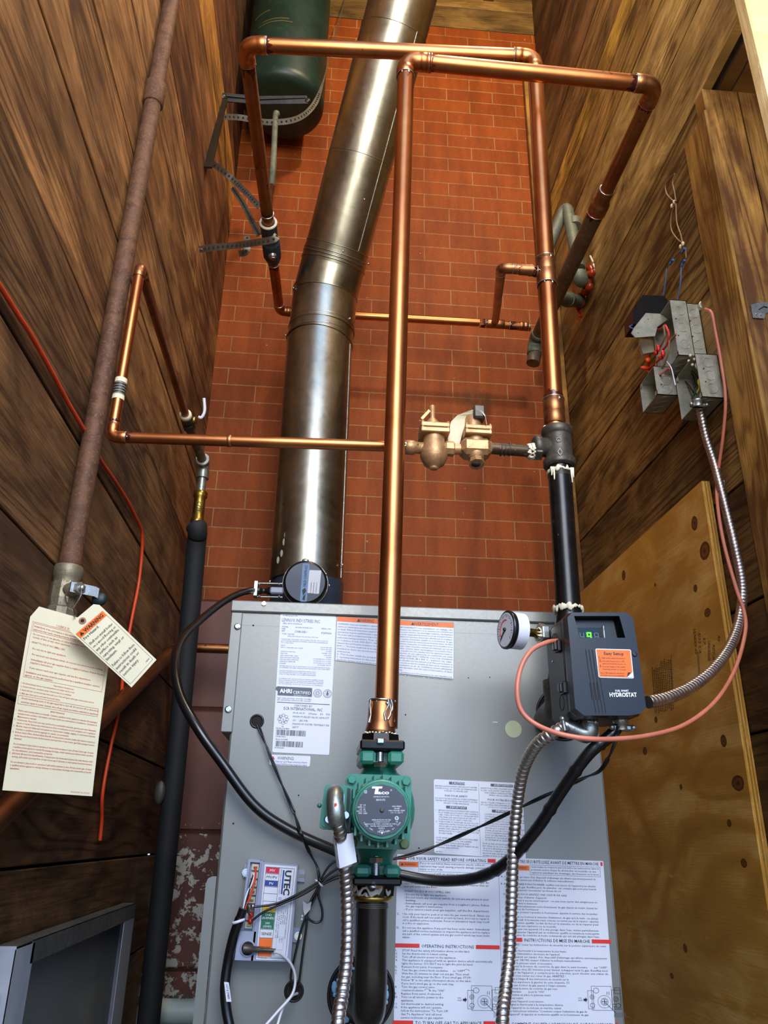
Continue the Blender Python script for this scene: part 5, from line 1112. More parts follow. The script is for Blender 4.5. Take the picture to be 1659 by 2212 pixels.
def digit(m, x, y, segs, w_=8.5, h_=18, t=1.6):
    S = {'a': (0, 0, w_, t), 'g': (0, h_/2-t/2, w_, t), 'd': (0, h_-t, w_, t), 'f': (0, 0, t, h_/2), 'b': (w_-t, 0, t, h_/2), 'e': (0, h_/2, t, h_/2), 'c': (w_-t, h_/2, t, h_/2)}
    for k in segs: a, b, c, d = S[k]; m.add([dz(p, .0130) for p in ((x+a, y+b), (x+a+c, y+b), (x+a+c, y+b+d), (x+a, y+b+d))], [(0, 1, 2, 3)], False)
part('unlit_digit', lambda m: digit(m, 34, 43, 'fgbc', t=.9), M_off, pan); part('lit_digit', lambda m: digit(m, 48.5, 42, 'afgbcd', w_=10, t=2.6), M_led, pan); part('unlit_digit', lambda m: digit(m, 65, 43, 'afgbce', t=.9), M_off, pan)
part('window_divider', lambda m: m.box(AL.at(82, 30)+Vector((0, .006, 0)), AL.at(83, 60)+Vector((0, .0135, 0))), M_galv, aq)
def _f(m):
    for (y0, y1, xs) in ((86, 122, (34, 41, 48)), (157, 194, (35, 42, 49))):
        for x in xs: m.add([dz(p, -.0023) for p in ((x, y0), (x+1.4, y0), (x+2.2, y1), (x+.8, y1))], [(0, 1, 2, 3)], False)
part('vent_slots', _f, M_void, aq)
def _f(m):
    for x in (35.5, 42.5, 49.5, 56): m.sweep([dz((x, 122), -.0022), dz((x+6, H_-8), -.0022)], .0005, 5)
part('moulded_ribs', _f, M_blackm, aq)
part('cover_screw', lambda m: m.lathe(dz((W_-12, 97), -.000), (0, -1, 0), [(.0032, 0), (.0032, .003), (.002, .0032)], 18), M_blackm, aq)
SL = Label([(0, 0), (1, 0), (1, 1), (0, 1)], lambda x, y: Vector()); 
SL.c = [dz((55, 84), -.0026), dz((130, 86), -.0026), dz((128, 149), -.0026), dz((55, 147), -.0026)]; SL.W, SL.H = 76, 64; SL.nrm = Vector((0, -1, 0)); SL.mb = {}
so = SL.sheet(M_white, 'setup_sticker', aq, 3, .0003)
SL.rect(2, 2, 74, 62, M_org); SL.poly([(74.2, 50), (74.2, 62.2), (61, 62.2)], M_white, .0006); SL.poly([(64, 51), (71, 51), (61, 61)], M_blackp, .0007)
SL.text('Easy Setup', 38, 13.5, 6.6, M_txt, w=42, al='c', bold=.015, d=.0006)
for i, (a, b, y) in enumerate((('1.', 'High Limit: adjust as needed.', 22), ('2.', 'Low Limit: Factory set to OFF -', 29), ('', 'adjust only if boiler has domestic coil.', 34.5), ('3.', 'Economy: Adjust to the number', 41), ('', 'heating zones in house.', 46.5), ('', 'Note: Differentials are controlled by', 55), ('', 'the Hydrostat and not adjustable.', 60))):
    SL.text(a, 5, y, 5.0, M_txt, d=.0006, bold=.02); SL.text(b, 5 if y > 50 else 11, y, 3.3, M_txt, w=(52 if y > 50 else 50), d=.0006)
SL.done(so, {'orange_print': 'orange_panel', 'white_paper': 'turned_corner', 'black_plastic': 'curl_shadow'})
SL.mb = {}; SL.c = [dz((70, 172), -.0026), dz((132, 172), -.0026), dz((134, 190), -.0026), dz((70, 190), -.0026)]; SL.W, SL.H = 63, 18
SL.text('FUEL SMART', 30, 5, 4, M_wtx, w=28, al='c', bold=.02); SL.text('HYDROSTAT', 31, 15.5, 8.5, M_wtx, w=56, al='c', bold=.035); SL.done(aq, {'white_print': 'logo_lettering'})
# side face details
def side(px, py): # point on the left side of the housing
    X_ = dz((0, 60), .02).x; 
    for _ in range(1): pass
    t = (py-1321)/228.; xs_ = dz((-1.5, t*H_), .02).x; return PX(px, py, xs_-.0008)
def _f(m):
    m.sweep([side(1211, 1345), side(1228, 1545)], .0006, 5)
part('housing_seam', _f, M_void, aq)
for (x, y, h) in ((1207, 1397, 11), (1219, 1487, 11)):
    def _f(m):
        o = side(x, y); m.box(o+Vector((-.005, -.010, -.008)), o+Vector((.001, .008, .008)), .001); m.box(o+Vector((-.009, -.006, -.006)), o+Vector((-.004, .004, .006)), .001)
    part('latch', _f, M_blackp, aq)
part('knockout', lambda m: m.torus(side(1214, 1518), (1, 0, 0), .0105, .0006, 28, 5), M_void, aq)
part('knockout', lambda m: m.torus(side(1197, 1382), (1, 0, 0), .0085, .0006, 28, 5), M_void, aq)
part('side_screw', lambda m: m.ball(side(1193, 1429), .0015, 8), M_chrome, aq)
# connectors underneath
zu = AL.at(60, H_).z
def conn(x, Y, nm, wd=.03):
    o = P(x, 1556, Y); o.z = zu
    return part(nm, lambda m: (m.lathe(o, (0, 0, -1), [(.0105, -.002), (.0105, .004), (.009, .005), (.009, .012)], 20), m.box(o+Vector((-wd/2, -.006, -.013)), o+Vector((wd/2, .006, -.005)), .002), m.ball(o+Vector((-wd/2, -.006, -.009)), .0042, 10), m.ball(o+Vector((wd/2, -.006, -.009)), .0042, 10)), M_galv, aq), o
_, oc1 = conn(1340, 1.075, 'cable_connector'); 
def _f(m):
    o = P(1272, 1558, 1.08); o.z = zu
    m.sweep([o+Vector((0, 0, .002)), o+Vector((0, 0, -.006))]+bend(o, o+Vector((0, 0, -.022)), P(1224, 1566, 1.09), .014, 6)+[P(1224, 1568, 1.09)], [.012]*2+[.0125]*7+[.0105], 20)
    m.sweep([P(1216, 1556, 1.075), P(1220, 1578, 1.075)], .003, 10); m.ball(P(1215, 1553, 1.075), .004, 10); m.box(P(1212, 1572, 1.08), P(1238, 1583, 1.10), .002)
part('elbow_connector', _f, M_galv, aq)
part('small_clamp', lambda m: (m.sweep([P(1268, 1558, 1.07), P(1290, 1562, 1.07)], .003, 10), m.ball(P(1285, 1560, 1.07), .0045, 10)), M_galv, aq)
# pressure gauge
gg = thing('pressure_gauge', 'round black-rimmed pressure gauge on brass stem left of the control', 'gauge', tuple(P(1105, 1368, 1.11)))
gc = P(1091.5, 1360, 1.10); gd = Vector((math.cos(math.radians(14)), math.sin(math.radians(14)), -.02)).normalized(); rg_ = 41*mpp(gc)
part('case', lambda m: m.lathe(gc, gd, [(rg_*.97, .0), (rg_*1.02, .0012), (rg_*1.02, .005), (rg_*.95, .0065), (rg_*.95, .026), (rg_*.7, .028)], 44), M_blackp, gg)
part('dial', lambda m: m.lathe(gc-gd*.0002, gd, [(rg_*.90, 0), (rg_*.9, .0004)], 44), M_white, gg)
part('case_label', lambda m: m.lathe(gc+gd*.0085, gd, [(rg_*.962, 0), (rg_*.962, .0175)], 44), M_white, gg)
gx = Vector((0, 0, 1)).cross(gd).normalized(); gz = gd.cross(gx).normalized(); gz = gz if gz.z > 0 else -gz; gx = gx if gx.y < 0 or True else gx
def _f(m):
    for k in range(28):
        a = math.radians(225-270*k/27); r0, r1 = (.66, .84) if k % 3 == 0 else (.74, .82)
        m.sweep([gc-gd*.0004+(gx*math.cos(a)+gz*math.sin(a))*rg_*r0, gc-gd*.0004+(gx*math.cos(a)+gz*math.sin(a))*rg_*r1], .0004, 4)
part('scale_marks', _f, M_txtg, gg)
part('needle', lambda m: (m.sweep([gc-gd*.001, gc-gd*.001+(gx*.5-gz*.45)*rg_], .0008, 6), m.ball(gc-gd*.001, .003, 10)), M_txt, gg)
part('red_band', lambda m: m.sweep([gc-gd*.0003+(gx*math.cos(a)+gz*math.sin(a))*rg_*.52 for a in [math.radians(-30+12*k) for k in range(13)]], .0009, 6), M_ored, gg)
part('round_mark', lambda m: m.torus(P(1118, 1391, 1.10)+Vector((0, -.004, 0)), (.5, -.85, 0), .0042, .0012, 20, 6), M_red, gg)
gs0 = gc+gd*.026
part('stem', lambda m: m.sweep([P(1131, 1364, 1.115), P(1172, 1370, 1.135)], .0062, 20), M_brass, gg)
part('hex_nut', lambda m: (m.hexnut(P(1164, 1369, 1.13), (1, .2, 0), .0165, .011), m.lathe(P(1174, 1370, 1.14), (1, .2, 0), [(.011, 0), (.011, .03)], 20)), M_galv, gg)
part('thread_sealant', lambda m: blob_ring(m, P(1165, 1369, 1.13), (1, .2, 0), .0085, .0032, 16, 31, .003), M_tape, gg)

# ================================================================= BRASS VALVES
YV = YR
def bonnet(m, cx, y0, y1, w_, Y):   # bolted square flange pair
    for (a, b) in ((y0, (y0+y1)/2-.25), ((y0+y1)/2+.25, y1)):
        p, q = P(cx-w_, a, Y), P(cx+w_, b, Y); r = (q.x-p.x)/2; m.box((p.x, Y-r*.95, P(cx, b, Y).z), (q.x, Y+r*.95, P(cx, a, Y).z), .0015)
    for s in (-1, 1):
        for t in (-1, 1):
            p = P(cx+s*(w_-4), y0, Y); r = (P(cx+w_, y0, Y).x-P(cx-w_, y0, Y).x)/2*.8; m.lathe(Vector((p.x, Y+t*r, P(cx, y1, Y).z+.0005)), (0, 0, 1), [(.0030, 0), (.0034, P(cx, y0, Y).z-P(cx, y1, Y).z+.0012), (.0022, P(cx, y0, Y).z-P(cx, y1, Y).z+.0025)], 10)
fv = thing('feed_valve', 'brass pressure reducing valve with small flip lever, left of the pair', 'valve', tuple(P(937, 970, YV)))
kz = lambda y, x=937: P(x, y, YV)
def _f(m):
    c = P(937, 972, YV); k = mpp(c)
    b = P(937, 1011, YV); m.lathe(Vector((c.x, YV, b.z)), (0, 0, 1), [(9*k, 0), (12*k, .002), (13*k, 3.5*k), (22*k, 8*k), (30*k, 26*k), (29*k, 44*k), (24*k, 60*k), (24*k, 74*k)], 16, flat=False)
    m.lathe(P(876, 966, YV), (1, 0, 0), [(14*k, 0), (16*k, .002), (16*k, 18*k), (13*k, 22*k), (13*k, 50*k)], 28)
    m.lathe(P(981, 970, YV), (-1, 0, 0), [(15*k, 0), (17*k, .002), (17*k, 18*k), (14*k, 22*k), (14*k, 40*k)], 8, phase=PI/8)
    m.lathe(P(937, 1011, YV), (0, -.0, -1), [(10*k, -.002), (10*k, .001), (7*k, .003)], 20)
part('body', _f, M_bronze, fv); part('bonnet_flange', lambda m: bonnet(m, 937, 925, 946, 31, YV), M_bronze, fv)
def _f(m):
    k = mpp(P(937, 900, YV)); m.lathe(Vector((P(934, 925, YV).x, YV, P(934, 927, YV).z)), (0, 0, 1), [(21*k, 0), (20*k, 5*k), (15*k, 15*k), (9*k, 22*k), (8.5*k, 24*k)], 32)
part('spring_dome', _f, M_bronze, fv)
def _f(m):
    k = mpp(P(937, 880, YV)); o = Vector((P(934, 905, YV).x, YV, P(934, 907, YV).z)); m.lathe(o, (0, 0, 1), [(6.5*k, 0), (6.5*k, 33*k), (4*k, 35*k)], 12)
part('stem', _f, M_bronze, fv)
part('flip_lever', lambda m: m.prism([P(x, y, YV-.012) for x, y in ((926, 884), (930, 888), (915, 905), (911, 906), (909, 902))], (0, .003, 0)), M_bronze, fv)
part('arrow_mark', lambda m: m.sweep([P(898, 960, YV-.0165), P(905, 960, YV-.0165), P(904, 956, YV-.0165), P(911, 961, YV-.0165), P(904, 966, YV-.0165), P(905, 962, YV-.0165), P(898, 962, YV-.0165)], .0006, 5), M_brass, fv)
part('solder_joint', lambda m: blob_ring(m, P(876, 966, YV), (1, 0, 0), .0105, .0026, 20, 41, .002), M_solder, fv)
part('nipple', lambda m: m.sweep([P(980, 970, YV), P(998, 971, YV)], .0098, 20), M_bronze, fv)
rvv = thing('relief_valve', 'brass valve with stained body and drooping paper tag, beside the iron nipple', 'valve', tuple(P(1027, 970, YV)))
def _f(m):
    c = P(1028, 965, YV); k = mpp(c)
    m.box(P(994, 951, YV)+Vector((0, -.020, 0)), P(1060, 990, YV)+Vector((0, .020, 0)), .008)
    m.lathe(P(1060, 968, YV), (1, 0, 0), [(15*k, -.004), (15*k, 0), (13*k, .001)], 24)
    m.lathe(Vector((P(1026, 940, YV).x, YV, P(1026, 992, YV).z)), (0, 0, 1), [(17*k, 0), (22*k, 8*k), (22*k, 36*k), (20*k, 46*k), (20*k, 55*k)], 28)
    m.lathe(Vector((P(1028, 990, YV).x, YV-.006, P(1028, 1006, YV).z)), (0, -.35, -1), [(15*k, -16*k), (17*k, -2*k), (17*k, 0), (12.5*k, .0005)], 8, phase=.3)
part('body', _f, M_bronze, rvv); part('bonnet_flange', lambda m: bonnet(m, 1029, 930, 949, 29, YV), M_bronze, rvv)
part('outlet_mouth', lambda m: m.ball(P(1028, 1003, YV-.012), .0085, 12, (1, .9, .5)), M_void, rvv)
part('spring_cover', lambda m: m.lathe(Vector((P(1022, 930, YV).x, YV, P(1022, 932, YV).z)), (0, 0, 1), [(.0155, 0), (.0150, .004), (.0150, .026), (.0125, .029)], 28), M_bronze, rvv)
part('slotted_cap', lambda m: m.box(P(1018, 886, YV)+Vector((0, -.022, 0)), P(1044, 915, YV)+Vector((0, .004, 0)), .003), M_cast, rvv)
def _f(m):
    nx, ny = 8, 12; g = []
    pts = [((968, 960), (992, 962)), ((968, 930), (1000, 932)), ((975, 910), (1010, 905)), ((988, 897), (1022, 895)), ((1005, 890), (1033, 892)), ((1026, 883), (1041, 892)), ((1040, 886), (1048, 900)), ((1048, 896), (1050, 912)), ((1052, 916), (1051, 918))]
    vs = []
    for i, (a, b) in enumerate(pts):
        Y = YV+.012-.006*i if i < 6 else YV-.024
        vs += [P(*a, Y), P(*b, Y-.004)]
    m.add(vs, [(2*i, 2*i+1, 2*i+3, 2*i+2) for i in range(len(pts)-1)], True); m.add([v+Vector((0, .0008, .0004)) for v in vs], [(2*i, 2*i+2, 2*i+3, 2*i+1) for i in range(len(pts)-1)], True)
pt = thing('paper_tag', 'blank cream paper tag draped over the right brass valve', 'tag', tuple(P(1010, 900, YV)))
part('sheet', _f, M_cream, pt)

# ================================================================= CONDUITS, CABLES, WIRES
def ribbed(name, pts, r, label, cat='conduit', pitch=.0074, parent=None, mat=None, seg=14, amp=.14):
    c = catmull(pts, 30); out = [c[0]]; step = pitch/9; acc = 0       # even spacing so the ribs stay regular
    d = []
    for a, b in zip(c[:-1], c[1:]):
        l = (b-a).length; t = step-acc
        while t <= l: out.append(a.lerp(b, t/l)); t += step
        acc = l-(t-step)
    m = MB(); m.sweep(out, r, seg, rf=lambda Ls, th: 1.05-.16*(.5+.5*math.cos(2*PI*Ls/pitch-th))**5)
    o = build(name, m, mat or M_conduit, parent)
    if not parent: tag(o, label, cat)
    return o
def hose(name, pts, r, mat, label=None, cat='cable', parent=None, n=10, seg=12, group=None):
    m = MB(); m.sweep(catmull(pts, n), r, seg); o = build(name, m, mat, parent)
    if label: tag(o, label, cat, group)
    return o
XW = XR-.018
box_c = PX(1512, 884, XR-.03)
ribbed('metal_conduit', [PX(1511, 878, .795), PX(1524, 940, .800), PX(1543, 1000, .802), PX(1555, 1045, .798), PX(1571, 1110, .795), PX(1590, 1190, .79), PX(1604, 1270, .775), PX(1597, 1340, .74), P(1577, 1396, 1.26), P(1540, 1447, 1.20), P(1490, 1486, 1.15), P(1440, 1508, 1.11), P(1400, 1517, 1.085)], .0086, 'flexible steel conduit looping from wall junction box down to control', pitch=.0085)
ribbed('metal_conduit', [P(1226, 1566, 1.085), P(1196, 1583, 1.09), P(1160, 1608, 1.11), P(1132, 1660, 1.15), P(1118, 1730, 1.18), P(1109, 1830, 1.19), P(1105, 1940, 1.19), P(1100, 2060, 1.18), P(1092, 2140, 1.16), P(1084, 2240, 1.13), P(1078, 2330, 1.12)+Vector((0, 0, -.1)), Vector((P(1070, 2330, 1.12).x, 1.14, .012))], .0083, 'flexible steel conduit from beneath the control down past the instruction sheet')
ribbed('metal_conduit', [P(729, 1774, 1.042), P(735, 1800, 1.05), P(742, 1850, 1.07), P(749, 1930, 1.085), P(751, 2000, 1.085), P(748, 2080, 1.08), P(739, 2150, 1.07), P(728, 2240, 1.05), P(722, 2330, 1.05)+Vector((0, 0, -.1)), Vector((P(722, 2330, 1.05).x, 1.07, .012))], .0080, 'flexible steel conduit hanging from green pump, wrapped by a white label')
# white flag label round the pump conduit
L = Label([(725, 1806), (762, 1799), (771, 1862), (734, 1876)], lambda x, y: P(x, y, 1.052)); L.curl = lambda u, v: .003*math.sin(u*PI)
flg = thing('flag_label', 'blank white label wrapped round the conduit below pump', 'label', tuple(P(748, 1840, 1.05))); L.sheet(M_white, 'sheet', flg, n=(8, 2), th=.0006)
part('wrap', lambda m: m.sweep([P(736, 1806, 1.060), P(745, 1868, 1.073)], .0102, 20), M_white, flg)
# black power cable: damper -> over the boiler's left edge -> behind the pump -> up to the control
hose('power_cable', [P(548, 1275, 1.88), P(520, 1281, 1.80), P(480, 1302, 1.70), P(430, 1342, 1.56), P(392, 1382, 1.44), P(378, 1430, 1.35), P(388, 1500, 1.30), P(426, 1572, 1.272), P(480, 1648, 1.272), P(548, 1738, 1.275), P(620, 1790, 1.28), P(720, 1836, 1.285), P(800, 1870, 1.288), P(880, 1893, 1.285), P(960, 1903, 1.27), P(1040, 1893, 1.24), P(1100, 1858, 1.20), P(1160, 1790, 1.16), P(1215, 1705, 1.12), P(1270, 1630, 1.09), P(1318, 1590, 1.08), P(1338, 1566, 1.075)], [.0078 if i < 150 or i > 202 else .0084*(1+.16*max(0, math.sin(i*.62))**6*(1 if i % 2 else -.6)) for i in range(211)], M_rub, 'thick black cable from the damper sagging behind the pump up to the control', n=10, seg=16)
def _f(m):
    r_ = random.Random(4)
    for (x, y, Y, dx, dy) in ((1125, 1835, 1.172, 10, -14), (1172, 1772, 1.143, 9, -14), (1213, 1708, 1.11, 8, -12), (1254, 1655, 1.085, 10, -14)):
        m.ball(P(x, y, Y-.006), .0066, 10, (1.1, .7, 1.3))
def twist(name, pts, r, label, mat=M_rub, group=None):
    c = catmull(pts, 14); t = thing(name, label, 'wire', tuple(c[0]), group); 
    for s in (0, PI):
        q = []; L0 = 0
        for i, p in enumerate(c):
            if i: L0 += (c[i]-c[i-1]).length
            d = (c[min(i+1, len(c)-1)]-c[max(i-1, 0)]).normalized(); a = Vector((0, 0, 1)) if abs(d.z) < .8 else Vector((1, 0, 0)); N = (a-d*a.dot(d)).normalized(); B = d.cross(N); th = L0*45+s; q.append(p+(N*math.cos(th)+B*math.sin(th))*r)
        part('strand', lambda m: m.sweep(q, r, 8), mat, t)
    return t
twist('twisted_wire', [P(557, 1565, 1.305), P(575, 1610, 1.296), P(607, 1690, 1.296), P(635, 1755, 1.296), P(650, 1800, 1.268), P(668, 1840, 1.290), P(686, 1875, 1.292), P(690, 1905, 1.28)], .0014, 'thin black wire pair dropping from the upper grommet across the cable')
twist('twisted_wire', [P(1335, 1568, 1.07), P(1330, 1600, 1.06), P(1300, 1660, 1.08), P(1258, 1682, 1.12), P(1160, 1727, 1.20), P(1060, 1775, 1.25), P(960, 1820, 1.28), P(900, 1843, 1.285), P(840, 1858, 1.288)], .0015, 'thin black wire pair stretched between control and pump base')
wb = thing('wire_bundle', 'knot of thin black wires tied left of the pump base', 'wires', tuple(P(690, 1910, 1.285)))
for i, pts in enumerate(([(690, 1905), (712, 1870), (745, 1848)], [(690, 1908), (715, 1885), (750, 1865)], [(692, 1910), (722, 1893), (760, 1880)], [(694, 1912), (725, 1898), (765, 1890)],
                         [(688, 1905), (650, 1928), (600, 1951), (560, 1958), (547, 1958)], [(690, 1910), (655, 1932), (610, 1952), (570, 1970), (543, 1990)],
                         [(690, 1912), (672, 1945), (665, 1970), (650, 2010), (638, 2060), (628, 2110), (636, 2138)], [(692, 1912), (680, 1940), (664, 1972), (662, 2000), (655, 2050), (645, 2130)], [(691, 1912), (688, 1935), (696, 1965), (694, 1988), (680, 1993), (664, 1982), (662, 1968), (676, 1938), (690, 1913)])):
    Yw = 1.288 if i < 4 else (1.268 if i in (4, 5) else 1.297)
    c = [P(x, y, Yw+(.0 if k else -.0)) for k, (x, y) in enumerate(pts)]
    part('wire', lambda m: m.sweep(catmull(c, 8), .0016, 8), M_rub, wb)
part('cable_tie', lambda m: m.torus(P(689, 1908, 1.285), (.6, 0, .75), .0062, .0018, 20, 8), M_wwire, wb)
part('clear_tape', lambda m: m.prism([P(x, y, 1.292) for x, y in ((654, 1946), (664, 1953), (673, 1947), (670, 1965), (658, 1978), (655, 1965))], (0, .001, 0)), plain('clear_tape', '#b8b8b4', .2), wb)
for (x, y) in ((653, 1979), (652, 1986)): part('tape_end', lambda m: m.ball(P(x, y, 1.291), .0018, 8), M_white, wb)
hose('white_lead', [P(593, 2056, 1.262), P(610, 2063, 1.27), P(630, 2085, 1.28), P(638, 2115, 1.285), P(630, 2150, 1.28), P(600, 2185, 1.27), P(565, 2225, 1.26)], .0019, M_wwire, 'white ignition lead from module connector curving down past the lower grommet', 'wire')
hose('white_lead', [P(642, 2146, 1.308), P(630, 2152, 1.29), P(612, 2175, 1.28), P(596, 2225, 1.27)], .0019, M_wwire, 'shorter white lead coming out of the lower grommet', 'wire')
# module cable with tie and tag
mc = thing('module_cable', 'thick black cable with white tag at left of the ignition module', 'cable', tuple(P(500, 2100, 1.27)))
part('jacket', lambda m: m.sweep(catmull([P(526, 1962, 1.262), P(516, 1990, 1.265), P(504, 2025, 1.27), P(493, 2075, 1.275), P(486, 2130, 1.275), P(489, 2180, 1.275), P(500, 2240, 1.27), P(503, 2290, 1.27), Vector((P(504, 2290, 1.27).x, 1.27, .35)), Vector((P(504, 2290, 1.27).x, 1.27, .15)), Vector((P(500, 2240, 1.27).x, 1.25, .01))], 10), [.0062]*8+[.0070]*93, 16), M_rub, mc)
part('cable_tie', lambda m: m.torus(P(515, 1990, 1.264), (-.3, 0, .95), .0078, .0020, 24, 8), M_white, mc)
for i, (mt, pts) in enumerate(((M_ored, [(552, 1872), (551, 1895), (543, 1930), (529, 1962)]), (M_wwire, [(549, 1885), (545, 1905), (532, 1935), (526, 1962)]), (M_rub, [(548, 1890), (540, 1915), (534, 1940), (527, 1962)]), (M_rub, [(528, 1962), (533, 1950), (537, 1970), (543, 1976)]))):
    part('core_wire', lambda m: m.sweep(catmull([P(x, y, 1.258) for x, y in pts], 8), .0016, 8), mt, mc)
L = Label([(484, 2121), (494, 2122), (500, 2164), (489, 2164)], lambda x, y: P(x, y, 1.2672)); o = L.sheet(M_white, 'tag', mc, 1); L.text('LOT # 274009', 3.5, 5, 4.5, M_txt, w=32, rot=90); L.done(o)
# pink thermostat cable
hose('thermostat_cable', [side(1204, 1384), P(1180, 1388, 1.06), P(1148, 1405, 1.05), P(1126, 1440, 1.045), P(1117, 1490, 1.04), P(1126, 1535, 1.04), P(1160, 1566, 1.035), P(1220, 1588, 1.02), P(1300, 1597, 1.02), P(1400, 1589, 1.06), P(1480, 1565, 1.12), P(1545, 1515, 1.18), P(1588, 1445, 1.24), P(1610, 1365, 1.29), P(1607, 1320, 1.31), P(1590, 1270, 1.33), P(1565, 1180, 1.36), P(1551, 1100, 1.38), PX(1549, 1040, .800), PX(1562, 940, .804), PX(1567, 860, .804), PX(1557, 780, .798), PX(1544, 710, .790), PX(1537, 676, .785), PX(1524, 668, .785)], .0033, M_pink, 'thin pink cable making a wide loop around the control and up the right wall', 'cable', n=10)
part_ = None
ctie = thing('cable_clip', 'small white clip holding conduit to plywood top corner', 'clip', tuple(PX(1560, 1045, XR-.02))); part('clip_body', lambda m: m.box(PX(1555, 1038, .80)+Vector((0, -.001, 0)), PX(1563, 1052, .80)+Vector((.008, .006, 0)), .003), M_white, ctie)
# orange-red bell wire on the left wall
xo = XL+.006
hose('orange_wire', [PX(-20, 590, xo), PX(0, 618, xo), PX(40, 682, xo), PX(66, 722, xo), PX(110, 800, xo), PX(150, 875, xo), PX(185, 935, xo+.002), PX(215, 990, xo), PX(262, 1060, xo), PX(292, 1115, xo), PX(307, 1160, xo), PX(301, 1250, xo), PX(285, 1335, xo), PX(270, 1420, xo), PX(258, 1530, xo), PX(240, 1610, xo), PX(222, 1710, xo), PX(220, 1770, xo), PX(216, 1815, xo)], .0036, M_ored, 'thin orange wire running down the left wall planks behind the pipes', 'wire')

# ================================================================= IGNITION MODULE
YM = YP-.032
md = thing('ignition_module', 'grey ignition module with coloured terminal legend on the boiler front', 'control module', tuple(P(575, 1970, YP)))
ML = Label([(536, 1856), (644, 1865), (628, 2078), (509, 2074)], lambda x, y: P(x, y, YM)); mw, mh = ML.W, ML.H
def MBx(m, x0, y0, x1, y1, d0, d1):
    m.prism([ML.at(x, y)+Vector((0, d0, 0)) for x, y in ((x0, y0), (x1, y0), (x1, y1), (x0, y1))], (0, d1-d0, 0))
part('housing', lambda m: (MBx(m, 30, 4, mw, mh, 0, .0315), MBx(m, 0, 2, 30, 165, .014, .0315), MBx(m, -2, 158, 34, mh, .0, .0315), MBx(m, 26, 2, 32, 160, .004, .0315), MBx(m, 0, 0, 5, 165, .006, .0315), MBx(m, 5, 0, 26, 6, .006, .0315)), M_mod, md)
part('terminal_strip', lambda m: [MBx(m, 9, 10+18.5*k, 24, 24+18.5*k, .009, .016) for k in range(8)], plain('ivory_terminal', '#b8b09c', .5), md)
for k in range(8): part('terminal_blade', lambda m: MBx(m, 13, 15+18.5*k, 21, 18+18.5*k, .006, .010), M_brass if k % 3 else M_cu, md)
part('spade_connector', lambda m: (m.ball(P(542, 1976, YM+.003), .004, 8), m.ball(P(541, 1990, YM+.003), .004, 8)), M_redw, md); part('spade_connector', lambda m: m.ball(P(546, 1958, YM+.003), .004, 8), M_chrome, md)
for (x0, y0, x1, y1) in ((-9, 14, 4, 44), (mw, 16, mw+16, 44), (-8, 145, 2, 166), (mw, 150, mw+14, 182)): part('mounting_tab', lambda m: MBx(m, x0, y0, x1, y1, .027, .0315), M_mod, md)
for (x, y) in ((531, 1885), (644, 2022)): part('tab_screw', lambda m: (m.lathe(P(x, y, YP-.005), (0, -1, 0), [(.0055, 0), (.0055, .001)], 20), m.hexnut(P(x, y, YP-.006), (0, -1, 0), .0042, .004)), M_chrome, md)
part('slot', lambda m: MBx(m, mw+4, 26, mw+16, 34, .0265, .028), M_jack, md)
pcx = P(535, 2049, YM)
part('spark_socket', lambda m: m.torus(pcx, (0, 1, 0), .0098, .0014, 28, 8), M_mod, md); part('socket_hole', lambda m: m.lathe(pcx+Vector((0, -.0004, 0)), (0, 1, 0), [(.0092, 0), (.0092, .0005)], 28), M_void, md)
def _f(m): m.lathe(P(526, 2049, YM-.006), (1, 0, -.05), [(.0055, 0), (.0055, .013), (.0040, .014), (.0040, .022), (.0032, .023), (.0024, .045)], 16)
part('spark_connector', _f, M_cast, md)
L = Label([(572, 1867), (641, 1872), (620, 2075), (553, 2073)], lambda x, y: P(x, y, YM-.0008)); o = L.sheet(M_white, 'legend', md, 1); w = L.W
cells = [('MV', M_mag, M_wtx, 6, 19), ('MV/PV', M_white, M_txt, 21, 34), ('PV', M_blue, M_wtx, 36, 48), ('', M_white, M_txt, 50, 63), ('', M_white, M_txt, 65, 80), ('', M_white, M_txt, 82, 92), ('24V', M_yel, M_txt, 94, 105), ('GND\n(BURNER)', M_grn, M_wtx, 106, 123), ('24V\n(GND)', M_grn, M_wtx, 124, 141), ('SENSE', M_white, M_txt, 143, 160), ('SPARK', M_org, M_txt, 161, 200)]
for t, bg, fg, y0, y1 in cells:
    if bg is not M_white: L.rect(4, y0, 32, y1, bg)
    L.rect(3, y0-1, 33, y0-.3, M_txt)
    ls = t.split('\n'); hh = 6 if len(ls) == 1 else 4.6; yy = (y0+y1)/2+hh/2 if len(ls) == 1 else (y0+y1)/2-1.5
    if t == 'SPARK': yy = 184
    for i, q in enumerate(ls): L.text(q, 18, yy+7*i, hh, fg, al='c', maxw=26, d=.0006)
L.frame(3, 5, w-4, L.H-4, .7, M_txt); L.rect(32.5, 5, 33.2, L.H-4, M_txt)
L.text('UTEC', 46, 10, 13, M_blackp, w=56, rot=90, bold=.035); L.rect(40.5, 10, 44, 64, M_blue); L.text('UNITED TECHNOLOGIES ELECTRONIC CONTROLS', 36, 8, 2.2, M_txt, w=56, rot=90); L.ring(40, 74, 3, .8, M_blue)
for i, t in enumerate(('INTERMITTENT PILOT IGNITION', '24VAC   50/60HZ', '100% CONTROL ONLY', 'ANSI Z21.20', 'UTEC P/N 1003-638A', 'CONNECTOR CODE 2 NO. 708')): L.text(t, 58-4.2*i, 90, 2.5, M_txtg, w=70 if i in (0, 4, 5) else 40, rot=90)
L.frame(41, 157, 57, 185, .3, M_txtg); L.text('102117', 47, 160, 2.4, M_txtg, rot=90); L.text('REV A', 52, 160, 2.4, M_txtg, rot=90); L.text('P-1003-638A', 6, 203.5, 2.4, M_txtg)
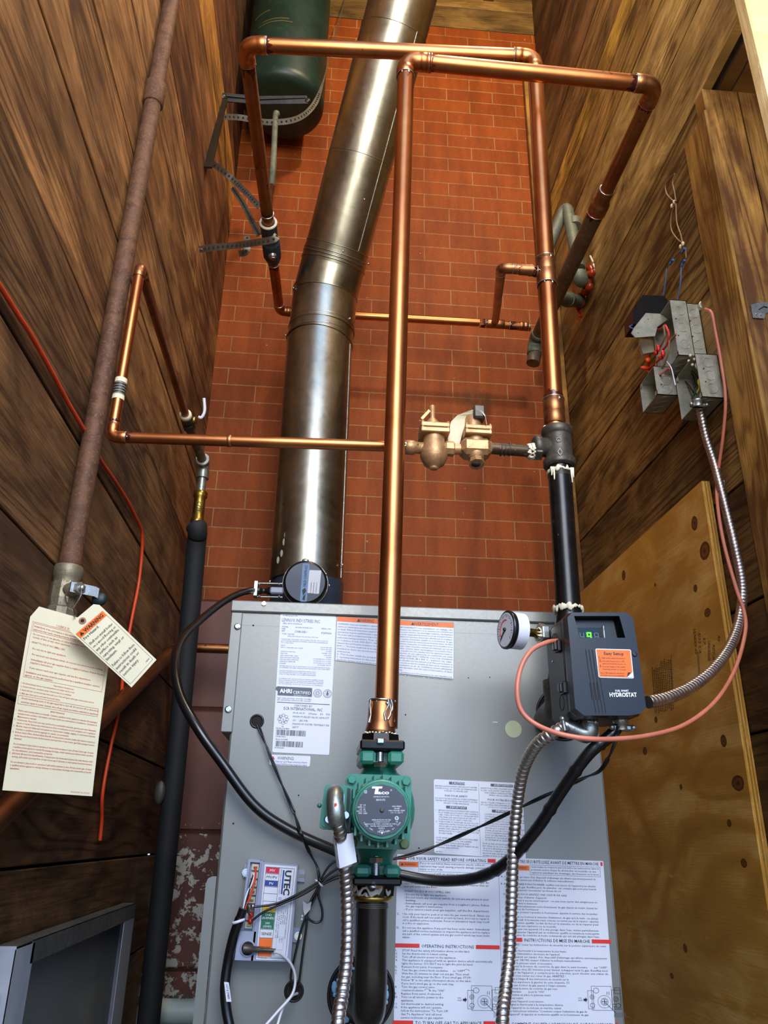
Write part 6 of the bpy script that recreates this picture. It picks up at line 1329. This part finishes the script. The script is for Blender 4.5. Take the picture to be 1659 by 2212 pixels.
L.done(o, {'orange_print': 'orange_panel', 'crimson_print': 'crimson_panel', 'blue_print': 'blue_panel', 'yellow_print': 'yellow_panel', 'green_print': 'green_panel', 'white_print': 'white_lettering', 'black_plastic': 'heavy_lettering'})

# ================================================================= HANGING TAGS
YT1 = 1.06
L = Label([(70, 1306), (247, 1356), (199, 1720), (5, 1707)], lambda x, y: P(x, y, YT1)); w, h = L.W, L.H
L.curl = lambda u, v: .006*math.sin(PI*min(1, max(0, v)))*(.5+u*.5)
tg = thing('user_tag', 'large cream hanging tag covered in red text, at left', 'tag', tuple(L.c[0]))
m = MB(); nx, ny = 8, 14; cut = 15
def tagpt(i, j):
    x, y = w*i/nx, h*j/ny
    return L.at(x, y)
vs = []
for j in range(ny+1):
    for i in range(nx+1):
        x, y = w*i/nx, h*j/ny
        if j == 0: x = cut+(w-cut*1.0)*i/nx
        if j == 0 and i == 0: x, y = cut, 0
        vs.append(L.at(x, y))
vs2 = [v-L.nrm*.0005 for v in vs]; N_ = len(vs); fs = [(j*(nx+1)+i, j*(nx+1)+i+1, (j+1)*(nx+1)+i+1, (j+1)*(nx+1)+i) for j in range(ny) for i in range(nx)]
m.add(vs+vs2, fs+[tuple(N_+q for q in f[::-1]) for f in fs], True); build('card', m, M_cream, tg)
def seg_frame(x0, y0, x1, y1, t, mat):
    for a in range(8):
        L.rect(x0+(x1-x0)*a/8, y0, x0+(x1-x0)*(a+1)/8, y0+t, mat); L.rect(x0+(x1-x0)*a/8, y1-t, x0+(x1-x0)*(a+1)/8, y1, mat)
        L.rect(x0, y0+(y1-y0)*a/8, x0+t, y0+(y1-y0)*(a+1)/8, mat); L.rect(x1-t, y0+(y1-y0)*a/8, x1, y0+(y1-y0)*(a+1)/8, mat)
L.text("USER'S INSTRUCTIONS", 60, 36, 5, M_rtx, w=75); seg_frame(7, 38, w-6, 166, .6, M_rtx); seg_frame(10, 41, w-10, 60, .6, M_rtx)
T_ = [(12, 50, 4.6, 'WARNING: If the information in this manual is not followed exactly, a fire or', 158), (12, 57, 4.6, 'explosion may result, causing property damage, personal injury or loss of life.', 158), (10, 68, 4.6, '- Do not store or use gasoline or other flammable vapors and liquids in the', 158), (13, 75, 4.6, 'vicinity of this or any other appliance.', 84), (10, 87, 5, '- WHAT TO DO IF YOU SMELL GAS', 76), (17, 101, 4.8, 'Do not try to light any appliance.', 74), (15, 114, 4.8, '· Do not touch any electrical switch; do not use any phone in your building', 158), (15, 126, 4.8, "· Immediately call your gas supplier from a neighbor's phone. Follow the gas", 162), (17, 133, 4.8, "supplier's instructions.", 50), (15, 145, 4.8, '· If you cannot reach your gas supplier, call the fire department.', 136), (8, 156, 4.8, '- Installation and service must be performed by a qualified installer, service', 164), (10, 163, 4.8, 'agency, or the gas supplier.', 62),
      (74, 174, 4, 'Operation Sequence', 44), (5, 181, 3.8, '1. Set thermostat(s) above room temperature to initiate call for heat.', 116), (5, 188.5, 3.8, '2. Control will start circulator pump. If thermostat is not satisfied:', 110), (5, 196, 3.8, '3. Spark will turn on and pilot gas valve will open. Pilot will ignite when gas reaches pilot burner', 160), (5, 203.5, 3.8, '4. Main gas valve opens and main burner(s) ignite.', 88), (11, 214, 4.6, 'Should overheating occur or the gas supply fail to shut off, do not turn off or disconnect', 166), (11, 222, 4.6, 'electrical supply to pump. Instead, shut off gas supply at location external to appliance.', 166), (76, 233, 4, 'MAINTENANCE', 30)]
for x, y, hh, t, ww in T_: L.text(t, x, y, hh*.8, M_rtx, w=ww, bold=.012)
seg_frame(4, 207, w-8, 226, .6, M_rtx)
mt = [('1.', 'Before each heating season or annually. Contact a qualified service agency to examine flue passages'), ('', 'between boiler sections, vent system, and main burner per instructions in Installation, Operation &'), ('', 'Maintenance manual.'), ('2.', 'Continuously. Keep boiler area clear and free from combustible materials, gasoline and other flammable'), ('', 'vapors or liquids. Remove any obstructions to flow of combustion air and ventilation air to appliance.'), ('3.', 'Monthly. Inspect air intake and vent system for deterioration, leakage, sagging, or obstructed materials.'), ('', 'Contact a qualified service agency to repair, as necessary.'), ('4.', 'Rollout Switch (Flame Rollout Safety Shutoff). A temperature sensitive fusible link device located on'), ('', 'boiler base just above burners. Rollout switch interrupts flow of main burner gas if flue passages become'), ('', 'blocked.'), ('', ''), ('', 'Do not attempt to place boiler in operation if rollout switch activates to shut off main burner gas. Contact'), ('', 'a qualified service agency to remedy flue passage blockage, install replacement rollout switch specified'), ('', 'by manufacturer, and reassemble properly.'), ('5.', 'Spill Switch (Blocked Vent Shutoff System). A manual reset disc thermostat located at the draft diverter relief'), ('', 'opening. Spill switch interrupts flow of main burner gas if chimney or vent system becomes blocked.'), ('', ''), ('', 'Do not attempt to place boiler in operation if spill switch activates to shut off main burner gas. Contact'), ('', 'a qualified service agency to remedy chimney or vent system blockage and reassemble properly'), ('', 'operation.')]
y = 241
for a, b in mt:
    L.text(a, 3, y, 3.4, M_rtx); L.text(b, 9, y, 3.4, M_rtx, bold=.012, w=168 if len(b) > 62 else None); y += 6.6 if b else 4.5
L.text('PN 240009780, Rev. A [02/15]', w-6, h-5, 3, M_rtx, w=38, al='r'); L.done(tg, {'faded_red_print': 'red_lettering'})
YT2 = 1.03
L = Label([(142, 1355), (208, 1300), (338, 1425), (284, 1485)], lambda x, y: P(x, y, YT2)); w, h = L.W, L.H; L.curl = lambda u, v: .004*math.sin(PI*v)
tg2 = thing('fire_hazard_tag', 'small cream tag with orange WARNING band overlapping the large red-text tag', 'tag', tuple(L.c[0]))
m = MB(); vs = []; nx, ny = 6, 10
for j in range(ny+1):
    for i in range(nx+1):
        x, y = w*i/nx, (h-0)*j/ny
        if j == 0: x = 14+(w-22)*i/nx
        if j == 1: y = 11
        vs.append(L.at(x, y))
N_ = len(vs); vs2 = [v-L.nrm*.0005 for v in vs]; fs = [(j*(nx+1)+i, j*(nx+1)+i+1, (j+1)*(nx+1)+i+1, (j+1)*(nx+1)+i) for j in range(ny) for i in range(nx)]
m.add(vs+vs2, fs+[tuple(N_+q for q in f[::-1]) for f in fs], True); build('card', m, M_cream, tg2)
L.rect(4, 27, w-5, 42, M_org, .0005, 4, 2); L.text('WARNING', 21, 39, 8.5, M_txt, w=54, d=.0009, bold=.02); L.poly([(8, 39), (13, 30), (18, 39)], M_txt, .0008)
seg_frame(4, 27, w-5, h-6, .5, M_txt)
for t, y in (('Fire Hazard.', 51), ('Shall not install boiler', 68), ('on a wood flooring or', 78), ('any other combustible', 88), ('surface such as', 98), ('carpeting, vinyl or', 108), ('linoleum.', 118), ('Failure to follow these', 136), ('instructions could', 146), ('result in death or', 156), ('serious injury.', 166)): L.text(t, 8, y, 6.2, M_txt, maxw=w-16, w=(w-18) if len(t) > 19 else None, d=.0007)
L.text('14687009', w-9, h-12, 3, M_txtg, w=12, al='r'); L.ring(35, 14, 8, 5, plain('eyelet_paper', '#9a6a50', .6), .0008); L.ring(35, 14, 4, 0, M_void, .001, fill=True)
L.done(tg2, {'orange_print': 'orange_band', 'eyelet_paper': 'eyelet', 'shadowed_recess': 'eyelet_hole'})
tw_ = hose('tag_wire', [P(162, 1330, 1.055), P(158, 1318, 1.12), P(148, 1312, 1.17), P(141, 1290, 1.20), P(146, 1268, 1.215), P(160, 1259, 1.215), P(172, 1262, 1.205), P(176, 1280, 1.19), P(170, 1296, 1.14), P(160, 1314, 1.08), P(162, 1330, 1.052)], .0011, M_chrome, 'thin bright wire tying the two tags to the ball valve', 'wire', n=6, seg=6)

# ================================================================= LEANING STEEL PANEL
XB = -.398
pa, pb = PX(37, 2040, XB), PX(294, 1953, XB); zt_ = (pa.z+pb.z)/2
pn = thing('cabinet_door', 'shallow grey sheet metal door standing against left wall at bottom corner', 'panel', (XB, pa.y, 0))
ya, yb_ = pa.y, pb.y; xb2 = XL+.004
part('back_sheet', lambda m: m.box((xb2, ya, .01), (xb2+.0015, yb_, zt_), 0), M_jack, pn)
M_galvp = plain('pale_grey_sheet', '#9a9ea6', .4, var=.08)
fwy = PX(66, 2100, XB).y
part('front_flange', lambda m: (m.box((xb2, ya, .01), (XB, ya+.001, zt_), 0), m.box((XB-.0012, ya, .01), (XB, fwy, zt_-.004), 0)), M_galvp, pn)
part('top_flange', lambda m: (m.box((xb2, ya+.001, zt_-.001), (XB, yb_, zt_), 0), m.box((XB-.0012, fwy-.01, zt_-.030), (XB, yb_, zt_), 0)), M_galv, pn)
part('rear_flange', lambda m: (m.box((xb2, yb_-.001, .01), (XB, yb_, zt_), 0), m.box((XB-.0012, yb_-.10, .01), (XB, yb_, zt_-.03), 0)), M_galvp, pn)
part('bolt_head', lambda m: m.ball(Vector((XL+.018, ya-.012, PX(36, 2132, XL+.02).z)), .010, 12, (1, .5, 1)), M_chrome, pn)
part('rivet', lambda m: m.ball(PX(269, 2020, XB-.02), .003, 8), M_chrome, pn)

# ================================================================= WALL BOXES, RIGHT
def jbox(name, label, y0, y1, z0, z1, xo, xi, grp='junction boxes on the right wall'):
    """open-faced steel box: wall side xo, open side xi, towards the room"""
    t = thing(name, label, 'junction box', (xo, y0, z0), grp); th = .0016
    def _f(m):
        m.box((xi, y0, z0), (xo, y0+th, z1), 0); m.box((xi, y1-th, z0), (xo, y1, z1), 0); m.box((xi, y0, z0), (xo, y1, z0+th), 0); m.box((xi, y0, z1-th), (xo, y1, z1), 0); m.box((xo-th, y0, z0), (xo, y1, z1), 0)
        for (yy, zz_) in ((y0+.006, z0+.006), (y1-.006, z1-.006)): m.box((xi, yy-.006, zz_-.006), (xi+.001, yy+.006, zz_+.006), 0)
    part('box_shell', _f, M_box, t)
    cx = (xo+xi)/2; 
    for k in range(3):
        z = z0+(z1-z0)*(.2+.3*k); part('knockout', lambda m: m.torus(Vector((cx, y0, z)), (0, 1, 0), .0118, .0007, 28, 5), M_galv, t)
        y = y0+(y1-y0)*(.22+.28*k); part('knockout', lambda m: (m.torus(Vector((cx, y, z0-.0003)), (0, 0, 1), .0115, .0006, 28, 5)), M_box, t)
    for k in range(2): z = z0+(z1-z0)*(.35+.3*k); part('punched_hole', lambda m: m.lathe(Vector((cx-.012, y0-.0002, z)), (0, -1, 0), [(.0018, 0), (.0018, .0002)], 12), M_void, t)
    return t
M_box = metal('zinc_plated_box', '#98978a', '#bcbaa8', .42, 30, ('#78766a', .66), m=.55)
Y3 = 1.385; jz = lambda x, y: P(x, y, Y3).z
XI1 = P(1502, 765, Y3).x
b3 = jbox('junction_box', 'lowest open junction box with black wires, conduit leaving its bottom', Y3, Y3+.102, jz(1530, 858), jz(1515, 764), XR, XI1)
yA = 1.425; zA0, zA1 = P(1500, 770, yA).z, P(1500, 656, yA).z; xA = P(1489, 700, yA).x
b1 = jbox('junction_box', 'closed-back junction box at upper right of cluster, pink cable entering', yA, yA+.10, zA0+.004, zA1, XR, xA)
b2 = jbox('junction_box', 'open junction box full of red wires, nearest the room in upper cluster', yA-.004, yA+.10, zA0-.002, zA1+.004, xA-.0005, P(1453, 700, yA).x)
yD = 1.50; b4 = jbox('junction_box', 'half-hidden junction box at lower left of the cluster under red wires', yD, yD+.085, P(1440, 853, yD).z, P(1440, 792, yD).z, P(1462, 830, yD).x, P(1417, 830, yD).x)
o = P(1517, 663, yA-.006); part('plastic_bushing', lambda m: (m.torus(Vector((P(1517, 663, yA).x, yA-.004, P(1517, 664, yA).z)), (0, 1, 0), .0095, .003, 24, 8), m.lathe(Vector((P(1517, 663, yA).x, yA, P(1517, 664, yA).z)), (0, -1, 0), [(.0125, 0), (.0125, .009), (.010, .010)], 24)), M_box, b1)
part('dark_hole', lambda m: m.lathe(Vector((XR-.0026, P(1483, 845, Y3).y+.04, jz(1483, 838))), (-1, 0, 0), [(.012, 0), (.012, .0005)], 24), M_void, b3)
cbx = Vector((P(1516, 860, Y3).x, Y3+.02, jz(1530, 858)))
part('conduit_connector', lambda m: (m.lathe(cbx, (0, 0, -1), [(.013, -.001), (.013, .003), (.0105, .004), (.0105, .014)], 20), m.box(cbx+Vector((-.017, -.005, -.014)), cbx+Vector((.017, .005, -.005)), .002), m.ball(cbx+Vector((-.017, -.005, -.010)), .0045, 10), m.ball(cbx+Vector((.017, -.005, -.010)), .0045, 10)), M_galv, b3)
def loopw(pts, mt, parent, r=.0016, X=None, nm='wire'): 
    c = [PX(x, y, X) for x, y in pts]; return part(nm, lambda m: m.sweep(catmull(c, 8), r, 8), mt, parent)
xi3 = XI1+.012
loopw([(1500, 855), (1492, 838), (1478, 820), (1473, 800), (1485, 797), (1500, 806), (1508, 822), (1500, 838)], M_rub, b3, .0013, xi3+.01); loopw([(1504, 852), (1490, 840), (1475, 826), (1470, 806), (1480, 800), (1496, 810), (1502, 830)], M_rub, b3, .0013, xi3+.014)
loopw([(1506, 848), (1511, 835), (1511, 800), (1506, 790)], M_yelw, b3, .002, xi3); loopw([(1494, 862), (1500, 850), (1509, 842)], M_grn, b3, .0014, xi3)
part('wire_nut', lambda m: m.ball(PX(1507, 790, xi3), .006, 12, (1, 1, 1.6)), M_cream, b3); part('wire_nut', lambda m: m.ball(PX(1513, 826, xi3), .006, 12, (1, 1, 2)), M_yelw, b3)
part('ground_screws', lambda m: [m.ball(PX(x, y, XI1+.003), .0035, 8) for x, y in ((1491, 768), (1488, 780), (1500, 776), (1496, 788))], M_cream, b3)
xi2 = P(1453, 700, yA).x-.004
cw = thing('red_wire_tangle', 'tangle of red wires and red and orange connectors hanging from the upper box', 'wires', tuple(PX(1425, 760, xi2-.01)))
loopw([(1437, 702), (1425, 712), (1400, 712), (1393, 730), (1400, 752), (1403, 772), (1400, 792)], M_redw, cw, .0026, xi2)
loopw([(1438, 703), (1445, 722), (1440, 745), (1432, 756)], M_redw, cw, .0026, xi2-.003); loopw([(1434, 704), (1436, 725), (1430, 742), (1424, 752)], M_tan, cw, .0024, xi2-.003); loopw([(1430, 772), (1410, 790), (1398, 800), (1412, 808), (1432, 806), (1446, 796)], M_redw, cw, .0024, xi2-.006)
loopw([(1446, 735), (1444, 760), (1436, 785), (1430, 796)], M_tan, cw, .0024, xi2-.006); loopw([(1420, 770), (1416, 795), (1413, 812)], M_tan, cw, .0024, xi2-.006); loopw([(1440, 780), (1450, 795), (1455, 815), (1459, 832)], M_wwire, cw, .0013, xi2-.003); loopw([(1461, 722), (1450, 735), (1446, 742)], M_tan, cw, .0024, xi2)
for (x, y, mt_, s) in ((1422, 752, M_redw, (.8, .8, 1.6)), (1417, 762, M_redw, (1, 1, 1.1)), (1432, 764, M_redw, (.9, .9, 1.5)), (1428, 772, M_redw, (1, 1, 1)), (1399, 776, M_onut, (1.1, .8, 1.3)), (1392, 794, M_onut, (1.8, .8, .8))):
    part('wire_nut', lambda m: m.ball(PX(x, y, xi2-.010), .0062, 12, s), mt_, cw)
# cover plate and black transformer
tf = thing('transformer', 'black block transformer on a tilted steel cover plate beside the upper box', 'transformer', tuple(PX(1400, 670, xi2)))
yT_ = 1.56; 
part('black_case', lambda m: m.prism([P(x, y, 1.52) for x, y in ((1388, 637), (1436, 639), (1444, 652), (1440, 700), (1368, 700), (1366, 670))], (-.0, .055, .0)), M_blackp, tf)
part('cover_plate', lambda m: m.prism([P(x, y, 1.475) for x, y in ((1396, 676), (1428, 678), (1442, 690), (1420, 706), (1415, 726), (1372, 729), (1364, 720), (1370, 708))], (-.0, .004, .002)), M_box, tf)
part('plate_rivet', lambda m: (m.ball(P(1400, 688, 1.474), .002, 8), m.ball(P(1378, 718, 1.474), .002, 8)), M_box, tf)
part('lug', lambda m: m.prism([P(x, y, 1.52) for x, y in ((1384, 732), (1410, 734), (1414, 760), (1390, 764), (1382, 745))], (0, .01, 0)), M_box, tf)
part('blue_lead', lambda m: m.sweep(catmull([P(1372, 712, 1.49), P(1360, 706, 1.49), P(1366, 702, 1.5)], 6), .0015, 8), M_bluew, tf)
# low-voltage wires above
lw = thing('thermostat_leads', 'looped tan and blue thin wires with blue connectors above the black transformer', 'wires', tuple(PX(1460, 450, XR-.01)))
for pts in ([(1457, 375), (1448, 385), (1438, 400), (1440, 418), (1452, 432), (1458, 436)], [(1457, 377), (1453, 395), (1457, 415), (1460, 435)], [(1458, 440), (1450, 465), (1450, 495), (1462, 515), (1474, 525)], [(1460, 440), (1462, 480), (1470, 505), (1474, 523)], [(1478, 535), (1464, 548), (1454, 560)], [(1480, 536), (1482, 555), (1478, 562)]): loopw(pts, M_tan, lw, .0018, XR-.012)
for pts in ([(1440, 580), (1438, 605), (1433, 638)], [(1471, 578), (1470, 610), (1463, 650)]): loopw(pts, plain('slate_blue_wire', '#4a5a78', .45), lw, .0022, XR-.02)
for (x0, y0, x1, y1) in ((1454, 561, 1441, 580), (1479, 562, 1471, 577), (1480, 537, 1466, 553)): part('blue_connector', lambda m: m.lathe(PX(x0, y0, XR-.018), PX(x1, y1, XR-.018)-PX(x0, y0, XR-.018), [(.0032, 0), (.0032, .006), (.0022, .007), (.0022, .009), (.0032, .010), (.0032, .018)], 12), M_bluew, lw)
for (x, y) in ((1456, 437), (1451, 445), (1475, 527), (1470, 533)): part('cable_clip', lambda m: m.ball(PX(x, y, XR-.012), .006, 8, (.6, 1, 1)), M_cream, lw)
# galvanised angle clip far right
ac = thing('angle_clip', 'small galvanised framing clip screwed to boards at the right edge', 'bracket', tuple(P(1640, 675, YJ-.010)))
part('plate', lambda m: m.prism([P(x, y, YJ-.0115) for x, y in ((1622, 658), (1645, 652), (1668, 654), (1668, 668), (1654, 678), (1651, 688), (1627, 686), (1624, 672))], (0, .002, 0)), M_galv, ac)
part('plate_slot', lambda m: m.sweep([P(1640, 668, YJ-.0125), P(1650, 662, YJ-.0125), P(1658, 664, YJ-.0125)], .0012, 6), M_void, ac)
for (x, y) in ((1633, 679), (1643, 680)): part('nail_head', lambda m: m.ball(P(x, y, YJ-.012), .002, 8), M_galv, ac)

# printed stamps on the plywood
L = Label([(1488, 1345), (1568, 1358), (1560, 1500), (1500, 1490)], lambda x, y: PX(x, y, XP-.0004))
M_stamp = plain('faded_brown_stamp_ink', '#4a3418', .7)
for i, (t_, q) in enumerate((('ULNDER AV', 56), ('S/32 CA', 46), ('37', 16), ('UNUSAGE', 44), ('ROTUR', 34), ('AV', 14))): L.text(t_, 10+11*i, 12+(i*37) % 30, 6, M_stamp, w=q, rot=90)
L.rect(16, 60, 17, 130, M_stamp); L.rect(19, 60, 20, 130, M_stamp); L.done(ply, {'faded_brown_stamp_ink': 'grade_stamp'})
L = Label([(1404, 1435), (1455, 1412), (1462, 1530), (1412, 1545)], lambda x, y: PX(x, y, XP-.0004)); r_ = random.Random(12)
for i in range(11):
    x = 4+4.3*i; y = r_.uniform(2, 16)
    while y < 108: q = r_.uniform(1.5, 4); L.rect(x, y, x+2, y+q, M_stamp); y += q+r_.uniform(1.2, 2.4)
L.rect(50, 0, 50.8, 90, M_stamp); L.done(ply, {'faded_brown_stamp_ink': 'grade_stamp'})

# ================================================================= OLD PIPE ENDS AT THE RIGHT WALL
op = thing('old_copper_loop', 'grey-green oxidised copper bend beside the right wall entering the planks', 'pipe', tuple(PX(1240, 500, XR-.09)))
Yo = 1.98
k0 = P(1180, 545, 2.10); k1 = P(1218, 446, 1.96); k2 = P(1250, 600, 1.90); k3 = P(1272, 612, 1.84)
part('pipe', lambda m: m.sweep([P(1176, 555, 2.10)]+bend(k0, P(1224, 440, 2.05), P(1250, 592, 2.0), .05, 12)+[P(1251, 580, 2.0)], .0200, 24), M_verd, op)
part('elbow', lambda m: m.sweep(bend(P(1248, 560, 2.0), P(1252, 606, 2.0), PX(1272, 606, XR), .03, 8)+[PX(1272, 606, XR)], .0235, 24), M_verd, op)
part('coupling', lambda m: m.lathe(P(1241, 476, 2.03), (P(1250, 592, 2.0)-P(1241, 476, 2.03)), [(.0215, 0), (.0215, .03)], 24), M_verd, op)
ob = thing('branch_stub', 'short green-grey pipe stub joining the right depth pipe to the wall', 'pipe', tuple(P(1215, 645, 1.85)))
part('stub', lambda m: m.sweep([PZ(1194, 642, Z0), PX(1258, 652, XR)], .0215, 24), M_verd, ob)
part('hub', lambda m: m.lathe(PZ(1194, 642, Z0).lerp(PX(1258, 652, XR), .45), PX(1258, 652, XR)-PZ(1194, 642, Z0), [(.0245, 0), (.0245, .03), (.0215, .032)], 24), M_verd, ob)
sl_ = thing('sealant_bead', 'glossy red-brown sealant oozing from the wall beside the pipe stubs', 'sealant', tuple(P(1270, 620, 1.86)))
def _f(m):
    c = catmull([PX(x, y, XR-.020) for x, y in ((1274, 577), (1279, 588), (1272, 600), (1274, 618), (1264, 630), (1256, 638), (1256, 655), (1248, 668), (1255, 684))], 6)
    r_ = random.Random(8); m.sweep(c, [.010+.004*math.sin(i*1.1)+.0015*math.sin(i*2.7) if i < len(c)-8 else .0055+.0012*math.sin(i*2) for i in range(len(c))], 12)
part('bead', _f, M_seal, sl_)
cs = thing('cedar_shim', 'pale splinter of wood beside the sealant on right wall', 'shim', tuple(PX(1282, 580, XR-.01)))
part('sliver', lambda m: (m.sweep([PX(1275, 553, XR-.012), PX(1281, 566, XR-.012)], .003, 6), m.sweep([PX(1282, 570, XR-.012), PX(1283, 596, XR-.012)], .0036, 6)), M_cream, cs)

# ================================================================= HANGERS AND STRAPS, UPPER LEFT
hb = thing('hanger_bracket', 'bent dark steel bracket arm under the green tank', 'bracket', tuple(PX(452, 355, XL+.01)))
Yb = 2.00
M_dks = metal('dark_oiled_steel', '#26221c', '#3c362c', .35, 12, m=.6)
def bar(m, pts, w_, t_, flat=(0, 1, 0)):
    for a, b in zip(pts[:-1], pts[1:]):
        d = (b-a).normalized(); n = Vector(flat); n = (n-d*n.dot(d)).normalized(); s = d.cross(n).normalized(); m.prism([a+s*w_/2+n*t_/2, a-s*w_/2+n*t_/2, a-s*w_/2-n*t_/2, a+s*w_/2-n*t_/2], b-a)
w0, w1, w2 = P(449, 360, 1.90), P(484, 212, 1.98), P(664, 216, 2.0)
part('wall_leg', lambda m: bar(m, [PX(449, 362, XL+.012), P(484, 212, 1.98)], .026, .006, (0, 1, .2)), M_dks, hb)
part('arm', lambda m: (bar(m, [P(478, 210, 1.98), P(560, 217, 1.99), P(664, 216, 2.0)], .030, .005, (0, 1, .3)), m.ball(P(664, 216, 2.0), .012, 10, (1, .4, 1)), m.sweep([P(490, 207, 1.975), P(560, 214, 1.985), P(660, 211, 1.995)], .003, 8)), M_dks, hb)
part('corner', lambda m: m.ball(P(481, 212, 1.98), .017, 12), M_dks, hb)
def strap(name, pts, label, nh=14, w_=.019, thin=None):
    c = catmull(pts, 8); t = thing(name, label, 'strap', tuple(c[0]))
    def _f(m):
        vs = []; n = len(c)
        for i, p in enumerate(c):
            d = (c[min(i+1, n-1)]-c[max(i-1, 0)]).normalized(); v_ = (O3-p).normalized(); s = d.cross(v_).normalized(); nn = s.cross(d).normalized(); w = w_ if thin is None or i < thin else max(.004, w_*(1-(i-thin)/10)); vs += [p+s*w/2, p-s*w/2, p-s*w/2-nn*.0012, p+s*w/2-nn*.0012]
        m.add(vs, [(4*i+k, 4*i+(k+1) % 4, 4*i+4+(k+1) % 4, 4*i+4+k) for i in range(n-1) for k in range(4)], False)
    part('band', _f, M_ptape, t)
    L_ = [0]
    for i in range(1, len(c)): L_.append(L_[-1]+(c[i]-c[i-1]).length)
    def _g(m):
        s_ = .012
        while s_ < (L_[-1] if thin is None else L_[thin+3])-.006:
            i = next(k for k in range(1, len(c)) if L_[k] >= s_); q = (s_-L_[i-1])/(L_[i]-L_[i-1]); p = c[i-1].lerp(c[i], q); v_ = (O3-p).normalized(); m.lathe(p+v_*.0006, v_, [(.0036, 0), (.0036, .0003)], 10); s_ += .0165
    part('punched_holes', _g, M_void, t); return t
strap('perforated_strap', [PX(480, 252, XL+.01), P(520, 254, 1.98), P(580, 264, 1.985), P(640, 257, 1.99), P(677, 228, 2.03), P(697, 180, 2.10), P(715, 110, 2.22), P(745, 0, 2.36), P(760, -60, 2.38)], 'perforated steel strap slung round the bottom of green tank', thin=34)
strap('perforated_strap', [PX(458, 352, XL+.012), P(500, 385, 1.95), P(540, 425, 1.90), P(560, 447, 1.88)], 'perforated strap from bracket foot down to the copper above the valve')
strap('perforated_strap', [PX(502, 405, XL+.02), P(525, 440, 2.05), P(545, 480, 1.95), P(560, 508, 1.86)], 'second perforated strap just below, reaching the blue-grey valve')
st3 = strap('perforated_strap', [PX(430, 539, XL+.008), P(455, 535, 1.86), P(510, 530, 1.82), P(560, 523, 1.76), P(590, 517, 1.735), P(599, 508, 1.74)], 'perforated strap running level from left wall round the blue-grey valve')
strap('perforated_strap', [P(533, 510, 1.84), P(535, 528, 1.83), P(530, 545, 1.84), P(516, 548, 1.86)], 'loose curled strap end hanging by the level strap', w_=.018)
part('strap_nail', lambda m: m.sweep([PX(427, 537, XL+.002), PX(436, 538, XL+.03)], .002, 8), M_chrome, st3)
dr = thing('drain_stub', 'thin grey-green pipe dropping from under green tank beside the copper', 'pipe', tuple(P(587, 405, 1.88)))
part('pipe', lambda m: m.sweep([P(595, 248, 2.0), P(592, 320, 1.96), P(587, 402, 1.9)], .0098, 18), M_verd, dr)
part('top_cap', lambda m: m.ball(P(597, 246, 2.0), .0125, 12), M_verd, dr)
part('solder_joint', lambda m: (m.torus(P(587, 403, 1.9), (0, .4, -1), .0105, .002, 20, 6),), M_solder, dr)
part('copper_tail', lambda m: m.sweep([P(587, 403, 1.9), P(584, 425, 1.88), P(583, 455, 1.86)], [.0105, .009, .007], 16), M_cuD, dr)
# ================================================================= LIGHT
w = bpy.data.worlds.new('world'); bpy.context.scene.world = w; w.use_nodes = True
nt = w.node_tree; bgn = nt.nodes['Background']
tc = nt.nodes.new('ShaderNodeTexCoord'); sp = nt.nodes.new('ShaderNodeSeparateXYZ'); rp_ = nt.nodes.new('ShaderNodeValToRGB'); mr = nt.nodes.new('ShaderNodeMapRange')
nt.links.new(tc.outputs['Generated'], sp.inputs[0]); nt.links.new(sp.outputs['Z'], mr.inputs[0]); mr.inputs[1].default_value = -1; mr.inputs[2].default_value = 1
nt.links.new(mr.outputs[0], rp_.inputs[0]); e = rp_.color_ramp.elements; e[0].position = .44; e[0].color = (.42, .38, .28, 1); e[1].position = .56; e[1].color = (.45, .80, 1.5, 1)
nt.links.new(rp_.outputs[0], bgn.inputs[0]); bgn.inputs[1].default_value = 1.3
def area(name, loc, rot, size, sy, e, col):
    d = bpy.data.lights.new(name, 'AREA'); d.shape = 'RECTANGLE'; d.size = size; d.size_y = sy; d.energy = e; d.color = col
    o = bpy.data.objects.new(name, d); C.objects.link(o); o.location = loc; o.rotation_euler = rot; return o
area('doorway_daylight', (.25, -.75, CZ+1.5), (math.radians(92), 0, 0), 1.1, 1.6, 44, (.98, .95, .90))
def spotl(name, loc, e, r, col):
    d = bpy.data.lights.new(name, 'POINT'); d.energy = e; d.shadow_soft_size = r; d.color = col; o = bpy.data.objects.new(name, d); C.objects.link(o); o.location = loc
spotl('ceiling_bulb', (.50, .9, CZ+3.1), 60, .05, (1, .8, .52))
sc = bpy.context.scene; sc.view_settings.view_transform = 'Standard'; sc.view_settings.look = 'None'; sc.view_settings.exposure = 0.62; sc.view_settings.gamma = 1
sc.view_settings.use_curve_mapping = False
sc.cycles.max_bounces = 8; sc.cycles.diffuse_bounces = 4; sc.cycles.glossy_bounces = 4
